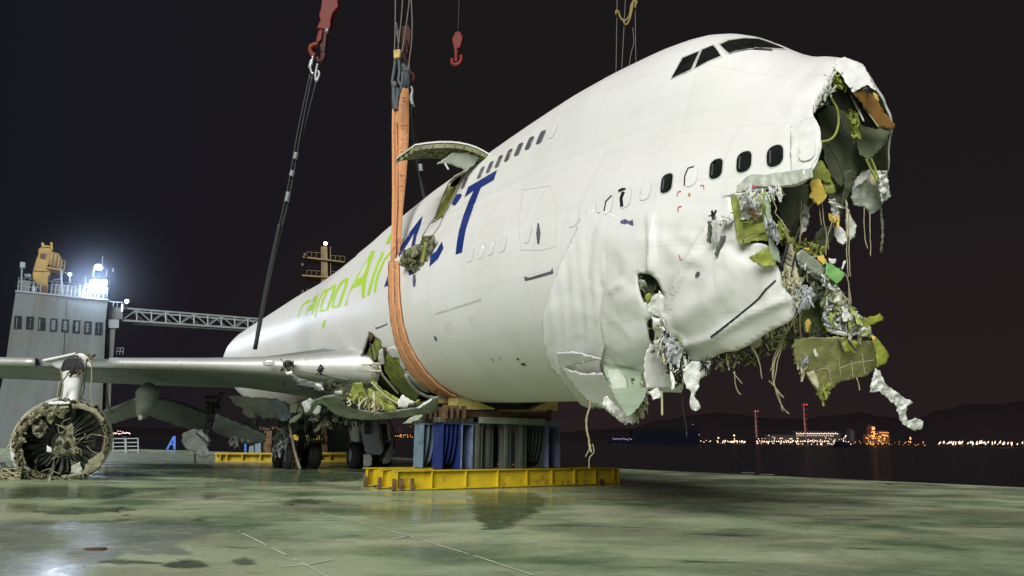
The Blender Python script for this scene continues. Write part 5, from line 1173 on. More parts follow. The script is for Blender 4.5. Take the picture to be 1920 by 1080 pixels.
CG = lambda pts: crop(400, 720, 5.333, pts)
sheet('gear_door', CG([(1470, 400), (1560, 360), (1640, 360), (1660, 500), (1700, 670), (1660, 710), (1530, 700), (1500, 600), (1480, 500)]), mat('lilac grey door', (.27, .26, .33), .5, var=.1), 33.8, (.5, .3), parent=lg2, wrinkle=.03, thick=.05)
sheet('gear_door', CG([(1365, 360), (1470, 350), (1465, 480), (1455, 575), (1380, 570), (1360, 470)]), MT['fairing'], 33.6, parent=lg2, wrinkle=.04, thick=.05)
sheet('gear_door', CG([(1110, 400), (1240, 380), (1340, 420), (1350, 560), (1330, 680), (1180, 685), (1140, 620), (1140, 440)]), MT['tower'], 36.5, parent=lg2, wrinkle=.05, thick=.05)
sheet('gear_door', CG([(1500, 700), (1580, 700), (1585, 800), (1540, 830), (1500, 820)]), MT['fairing'], 33.7, parent=lg2, wrinkle=.05, thick=.04)
sheet('gear_door', CG([(1790, 560), (1815, 600), (1800, 700), (1760, 790), (1690, 790), (1700, 740), (1740, 660)]), MT['fairing'], 36.0, parent=lg2, wrinkle=.05, thick=.05)
for q, m in (([(1650, 360), (1690, 600), (1700, 670)], 'grey_skin'), ([(1740, 380), (1755, 500), (1770, 560)], 'grey_skin'), ([(1750, 360), (1790, 440), (1810, 560), (1795, 660)], 'wood'), ([(1680, 480), (1750, 540)], 'pipe'), ([(1740, 560), (1700, 620)], 'pipe')):
    cable('gear_link', CG(q), 34.5, .05, MT[m], lg2)
sheet('gear_recess', CG([(1660, 400), (1740, 390), (1760, 520), (1700, 650)]), MT['black'], 35.5, parent=lg2)
cable('bent_prop', CG([(760, 390), (775, 480), (800, 600), (820, 690), (870, 850)]), 32.6, .07, MT['cream'])
cable('bent_prop', CG([(810, 760), (840, 810), (865, 850)]), 32.6, .03, MT['wood'])
cable('bent_prop', CG([(800, 770), (790, 820), (780, 870)]), 32.6, .02, MT['wood'])
# ================================================================ things round the aeroplane
def onp(u, v, P0, n):
    r = ray(u, v); t = (P0 - CAM).dot(n) / r.dot(n); return CAM + r * t
def extr(name, poly, P0, n, L_, m, parent=None, ext=None, bevel=0, smooth=False):
    """an outline measured on the plane through P0 (normal n), given real depth L_ along ext"""
    A = [onp(u, v, P0, n) for u, v in poly]; e = (ext or -n).normalized() * L_; B = [p + e for p in A]; k = len(A)
    bm = bmesh.new(); va = [bm.verts.new(p) for p in A]; vb = [bm.verts.new(p) for p in B]
    bm.faces.new(va); bm.faces.new(vb[::-1])
    for i in range(k): bm.faces.new((va[i], vb[i], vb[(i + 1) % k], va[(i + 1) % k]))
    bmesh.ops.recalc_face_normals(bm, faces=bm.faces)
    big = [f for f in bm.faces if len(f.verts) > 4]
    if big: bmesh.ops.triangulate(bm, faces=big)
    bm.verts.index_update()
    vs = [v.co.copy() for v in bm.verts]; fs = [tuple(v.index for v in f.verts) for f in bm.faces]; bm.free()
    o = mesh_obj(name, vs, fs, m, parent, smooth)
    if bevel:
        md = o.modifiers.new('Bevel', 'BEVEL'); md.width = bevel; md.segments = 1; md.limit_method = 'ANGLE'
    return o
UP = Vector((0, 0, 1))
# ---------------------------------------------------------------- yellow steel platform and the support built on it
E1 = Vector((.824, .566, 0)).normalized(); E2 = Vector((-.566, .824, 0)).normalized(); FL = gnd(740, 921)
def BP(t, e, z): return FL + E1 * t + E2 * e + UP * z
BM = Matrix((E1, E2, UP)).transposed()
BH = .56; BL = 8.55
base = empty('yellow_platform', tuple(BP(BL / 2, 1.1, 0)))
tag(base, 'long yellow steel platform under the grey and blue support stack, reflected in the wet deck', 'steel platform')
for e in (0.0, 1.0, 2.05):
    mb = MB(); mb.box(BP(BL / 2, e + .11, BH - .015), (BL, .3, .03), BM); mb.box(BP(BL / 2, e + .11, .04), (BL - .05, .3, .03), BM); mb.box(BP(BL / 2, e + .11, BH / 2), (BL - .1, .03, BH - .08), BM)
    mb.build('beam', MT['base'], base, bevel=.004)
    for t in (.04, 1.15, 2.3, 3.45, 4.55, 5.55, 6.5, 7.4, 8.25, 8.48):
        MB().add([BP(t, e - .035, BH - .035), BP(t + .025, e - .035, BH - .035), BP(t, e + .09, BH - .035), BP(t + .025, e + .09, BH - .035), BP(t, e - .035, .06), BP(t + .025, e - .035, .06), BP(t, e + .09, .06), BP(t + .025, e + .09, .06)], [(0, 1, 3, 2), (4, 6, 7, 5), (0, 4, 5, 1), (2, 3, 7, 6), (0, 2, 6, 4), (1, 5, 7, 3)]).build('stiffener', MT['base'], base)
for t in (.3, 1.9, 3.5, 5.0, 6.6, 8.2):
    MB().box(BP(t, 1.16, BH * .5), (.12, 1.75, BH - .12), BM).build('cross_beam', MT['base'], base)
for t, e in ((-.06, -.05), (-.04, .95), (-.05, 1.95), (.16, -.06), (.5, -.07)):
    MB().box(BP(t, e, .17), (.09, .07, .34), BM).build('lug', MT['wood'], base, bevel=.01)
for t in (3.6, 5.9, 6.15, 6.5, 6.9):
    MB().tube([BP(t, -.07, .02), BP(t, -.09, .12), BP(t + .04, -.09, .16), BP(t + .09, -.07, .10)], .014, 5).build('shackle', MT['wood'], base)
extr('corner_bracket', crop(640, 640, 3.375, [(1635, 905), (1640, 875), (1655, 870), (1665, 880), (1664, 912), (1650, 915)]), BP(7, -.12, 0), E2, .05, MT['rust'], base, E2)
FP = BP(0, .25, 0)
def fblock(t0, t1, e0, e1, m, ztop, name_l, fins=5, mside=None):
    th = empty('finned_steel_block', tuple(BP((t0 + t1) / 2, (e0 + e1) / 2, BH)))
    MB().box(BP((t0 + t1) / 2, e1 - .02, (BH + ztop) / 2), (t1 - t0, .03, ztop - BH - .01), BM).build('back_plate', MT[m], th)
    MB().box(BP((t0 + t1) / 2, (e0 + e1) / 2, ztop - .02), (t1 - t0 + .04, e1 - e0 + .04, .03), BM).build('top_plate', MT[m], th)
    for k in range(fins):
        t = t0 + (t1 - t0) * k / (fins - 1); P = []
        n_ = 8
        full = k in (0, fins - 1)
        prof = [(e0, ztop - .04)] + [(e0 + (0 if full else (e1 - e0) * .35 * (1 - math.cos(i / n_ * math.pi / 2))), ztop - .3 - (ztop - BH - .5) * i / n_) for i in range(n_ + 1)] + [(e0 if full else e1 - .05, BH + .01), (e1 - .04, BH + .01), (e1 - .04, ztop - .04)]
        q = [BP(t - .008, e, z) for e, z in prof] + [BP(t + .008, e, z) for e, z in prof]; k_ = len(prof)
        fs = [tuple(range(k_)), tuple(range(2 * k_ - 1, k_ - 1, -1))] + [(i, i + k_, (i + 1) % k_ + k_, (i + 1) % k_) for i in range(k_)]
        MB().add(q, fs).build('fin', MT[m if not full or not mside else mside], th)
    tag(th, name_l, 'steel block', 'steel blocks standing on the yellow base'); return th
fblock(1.70, 2.30, .35, 1.0, 'sblue', 1.93, 'vivid blue finned steel block at the front left of the yellow base')
fblock(2.34, 2.72, .30, 1.0, 'gblue', 1.93, 'narrow grey blue block just right of the vivid blue finned one', 2)
fblock(1.62, 2.36, 1.45, 2.1, 'lblue', 1.93, 'pale blue finned steel block at the far left of the support stack')
fblock(4.95, 5.66, .55, 1.2, 'pipe', 1.93, 'dark finned steel block near the right end of the support stack', 6)
fblock(5.70, 6.18, .35, 1.0, 'lblue', 1.93, 'pale blue block at the right end of the support stack', 2, 'gblue')
for i, (t, e, r_, lab) in enumerate(((2.98, .55, .16, 'dark steel pipe beside the grey blue block'), (3.52, .75, .15, 'second pipe from the left, set slightly back'), (4.02, .5, .17, 'pipe left of the wide gap in the middle of the stack'), (4.62, .5, .17, 'pale edged pipe just left of the dark finned block'), (3.28, 1.7, .16, 'pipe of the rear row behind the first gap'), (3.82, 1.7, .16, 'rear row pipe seen between the two middle pipes'), (4.35, 1.75, .16, 'rear row pipe filling the wide middle gap'), (4.95, 1.75, .16, 'rear row pipe partly behind the dark finned block'))):
    th = empty('steel_pipe', tuple(BP(t, e, BH)))
    MB().lathe(BP(t, e, BH), UP, [(0, r_), (1.39, r_)], 20).build('pipe_wall', MT['pipe'], th, smooth=True)
    MB().box(BP(t, e, BH + 1.40), (r_ * 2.3, r_ * 2.3, .025), BM).build('cap_plate', MT['pipe'], th)
    for sgn in (-1, 1):
        MB().box(BP(t + sgn * r_ * .9, e - r_ * .7, BH + .68), (.02, .08, 1.36), BM).build('rib_plate', MT['pipe'], th)
    tag(th, lab, 'steel pipe', 'steel pipes standing on the yellow base')
def simple(name, label, cat, mb, m, group=None, bevel=.01):
    o = mb.build(name, MT[m]); 
    if bevel:
        md = o.modifiers.new('Bevel', 'BEVEL'); md.width = bevel; md.segments = 1; md.limit_method = 'ANGLE'
    return tag(o, label, cat, group)
simple('steel_beam', 'pale weathered beam lying across the tops of the pipes', 'steel beam', MB().box(BP(4.2, .28, 2.045), (2.5, .2, .2), BM), 'beam')
simple('steel_beam', 'darker rear beam lying behind the pale one across the pipes', 'steel beam', MB().box(BP(3.9, 1.75, 2.045), (4.4, .3, .2), BM), 'pipe')
simple('steel_beam', 'short mauve grey beam end on the right hand block', 'steel beam', MB().box(BP(5.85, .55, 2.02), (.7, .5, .15), BM), 'gblue')
simple('steel_beam', 'short dark beam capping the vivid blue block', 'steel beam', MB().box(BP(2.15, .55, 2.02), (1.2, .4, .15), BM), 'pipe')
simple('steel_beam', 'short dark beam capping the far left block', 'steel beam', MB().box(BP(2.0, 1.8, 2.02), (.9, .4, .15), BM), 'pipe')
for k, (t, e) in enumerate(((1.70, .3), (1.90, .3), (2.10, .3), (2.34, .3), (1.68, 1.6), (1.86, 1.6), (2.04, 1.6), (2.24, 1.6), (5.75, .4))):
    mb = MB().box(BP(t, e, 2.28), (.045, .28, .36), BM).box(BP(t, e + .02, 2.2), (.02, .3, .3), BM)
    nm = ('first', 'second', 'third', 'fourth')[k % 4]
    lab = 'rusty upright plate at the right end under the yellow saddle' if k == 8 else f'{nm} rusty upright plate from the left on the {"vivid blue" if k < 4 else "far left pale blue"} block'
    simple('upright_plate', lab, 'steel plate', mb, 'wood', 'rusty plates under the saddles', 0)
simple('timber', 'dark timber lying along the stack between the saddles', 'timber', MB().box(BP(4.05, .75, 2.24), (3.7, .5, .22), BM), 'wood')
simple('timber', 'thin dark timber behind, level with the rusty plates', 'timber', MB().box(BP(4.0, 1.75, 2.24), (3.6, .4, .22), BM), 'wood')
def saddle(poly, lab, e=.4, L_=.55):
    o = extr('timber_saddle', poly, BP(0, e, 0), E2, L_, MT['saddle'], None, E2, .01); tag(o, lab, 'saddle', 'yellow timber saddles under the belly'); return o
saddle([(857, 745), (875, 743), (900, 754), (928, 766), (928, 768), (857, 768)], 'large yellow wedge saddle at the front left under the belly')
saddle([(998, 768), (1010, 761), (1034, 751), (1046, 748), (1046, 770), (998, 770)], 'yellow wedge saddle at the right end of the stack')
saddle([(820, 748), (846, 747), (852, 766), (852, 770), (842, 770), (841, 756), (820, 756)], 'small yellow saddle at the far left of the stack', 1.5, .4)
saddle([(936, 768), (990, 768), (990, 774), (936, 774)], 'low yellow packing strip in the middle of the stack', .7, .3)
pad = extr('rubber_pad', [(872, 741), (868, 736), (885, 742), (920, 752), (960, 757), (1000, 757), (1038, 749), (1036, 756), (1000, 768), (930, 769), (926, 764), (900, 752)], BP(0, .75, 0), E2, 1.3, MT['black'], None, E2)
tag(pad, 'black rubber pad pressed between the belly and the saddles', 'rubber pad')
for j, (u0, v0, e) in enumerate(((823, 746, 1.55), (829, 746, 1.55), (835, 745, 1.55), (841, 744, 1.55), (862, 742, .35), (867, 741, .35), (872, 740, .35), (877, 740, .35))):
    P = [onp(u0 + a, v0 + b, BP(0, e, 0), E2) for a, b in ((-3, 2), (-2, -5), (0, -8), (2, -7), (3, -2), (2, 2))]
    o = MB().tube(P, .022, 5).build('wire_loop', MT['trolley'], smooth=True); tag(o, ('first', 'second', 'third', 'fourth')[j % 4] + ' wire loop from the left above the ' + ('small' if j < 4 else 'large') + ' yellow saddle', 'wire loop', 'wire loops above the saddles')
# ---------------------------------------------------------------- orange sling
def ribbon(name, rows, m, parent, th=.02):
    """rows: (u, v, distance, half width in pixels, twist)"""
    vs = []
    for (u, v, d, hw, tw) in rows:
        c_ = at(u, v, d); a = rt * (hw / F * d) + fw * (math.sin(tw) * .12); vs += [c_ - a, c_ - a * .33 + fw * -.03, c_ + a * .33 + fw * .02, c_ + a]
    fs = [(4 * i + j, 4 * i + j + 1, 4 * i + j + 5, 4 * i + j + 4) for i in range(len(rows) - 1) for j in range(3)]
    o = mesh_obj(name, vs, fs, MT[m], parent, True); md = o.modifiers.new('Solidify', 'SOLIDIFY'); md.thickness = th; md.offset = 0; return o
sl = empty('lifting_sling', tuple(at(742, 300, 22.6))); tag(sl, 'wide orange lifting sling hanging from the crane hook and wrapped under the body', 'sling')
hp = hit(742, 480)[0]; d0 = (hp - CAM).dot(fw) - .1
def dz(v): return d0 + (480 - v) / F * d0 * .235
def sp_(rows): return [(u, v, dz(v) - o_, h, t) for (u, v, h, t, o_) in rows]
ribbon('sling_strand', sp_([(760, 160, 5, 0, .06), (759, 175, 8, 0, .06), (757, 200, 9.5, .2, .06), (757, 240, 9.5, .4, .06), (756, 290, 8.5, .6, .05), (753, 340, 7.5, .5, .05), (749, 390, 6.5, .3, .05), (747, 440, 5.5, .1, .06), (745, 470, 5, 0, .05), (746.5, 500, 5, 0, .03)]), 'strap', sl)
ribbon('sling_strand', sp_([(739, 205, 3, .6, .0), (741, 240, 5.5, .8, .0), (742, 300, 6, .9, .0), (742, 360, 6, .7, .02), (741, 420, 6, .4, .03), (739, 460, 6, .2, .05), (738, 500, 6, 0, .05)]), 'strap', sl)
ribbon('sling_strand', sp_([(747, 203, 3, .3, -.05), (748, 260, 5, .4, -.05), (748, 330, 4, .4, -.05), (747, 400, 3, .3, -.03), (744, 450, 2, 0, -.02)]), 'strap', sl)
ribbon('strand_seam', sp_([(744.5, 230, .8, 0, .12), (747, 300, .8, 0, .12), (746, 380, .8, 0, .12), (743.5, 440, .8, 0, .12), (743, 500, .8, 0, .12)]), 'strapd', sl, .01)
Ls = [(732, 492), (732, 530), (733, 565), (737, 603), (745, 642), (757, 672), (774, 700), (797, 722), (822, 736), (842, 742)]
Ms = [(742.5, 492), (742.5, 530), (744, 565), (748, 603), (757, 642), (771, 672), (790, 700), (812, 722), (836, 738), (850, 742)]
Rs = [(751.5, 492), (751.5, 530), (753.5, 565), (758, 603), (769, 642), (785, 672), (803, 697), (824, 718), (845, 733), (860, 740)]
patch('sling_wrap', Ls + [(u - .7, v) for u, v in Ms[::-1]], MT['strap'], .07, 4, parent=sl, thick=.04, dented=False)
patch('sling_wrap', [(u + .7, v) for u, v in Ms] + Rs[::-1], MT['strap'], .075, 4, parent=sl, thick=.04, dented=False)
patch('strand_seam', stroke(Ms, 1.6), MT['strapd'], .05, 4, parent=sl, thick=.02, dented=False)
for (u, v, w_) in ((757, 184, 9), (758, 190, 5), (757, 236, 15), (756, 262, 4), (757, 285, 11), (754, 330, 10), (761, 250, 4), (752, 350, 8)):
    sheet('stitched_mark', [(u - w_ / 2, v - .8), (u + w_ / 2, v - 1.2), (u + w_ / 2, v + .4), (u - w_ / 2, v + .6)], MT['strapd'], dz(v) - .2, parent=sl, thick=.006, wrinkle=0, ragged=.3, step=2)
ribbon('sleeve', sp_([(762, 118, 4, 0, .05), (762, 138, 6, 0, .07), (761, 163, 7, 0, .09)]), 'slv', sl, .05)
ribbon('sleeve', sp_([(738, 160, 2.5, 0, .0), (739, 185, 3.5, 0, .0), (740, 207, 4, 0, .02)]), 'slv', sl, .05)
ribbon('sleeve', sp_([(745, 165, 2, 0, .0), (746, 207, 3, 0, .0)]), 'slv', sl, .05)
# ---------------------------------------------------------------- crane hooks and ropes
def rope3(name, pts, d, r, m, parent): return cable(name, pts, d, r, MT[m], parent)
C0 = lambda pts: crop(540, 0, 4, pts)
def block(name, poly, d, m, parent, th=.35): return extr(name, poly, at(poly[0][0], poly[0][1], d), -fw, th, MT[m], parent, fw, .03)
hk = empty('crane_hook', tuple(at(600, 60, 30))); tag(hk, 'large red crane hook and block above the wing, swinging at a slant', 'crane hook')
block('hook_block', C0([(255, -20), (370, -20), (378, 50), (340, 90), (322, 140), (318, 200), (300, 225), (232, 212), (216, 225), (222, 190), (240, 150), (232, 110), (245, 60)]), 30, 'hook', hk)
block('hook_block', C0([(232, 222), (262, 222), (250, 300), (222, 320), (208, 305), (215, 270)]), 29.8, 'hook', hk, .2)
block('side_plate', C0([(265, 225), (295, 225), (285, 330), (270, 420), (240, 440), (235, 330)]), 29.9, 'hookd', hk, .25)
rope3('hook_curve', C0([(225, 330), (180, 345), (168, 370), (180, 405), (205, 420)]), 29.7, .12, 'hook', hk)
rope3('hook_curve', C0([(275, 400), (262, 440), (240, 460), (215, 430)]), 29.7, .09, 'hookd', hk)
rope3('sheave_pin', C0([(285, 230), (302, 235)]), 29.6, .11, 'trolley', hk)
for q in (C0([(187, 420), (180, 470), (168, 500), (178, 545), (192, 550)]), C0([(222, 480), (210, 540), (205, 585), (215, 605), (235, 560), (228, 530)]), C0([(160, 510), (172, 460), (185, 450)])):
    rope3('shackle', q, 29.6, .055, 'shackle', hk)
rp = empty('wire_rope', tuple(at(535, 370, 30))); tag(rp, 'slanting pair of black wire ropes from the large red hook down to the wing', 'wire rope')
rope3('rope_strand', [(582, 138), (560, 240), (537, 366), (505, 500), (476, 655)], 29.5, .045, 'rope', rp)
rope3('rope_strand', [(586, 140), (566, 240), (543, 366), (510, 500), (480, 655)], 29.5, .045, 'rope', rp)
rope3('rope_strand', [(594, 150), (571, 240), (549, 330), (541, 366), (520, 440)], 29.6, .04, 'rope', rp)
rope3('rope_strand', [(524, 420), (507, 500), (478, 655)], 29.4, .075, 'rope', rp)
for (a, b) in (((556, 286), (553, 298)), ((549, 320), (546, 330)), ((541, 360), (537, 378))):
    rope3('rope_clamp', [a, b], 29.4, .10, 'trolley', rp)
h2 = empty('crane_hook', tuple(at(762, 70, 24.2))); tag(h2, 'dark red hook block behind the hoist ropes, carrying the orange sling', 'crane hook')
block('hook_block', C0([(855, 195), (905, 180), (925, 230), (915, 330), (900, 400), (905, 470), (870, 470), (850, 400), (848, 280)]), 24.6, 'hookd', h2, .3)
block('hook_block', C0([(790, 235), (830, 215), (850, 240), (845, 300), (800, 270)]), 24.8, 'rope', h2, .3)
rope3('hook_curve', C0([(868, 400), (882, 300), (896, 400)]), 24.4, .05, 'hookd', h2)
rope3('hook_curve', C0([(905, 470), (908, 500), (920, 545), (940, 560), (945, 590), (930, 605)]), 24.5, .07, 'hookd', h2)
for q in ([(806, -20), (804, 200), (800, 380), (806, 440)], [(862, -20), (848, 160), (830, 330), (815, 470), (790, 600)], [(914, -20), (888, 180), (860, 360), (845, 430), (862, 540)], [(924, -20), (932, 180), (925, 340), (912, 430), (905, 520)], [(812, 170), (820, 230), (828, 330)]):
    rope3('hoist_rope', C0(q), 24.2, .028, 'ropel', h2)
block('rope_socket', C0([(790, 372), (845, 368), (840, 432), (792, 440)]), 24.0, 'saddle', h2, .2)
for q in ([(806, 440), (790, 560), (782, 620), (798, 655)], [(830, 440), (836, 540), (828, 600), (846, 640)], [(800, 640), (800, 720), (802, 820)], [(862, 540), (852, 640), (820, 740), (815, 820)], [(865, 480), (880, 520), (905, 520), (905, 490)]):
    rope3('hoist_rope', C0(q), 24.1, .05, 'slv', h2)
rope3('rope_clamp', C0([(788, 628), (798, 622), (806, 632), (800, 645)]), 23.9, .07, 'ropel', h2)
h3 = empty('crane_hook', tuple(at(856, 90, 27))); tag(h3, 'small bright red double hook hanging alone right of the sling', 'crane hook')
block('hook_block', C0([(1250, 245), (1275, 228), (1300, 245), (1312, 285), (1300, 330), (1290, 362), (1272, 362), (1268, 385), (1250, 385), (1238, 340), (1230, 290)]), 27, 'hook', h3, .3)
rope3('shank', C0([(1262, 380), (1262, 470)]), 26.9, .09, 'hook', h3)
rope3('hook_curve', C0([(1234, 440), (1230, 470), (1250, 486), (1275, 482), (1296, 460), (1300, 430), (1294, 415)]), 26.9, .085, 'hook', h3)
rope3('hoist_rope', C0([(1276, 230), (1280, 100), (1284, -30)]), 27, .018, 'rope', h3)
h4 = empty('wire_rope', tuple(at(775, 180, 26))); tag(h4, 'black rope pair with pale shackles falling behind the sling to the hump', 'wire rope')
for q in ([(925, 650), (935, 680), (930, 740), (945, 800)], [(935, 680), (920, 730), (930, 780)]): rope3('shackle', C0(q), 26, .05, 'shackle', h4)
rope3('rope_strand', [(771, 210), (777, 270), (787, 330), (797, 380)], 25.5, .07, 'rope', h4)
rope3('rope_strand', [(774, 210), (784, 290), (792, 350), (800, 380)], 25.6, .05, 'rope', h4)
rope3('rope_strand', [(773, 196), (772, 212), (774, 225)], 25.7, .05, 'rope', h4)
rope3('rope_clamp', [(788, 308), (789, 320)], 25.3, .09, 'shackle', h4)
C10 = lambda pts: crop(1080, 0, 5.4, pts)
h5 = empty('hoist_lines', tuple(at(1175, 60, 24))); tag(h5, 'thin vertical hoist lines with a drooping yellow rope above the upper deck', 'hoist lines')
for q in ([(418, -40), (412, 300), (405, 760)], [(502, -40), (485, 300), (462, 720)], [(598, -40), (602, 300), (606, 640)], [(575, 280), (585, 430), (558, 540), (535, 680)]): rope3('hoist_rope', C10(q), 26, .018, 'ropel', h5)
for q in ([(405, 150), (408, 112), (428, 118), (450, 180), (475, 210)], [(470, 190), (490, 215), (540, 160), (560, 50), (580, 20)], [(480, 220), (510, 250), (545, 190), (570, 80), (590, -30)], [(600, -30), (605, 30), (598, 80)], [(570, 20), (610, 10), (612, 40)]): rope3('yellow_rope', C10(q), 25.9, .035, 'yrope', h5)
# ---------------------------------------------------------------- yellow base and props under the wing
TY = 42.0
def vext(name, poly, y, L_, m, parent=None, bevel=0): return extr(name, poly, Vector((0, y, 0)), Vector((0, -1, 0)), L_, MT[m], parent, Vector((-.62 if 70 < y < 90 else 0, 1, 0)), bevel)
b2 = empty('yellow_platform', tuple(gnd(520, 867))); tag(b2, 'brownish yellow steel platform lying in shade beneath the wing', 'steel platform')
yb = gnd(500, 867).y
vext('beam', [(402, 849), (512, 849), (512, 852), (402, 852)], yb, 1.2, 'base', b2); vext('beam', [(402, 864), (512, 864), (512, 867), (402, 867)], yb, 1.2, 'base', b2); vext('web', [(404, 852), (511, 852), (511, 864), (404, 864)], yb + .3, .06, 'base', b2)
for u in (412, 424, 453, 487, 508): vext('stiffener', [(u, 852), (u + 2, 852), (u + 2, 864), (u, 864)], yb + .02, .28, 'base', b2)
b3 = empty('yellow_platform', tuple(gnd(625, 866))); tag(b3, 'short bright yellow steel platform between the two wheel groups', 'steel platform')
vext('beam', [(596, 848), (651, 848), (651, 852), (596, 852)], yb, 1.0, 'base', b3); vext('beam', [(596, 863), (651, 863), (651, 867), (596, 867)], yb, 1.0, 'base', b3); vext('web', [(598, 852), (650, 852), (650, 863), (598, 863)], yb + .3, .06, 'base', b3)
for u in (600, 618, 648): vext('stiffener', [(u, 852), (u + 2, 852), (u + 2, 863), (u, 863)], yb + .02, .28, 'base', b3)
tag(vext('timber_post', [(495, 806), (510, 806), (508, 849), (494, 849)], yb, .5, 'wood'), 'upright brown timber post on the shaded base under the wing', 'timber post')
tag(vext('timber_post', [(487, 800), (526, 801), (526, 806), (487, 806)], yb - .1, .6, 'wood'), 'brown cross timber capping the upright post under the wing', 'timber')
tag(vext('timber_post', [(597, 800), (614, 800), (614, 848), (600, 848)], yb, .5, 'wood'), 'dark brown post standing on the short bright yellow base', 'timber post')
tag(vext('yellow_jack', [(540, 816), (556, 815), (600, 817), (604, 824), (560, 826), (548, 824)], yb - .5, .8, 'base'), 'yellow steel block between the left wheels under the wing', 'jack')
for q, lab in (([(478, 828), (489, 826), (489, 849), (478, 849)], 'pale blue box frame beside the brown timber post'), ([(468, 836), (476, 836), (476, 849), (466, 849)], 'small pale blue stand left of the blue box frame')):
    tag(vext('equipment_stand', q, yb + 1, .5, 'lblue'), lab, 'equipment stand')
tag(vext('blue_prop', [(458, 832), (462, 832), (462, 849), (458, 849)], yb + 1.5, .15, 'blue_stand'), 'thin blue prop at the left of the pale stands', 'prop')
# ---------------------------------------------------------------- rack, blue stand, debris on the deck
CK = lambda pts: crop(0, 630, 4, pts)
rk = empty('equipment_rack', tuple(gnd(238, 849))); tag(rk, 'low grey tubular rack standing beyond the fallen engine', 'rack')
yr = gnd(238, 849).y
def P_(u, v, y): return onp(u, v, Vector((0, y, 0)), Vector((0, -1, 0)))
for a, b in (((840, 770), (1040, 768)), ((840, 800), (1042, 798)), ((840, 830), (1044, 826)), ((840, 862), (1046, 858))):
    MB().bar(P_(*CK([a])[0], yr), P_(*CK([b])[0], yr), .07).build('rail', MT['trolley'], rk)
for u in (848, 938, 945, 1036): MB().bar(P_(*CK([(u, 765)])[0], yr - .05), P_(*CK([(u + 4, 875)])[0], yr - .05), .08).build('upright', MT['trolley'], rk)
MB().bar(P_(*CK([(1036, 765)])[0], yr + 1.5), P_(*CK([(1038, 865)])[0], yr + 1.5), .08).build('upright', MT['trolley'], rk)
bs = empty('blue_stand', tuple(gnd(322, 843.5))); tag(bs, 'bright blue A shaped steel stand near the far edge of the deck', 'stand')
ys = gnd(322, 843.5).y
MB().bar(P_(*CK([(1312, 750)])[0], ys), P_(*CK([(1312, 850)])[0], ys), .25).build('leg', MT['blue_stand'], bs)
MB().bar(P_(*CK([(1308, 755)])[0], ys), P_(*CK([(1256, 850)])[0], ys), .22).build('leg', MT['blue_stand'], bs)
MB().bar(P_(*CK([(1285, 812)])[0], ys), P_(*CK([(1312, 812)])[0], ys), .15).build('crossbar', MT['blue_stand'], bs)
db = empty('engine_debris', tuple(gnd(15, 900))); tag(db, 'tangled olive engine debris lying at the left edge beside the engine', 'debris')
dd_ = 23.2
sheet('torn_casing', [(0, 878), (25, 876), (48, 880), (60, 892), (50, 902), (20, 906), (-20, 906), (-20, 880)], MT['casing'], dd_ + .5, wrinkle=.25, wfreq=.08, parent=db, thick=.03)
shreds('torn_scraps', [(-10, 876), (40, 876), (55, 892), (45, 903), (-10, 905)], 80, .13, MT['inner'], dd_ + .3, .2, parent=db)
for k in range(8):
    p = [(random.uniform(-5, 40), random.uniform(878, 902)) for _ in range(4)]; cable('loose_wire', p, dd_, .015, MT['wire'], db)
for (u, v, r_, m, lab) in ((178, 1031, .10, 'rust', 'flat rusty scrap lying on the bright wet patch of deck'), (1668, 909, .09, 'rope', 'small dark hook lying on the deck near the right edge'), (1400, 887, .25, 'beam', 'flat pale strip lying at the deck edge right of the base'), (1440, 890, .22, 'beam', 'second flat strip at the deck edge, nearer the right'), (215, 960, .05, 'rust', 'tiny rusty flake on the deck in front of the engine'), (237, 967, .04, 'rust', 'tiny brown fragment just behind the wet patch')):
    c_ = gnd(u, v); mb = MB(); q = []
    n_ = 9
    for k in range(n_):
        a = 6.283 * k / n_; rr = r_ * random.uniform(.6, 1.2); q.append(c_ + Vector((math.cos(a) * rr * 1.5, math.sin(a) * rr, .004)))
    vs = q + [p + Vector((0, 0, random.uniform(.008, .02))) for p in q]
    mb.add(vs, [tuple(range(n_, 2 * n_))] + [(i, (i + 1) % n_, n_ + (i + 1) % n_, n_ + i) for i in range(n_)])
    tag(mb.build('deck_scrap', MT[m]), lab, 'scrap')
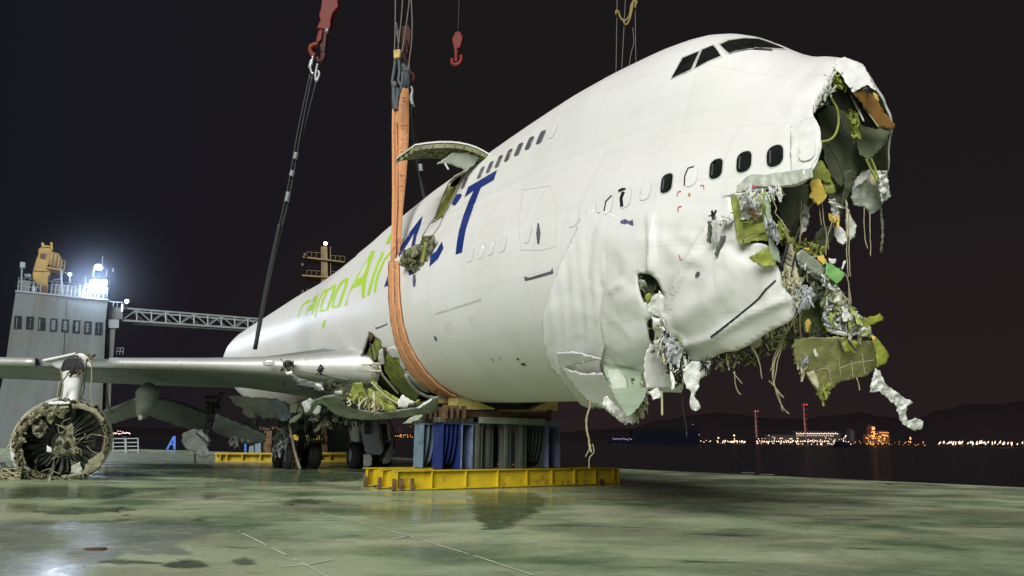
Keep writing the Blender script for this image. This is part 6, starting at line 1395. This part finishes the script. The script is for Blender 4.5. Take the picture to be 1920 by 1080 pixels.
# ---------------------------------------------------------------- ship superstructure on the left
CT = lambda pts: crop(0, 400, 4, pts)
TYY = 74.0
tw = empty('ship_wheelhouse', (P_(100, 700, TYY + 6).x, TYY, 0)); tag(tw, 'tall grey ship wheelhouse block with a row of eight windows behind the wing', 'wheelhouse')
vext('wall', [(29.5, 546), (203, 562.5), (199, 600), (189, 845), (-30, 845), (3, 720), (11.5, 674), (15.5, 640)], TYY, 11, 'tower', tw, .05)
vext('roof_edge', [(28.5, 544), (204, 560.5), (204, 563.5), (28.5, 547)], TYY - .12, 11.2, 'twhite', tw)
vext('wall_seam', CT([(500, 655), (503, 655), (478, 1060), (474, 1060)]), TYY - .03, .02, 'tglass', tw)
vext('wall_seam', CT([(523, 650), (525, 650), (520, 790), (518, 790)]), TYY - .03, .02, 'tblind', tw)
for i, (u, v) in enumerate([(133, 818), (222, 822), (312, 830), (401, 838), (488, 843), (572, 850), (658, 858), (740, 865)]):
    q = [(u - 24, v - 49), (u + 28, v - 47), (u + 22, v + 49), (u - 30, v + 46)]
    wf = vext('window', CT([(u + (x - u) * 1.1, v + (y - v) * 1.06) for x, y in q]), TYY - .06, .08, 'tower', tw)
    vext('pane', CT(q), TYY - .09, .02, 'tglass', wf)
    s = [(-8, -40, 6), (6, -36, 4), (-14, -30, 9), (0, 0, 30), (2, -5, 24), (6, -34, 22), (-2, 0, 16), (0, -40, 5)][i]
    vext('blind', CT([(u + s[0] - s[2] / 2 + 2, v - 38), (u + s[0] + s[2] / 2 + 2, v - 36), (u + s[0] + s[2] / 2 - 3, v + 38), (u + s[0] - s[2] / 2 - 3, v + 36)]), TYY - .12, .02, 'tblind', wf)
    if i in (3, 4, 6):
        for dy in (-22, 0, 22): vext('blind', CT([(u - 20, v + dy - 3), (u + 22, v + dy - 1), (u + 22, v + dy + 3), (u - 20, v + dy + 1)]), TYY - .14, .015, 'tower', wf)
# dark recess and side leg
vext('stair_recess', CT([(806, 660), (815, 662), (805, 1060), (785, 1200), (748, 1780), (740, 1780), (765, 1060), (790, 850)]), TYY + .3, 1, 'tglass', tw)
vext('side_leg', CT([(800, 850), (866, 858), (850, 1060), (838, 1180), (815, 1780), (760, 1780), (795, 1060)]), TYY + .6, 2.5, 'tower', tw)
vext('leg_bracket', CT([(805, 795), (893, 797), (890, 857), (866, 861), (812, 858)]), TYY + .4, 2.9, 'twhite', tw)
# roof gear
def rail(u0, v0, u1, v1, h, n_, y, parent, m='twhite', mid=True, r=.05):
    mb = MB()
    a, b = P_(u0, v0, y), P_(u1, v1, y)
    for k in range(n_ + 1):
        p = a.lerp(b, k / n_); mb.bar(p, p + UP * h, r)
    mb.bar(a + UP * h, b + UP * h, r)
    if mid: mb.bar(a + UP * h * .5, b + UP * h * .5, r)
    return mb.build('railing', MT[m], parent)
rail(33, 546, 75, 550, 1.1, 6, TYY + .1, tw); rail(95, 552, 200, 561, 1.1, 14, TYY + .1, tw); rail(33, 538, 200, 556, 1.1, 16, TYY + 9, tw)
vext('roof_cabin', CT([(360, 560), (380, 530), (460, 535), (600, 560), (600, 628), (365, 608)]), TYY + 5, 4, 'tower', tw, .05)
vext('roof_cabin', CT([(160, 500), (225, 505), (225, 590), (160, 585)]), TYY + 4, 3, 'tower', tw, .05)
for q, m in ((CT([(182, 450), (232, 452), (230, 478), (184, 476)]), 'twhite'), (CT([(600, 590), (650, 595), (640, 630), (598, 628)]), 'twhite'), (CT([(655, 600), (790, 600), (795, 640), (650, 635)]), 'twhite'), (CT([(690, 420), (716, 424), (716, 480), (690, 478)]), 'tower'), (CT([(240, 540), (265, 545), (262, 590), (238, 588)]), 'trolley')):
    vext('roof_locker', q, TYY + 2, 1.2, m, tw, .05)
for (a, b, r_) in (((166, 400), (160, 580), .12), ((460, 430), (466, 610), .12), ((770, 320), (762, 440), .04), ((705, 400), (700, 620), .08), ((640, 470), (636, 620), .06), ((400, 500), (470, 490), .07), ((800, 420), (800, 470), .05), ((845, 410), (850, 440), .08), ((145, 500), (140, 585), .06), ((600, 550), (600, 640), .05), ((485, 445), (540, 455), .08)):
    MB().bar(P_(*CT([a])[0], TYY + 1.5), P_(*CT([b])[0], TYY + 1.5), r_).build('roof_pole', MT['twhite'], tw)
vext('speaker_box', CT([(150, 362), (190, 365), (188, 410), (148, 408)]), TYY + 1.2, .6, 'twhite', tw, .05)
c_ = P_(*CT([(738, 402)])[0], TYY + 2)
dome = MB().lathe(c_ - UP * .35, UP, [(.0, .30), (.2, .46), (.45, .42), (.62, .26), (.7, .02)], 16).build('radar_dome', MT['skin'], tw, smooth=True)
# floodlight on the roof
fl_ = empty('floodlight', tuple(P_(183, 556, TYY + 1))); tag(fl_, 'blazing blue white floodlight on the wheelhouse roof', 'floodlight')
LP = P_(183, 536, TYY + .2)
MB().bar(P_(183, 560, TYY + 1), LP + Vector((0, .5, -.4)), .12).build('post', MT['twhite'], fl_)
mb = MB(); lens = MB()
for dx in (-.62, 0, .62):
    for dz_ in (-.35, .35):
        mb.box(LP + Vector((dx, .28, dz_)), (.56, .4, .56)); lens.box(LP + Vector((dx, .05, dz_)), (.48, .03, .48))
mb.build('housing', MT['twhite'], fl_); lens.build('lens', MT['lamp'], fl_)
pt = bpy.data.objects.new('floodlight_lamp', bpy.data.lights.new('floodlight_lamp', 'POINT')); COL.objects.link(pt); pt.parent = fl_
pt.location = W(fl_).inverted() @ (LP + Vector((0, -.5, 0))); pt.data.energy = 5500; pt.data.color = (.66, .78, 1.0); pt.data.shadow_soft_size = .5
mist = bpy.data.materials.new('damp air'); mist.use_nodes = True; n_ = mist.node_tree; n_.nodes.remove(n_.nodes['Principled BSDF'])
vs_ = n_.nodes.new('ShaderNodeVolumePrincipled'); vs_.inputs['Color'].default_value = (.68, .80, 1, 1); n_.links.new(vs_.outputs[0], n_.nodes['Material Output'].inputs['Volume'])
tc_ = n_.nodes.new('ShaderNodeTexCoord'); mp_ = n_.nodes.new('ShaderNodeMapping'); mp_.inputs['Scale'].default_value = (1 / 13,) * 3; gr_ = n_.nodes.new('ShaderNodeTexGradient'); gr_.gradient_type = 'SPHERICAL'
pw_ = n_.nodes.new('ShaderNodeMath'); pw_.operation = 'POWER'; pw_.inputs[1].default_value = 4.6; ml_ = n_.nodes.new('ShaderNodeMath'); ml_.operation = 'MULTIPLY'; ml_.inputs[1].default_value = .026
n_.links.new(tc_.outputs['Object'], mp_.inputs[0]); n_.links.new(mp_.outputs[0], gr_.inputs[0]); n_.links.new(gr_.outputs['Fac'], pw_.inputs[0]); n_.links.new(pw_.outputs[0], ml_.inputs[0]); n_.links.new(ml_.outputs[0], vs_.inputs['Density'])
bm = bmesh.new(); bmesh.ops.create_icosphere(bm, subdivisions=4, radius=13); me = bpy.data.meshes.new('lamp_mist'); bm.to_mesh(me); bm.free(); me.materials.append(mist)
mo = bpy.data.objects.new('lamp_mist', me); COL.objects.link(mo); mo.location = LP; tag(mo, 'faint bluish mist glowing round the wheelhouse floodlight', 'mist', kind='stuff')
for (u, v, r_, m, lab) in ((131, 514.5, .16, 'lamp2', 'small white lamp between the yellow crane and the floodlight'), (237.5, 565, .2, 'lamp2', 'small white lamp at the root of the lattice boom')):
    l_ = empty('deck_lamp', tuple(P_(u, v, TYY - .5))); tag(l_, lab, 'lamp')
    bm = bmesh.new(); bmesh.ops.create_icosphere(bm, subdivisions=2, radius=r_); me = bpy.data.meshes.new('bulb'); bm.to_mesh(me); bm.free(); me.materials.append(MT[m])
    o = bpy.data.objects.new('bulb', me); COL.objects.link(o); o.parent = l_
    MB().bar(P_(u, v + 4, TYY - .4), P_(u, v + 14, TYY + .3), .1).build('bracket', MT['twhite'], l_)
# yellow deck crane on the roof
yc = empty('deck_crane', tuple(P_(82, 550, TYY + 5))); tag(yc, 'yellow pedestal crane standing on the wheelhouse roof', 'crane')
vext('pedestal', CT([(245, 430), (385, 435), (362, 475), (355, 600), (300, 600), (288, 540), (262, 510), (245, 480)]), TYY + 4, 2.5, 'ycrane', yc, .08)
vext('pedestal_base', CT([(292, 540), (355, 545), (352, 604), (298, 604)]), TYY + 3.8, 2.8, 'rust', yc, .05)
vext('tower_housing', CT([(245, 432), (270, 350), (290, 300), (285, 270), (310, 250), (378, 256), (397, 275), (385, 320), (350, 400), (375, 436)]), TYY + 3.8, 2.6, 'ycrane', yc, .1)
for q in ([(310, 218), (330, 220), (332, 256), (312, 254)], [(378, 216), (394, 218), (397, 272), (380, 268)], [(332, 238), (378, 244), (378, 254), (332, 250)]): vext('head_bracket', CT(q), TYY + 3.7, .6, 'ycrane', yc)
vext('machinery_box', CT([(385, 285), (440, 300), (465, 340), (470, 380), (440, 410), (370, 385), (350, 395), (372, 330)]), TYY + 3.4, 2.0, 'ycrane', yc, .08)
for k in range(6): vext('ladder_rail', CT([(390 + k * 13, 295 + k * 7), (394 + k * 13, 296 + k * 7), (385 + k * 13, 378 + k * 6), (381 + k * 13, 377 + k * 6)]), TYY + 3.3, .1, 'rust' if k % 2 else 'saddle', yc)
rail(*CT([(352, 405)])[0], *CT([(480, 425)])[0], 1.0, 5, TYY + 3.2, yc, 'ycrane')
vext('platform', CT([(345, 400), (480, 422), (478, 430), (345, 408)]), TYY + 3.1, 2.2, 'ycrane', yc)
vext('hatch', CT([(302, 300), (345, 305), (338, 345), (300, 338)]), TYY + 3.75, .03, 'rust', yc)
# lattice boom
jb = empty('lattice_boom', tuple(P_(228, 600, TYY + 2))); tag(jb, 'long pale lattice boom reaching from the wheelhouse towards the fuselage', 'boom')
A0, A1, B0, B1 = P_(229, 577.5, TYY + 1), P_(229, 600.5, TYY + 1), P_(560, 604, TYY + 9), P_(560, 622.5, TYY + 9)
for off in (0, 2.2):
    o_ = Vector((0, off, 0)); MB().bar(A0 + o_, B0 + o_, .17).build('chord', MT['jib'], jb); MB().bar(A1 + o_, B1 + o_, .2).build('chord', MT['jib'], jb)
N_ = 13
for k in range(N_ + 1):
    t = k / N_; a, b = A0.lerp(B0, t), A1.lerp(B1, t); MB().bar(a, b, .12).build('vertical', MT['jib'], jb)
    if k < N_:
        t2 = (k + 1) / N_; c_, d_ = A0.lerp(B0, t2), A1.lerp(B1, t2)
        MB().bar(a if k % 2 else b, d_ if k % 2 else c_, .11).build('diagonal', MT['jib'], jb)
        o_ = Vector((0, 2.2, 0)); MB().bar((a if k % 2 == 0 else b) + o_, (d_ if k % 2 == 0 else c_) + o_, .16).build('diagonal', MT['tower'], jb)
MB().add([A1 + Vector((0, .2, .05)), B1 + Vector((0, .2, .05)), B1 + Vector((0, 2, .05)), A1 + Vector((0, 2, .05))], [(0, 1, 2, 3)]).build('walkway', MT['tower'], jb, solid=.05)
bt = empty('boom_platform', tuple(P_(215, 598, TYY + 1))); tag(bt, 'railed grey platform carrying the root of the lattice boom', 'platform')
vext('platform_deck', CT([(806, 700), (918, 708), (925, 795), (860, 798), (806, 790)]), TYY + .8, 3, 'tower', bt, .05)
vext('platform_floor', CT([(806, 655), (916, 664), (918, 672), (806, 664)]), TYY + .7, 3, 'twhite', bt)
for u in (812, 850, 878, 915): vext('post', CT([(u, 660), (u + 4, 660), (u + 4, 706), (u, 706)]), TYY + .7, .2, 'twhite', bt)
vext('lit_post', CT([(912, 680), (924, 680), (922, 735), (910, 735)]), TYY + .5, .3, 'skin', bt)
rail(*CT([(850, 1060)])[0], *CT([(922, 1060)])[0], .7, 3, TYY + 1, bt)
# ---------------------------------------------------------------- ochre lattice mast with platforms
my = 105.0; ms = empty('lattice_mast', (P_(610, 600, my).x, my, -2)); tag(ms, 'ochre lattice mast with railed platforms and a glowing top light behind the fuselage', 'mast')
for (a, b) in (((734, 330), (738, 640)), ((748, 330), (752, 640)), ((770, 330), (776, 640)), ((760, 310), (762, 700)), ((798, 330), (802, 600))):
    MB().bar(P_(*C5([a])[0], my), P_(*C5([b])[0], my), .22 if a[0] < 790 else .1).build('leg', MT['mast'], ms)
for k in range(8):
    v0 = 340 + k * 36; MB().bar(P_(*C5([(738, v0)])[0], my), P_(*C5([(774, v0 + 36)])[0], my), .12).build('brace', MT['mast'], ms); MB().bar(P_(*C5([(774, v0)])[0], my + .5), P_(*C5([(738, v0 + 36)])[0], my + .5), .12).build('brace', MT['mast'], ms)
for (u0, v0, u1, v1) in ((592, 400, 905, 440), (585, 538, 870, 560), (578, 680, 700, 690)):
    vext('platform', C5([(u0, v0), (u1, v1), (u1, v1 + 9), (u0, v0 + 12)]), my - .5, 3, 'mast', ms)
    for k in range(2):
        q = [(620, v0 - 30), (728, v0 - 28)] if k == 0 else [(800, v1 - 52), (905, v1 - 42)]
        rail(*C5([(q[0][0], v0 + 4 if k == 0 else v1 - 8)])[0], *C5([(q[1][0], v0 + 12 if k == 0 else v1 - 2)])[0], .72, 3, my - .6, ms, 'mast', False, .05)
bm = bmesh.new(); bmesh.ops.create_icosphere(bm, subdivisions=2, radius=.27); me = bpy.data.meshes.new('beacon'); bm.to_mesh(me); bm.free(); me.materials.append(MT['pinkl'])
o = bpy.data.objects.new('beacon', me); COL.objects.link(o); o.parent = ms; o.location = W(ms).inverted() @ P_(*C5([(761, 306)])[0], my)
for (u, v) in ((605, 385), (588, 462), (592, 664)): vext('lamp_box', C5([(u - 8, v - 8), (u + 8, v - 8), (u + 8, v + 12), (u - 8, v + 12)]), my - 1, .5, 'black', ms)
# ---------------------------------------------------------------- far shore
CF = lambda pts: crop(1100, 720, 2.3415, pts)
D = 3400.0
def dots(name, items, m, parent=None, d=D):
    mb = MB()
    for (u, v, r_, *h) in items:
        c_ = at(u, v, d); hh = (h[0] if h else 1) * r_; dx = (h[1] if len(h) > 1 else 0) * r_
        P = [c_ + Vector((r_, 0, 0)), c_ + Vector((0, r_, 0)), c_ + Vector((-r_, 0, 0)), c_ + Vector((0, -r_, 0)), c_ + Vector((dx, 0, hh)), c_ + Vector((-dx, 0, -hh))]
        mb.add(P, [(0, 1, 4), (1, 2, 4), (2, 3, 4), (3, 0, 4), (1, 0, 5), (2, 1, 5), (3, 2, 5), (0, 3, 5)])
    return mb.build(name, MT[m], parent)
def hz(u): return 825 + .0137 * (u - 960)
ll = []
rnd = random.Random(3)
land = [(u, hz(u) - 1.0 - 2 * abs(noise.noise(Vector((u * .05, 0, 0))))) for u in range(640, 1990, 15)]
vs = [at(u, v, D + 60) for u, v in land] + [at(u, hz(u) + 3, D + 60) for u, v in land]; n_ = len(land)
vs += [p + Vector((0, 900, 0)) for p in vs[:n_]]
tag(mesh_obj('far_shore', vs, [(i, i + 1, n_ + i + 1, n_ + i) for i in range(n_ - 1)] + [(i + 1, i, 2 * n_ + i, 2 * n_ + i + 1) for i in range(n_ - 1)], MT['shore']), kind='structure')
S = 1.0
warm = [(u, hz(u) - rnd.uniform(1, 4), rnd.uniform(1.4, 2.6)) for u in [rnd.uniform(1312, 1345) for _ in range(6)]]
warm += [(rnd.uniform(1343, 1398), rnd.uniform(826, 830), rnd.uniform(2, 3.2)) for _ in range(34)] + [(1347, 821, 4), (1376.5, 816.5, 4.6), (1377, 823, 3)]
warm += [(rnd.uniform(1418, 1600), 0, rnd.uniform(1.5, 3)) for _ in range(110)]
warm = [(u, v if v else hz(u) - abs(rnd.gauss(0, 7)) + 1, r_) for u, v, r_ in warm]
warm += [(1494 + k * 3.3, 812.5 + (k % 2), 3.0) for k in range(24)] + [(1494 + k * 4, 817, 2.0) for k in range(18)]
warm += [(1420 + k * 4.5, 827.5 + rnd.uniform(-1, 1), 2.8) for k in range(30)]
o = dots('shore_lights', warm, 'whitel'); tag(o, 'pinkish white lights strung along the far shore right of the nose', 'lights', kind='stuff')
orr = [(rnd.uniform(1624, 1667), 0, rnd.uniform(1.8, 3.2)) for _ in range(60)]
orr = [(u, rnd.uniform(812 + abs(u - 1645) * .2, 833), r_) for u, v, r_ in orr] + [(1637 + rnd.uniform(-3, 3), rnd.uniform(800, 826), 3) for _ in range(26)] + [(1650 + k * 3, 811, 2.6) for k in range(6)]
orr += [(rnd.uniform(1600, 1760), 0, rnd.uniform(1.3, 2.2)) for _ in range(26)]
orr = [(u, v if v else hz(u) - abs(rnd.gauss(0, 3)), r_) for u, v, r_ in orr] + [(1707, 822, 4.4, 2.0), (1707, 829, 4, 1), (1731, 829, 2.5), (1704, 828, 3)]
orr += [(rnd.uniform(738, 815), rnd.uniform(815, 821), rnd.uniform(1.6, 2.8)) for _ in range(34)] + [(785, 804, 2.2), (770, 800, 1.4), (750, 806, 1.2)]
orr += [(1310 + rnd.uniform(0, 600), hz(1600) + rnd.uniform(-4, 1), 1.2) for _ in range(30)]
o = dots('shore_lights', orr, 'oranl'); tag(o, 'orange lights clustered round the far refinery and under the belly', 'lights', kind='stuff')
row = [(u, hz(u) - 6 + rnd.uniform(-3, 2) + (u - 1760) * .0, rnd.uniform(1.8, 3.0), rnd.uniform(1.5, 3.6), 1.1) for u in [rnd.uniform(1758, 1990) for _ in range(85)]]
o = dots('shore_lights', row, 'whitel'); tag(o, 'dense row of slanting white lights at the far right shore', 'lights', kind='stuff')
for (u, v0, v1, lab) in ((1418.5, 771, 818, 'left hand far chimney picked out with red lights'), (1510.5, 758.5, 820, 'taller right hand far chimney picked out with red lights')):
    ch = empty('chimney', tuple(at(u, v1, D))); tag(ch, lab, 'chimney', 'tall chimneys on the far shore')
    MB().lathe(at(u, v1, D), UP, [(-8, 5), ((v1 - v0) / F * D, 3.4), ((v1 - v0) / F * D, .5)], 12).build('shaft', mat('dim lit concrete', (.10, .04, .04), emit=((.02, .006, .007), .35)) if u < 1500 else bpy.data.materials['dim lit concrete'], ch, smooth=True)  # shaft emits faintly, standing for lamplight on the concrete
    L_ = [(u - 2.2, v0, 3.6), (u + 2.2, v0, 3.6)] + [(u + dx, v, 1.25) for v in range(int(v0) + 10, int(v1), 9) for dx in (-2.2, 2.2)]
    for q in L_: dots('warning_light', [q], 'redl', ch, D - 12)
rf = empty('refinery', tuple(at(1645, 832, D))); tag(rf, 'stepped refinery block glowing orange at the far shore', 'refinery')
def fbox(name, u0, v0, u1, v1, m, parent, d=D + 20, L_=40): return extr(name, [(u0, v0), (u1, v0), (u1, v1), (u0, v1)], at(u0, v0, d), -fw, L_, m, parent, fw)
dimb = mat('lit industrial wall', (.05, .02, .01), emit=((.06, .02, .008), .8)); dimg = mat('faint glow shore block', (.015, .012, .012), emit=((.014, .009, .009), .8))  # walls emit faintly, standing for lamplight falling on them
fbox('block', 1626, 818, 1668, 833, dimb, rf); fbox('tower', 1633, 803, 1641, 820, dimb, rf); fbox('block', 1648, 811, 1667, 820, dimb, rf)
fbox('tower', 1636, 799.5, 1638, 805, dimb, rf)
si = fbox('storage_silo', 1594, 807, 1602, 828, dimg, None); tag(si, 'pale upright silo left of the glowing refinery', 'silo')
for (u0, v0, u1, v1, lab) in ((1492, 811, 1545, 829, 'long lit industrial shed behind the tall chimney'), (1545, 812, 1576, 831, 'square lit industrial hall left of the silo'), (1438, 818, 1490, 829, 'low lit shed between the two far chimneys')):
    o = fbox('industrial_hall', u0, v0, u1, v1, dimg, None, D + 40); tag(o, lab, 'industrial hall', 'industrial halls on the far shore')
# ships
def ship(poly, lights, m, d, lab, rmul=1.0):
    sh = empty('ship', tuple(at(poly[0][0], poly[0][1], d))); tag(sh, lab, 'ship')
    extr('hull', poly, at(poly[0][0], poly[0][1], d), Vector((0, -1, 0)), 16, MT['shipd'], sh, Vector((0, 1, 0)))
    o = dots('deck_lights', [(u, v, r_ * rmul) for u, v, r_ in lights], m, sh, d - 3); return sh
ship([(1140, 836), (1146, 826), (1184, 826), (1185, 806), (1296, 804), (1310, 806), (1312, 828), (1308, 838)], [(1150 + k * 3.4, 822.5 + (k % 3) * 1.2 - (2 if k in (2, 5) else 0), .62) for k in range(11)] + [(1299, 795.5, .5), (1311, 815, .6), (1287, 813, .5)], 'blul', 1200, 'large dark container ship with violet lights at its stern')
ship([(1555, 846), (1562, 838), (1572, 837), (1576, 828), (1590, 828), (1592, 836), (1616, 838), (1612, 845)], [(1585, 818.5, .7), (1585, 821, .4), (1588, 829, .35)], 'blul', 900, 'small dark boat with one violet mast light in front of the shore')
ship([(206, 826), (210, 817), (245, 817), (247, 826)], [(209 + k * 1.5, 812 + rnd.uniform(-1.5, 2.5) - (4 if k in (8, 11, 14) else 0), .6) for k in range(24)], 'pinkl', 1500, 'distant ship with a cluster of pink white lights beyond the rack', .8)
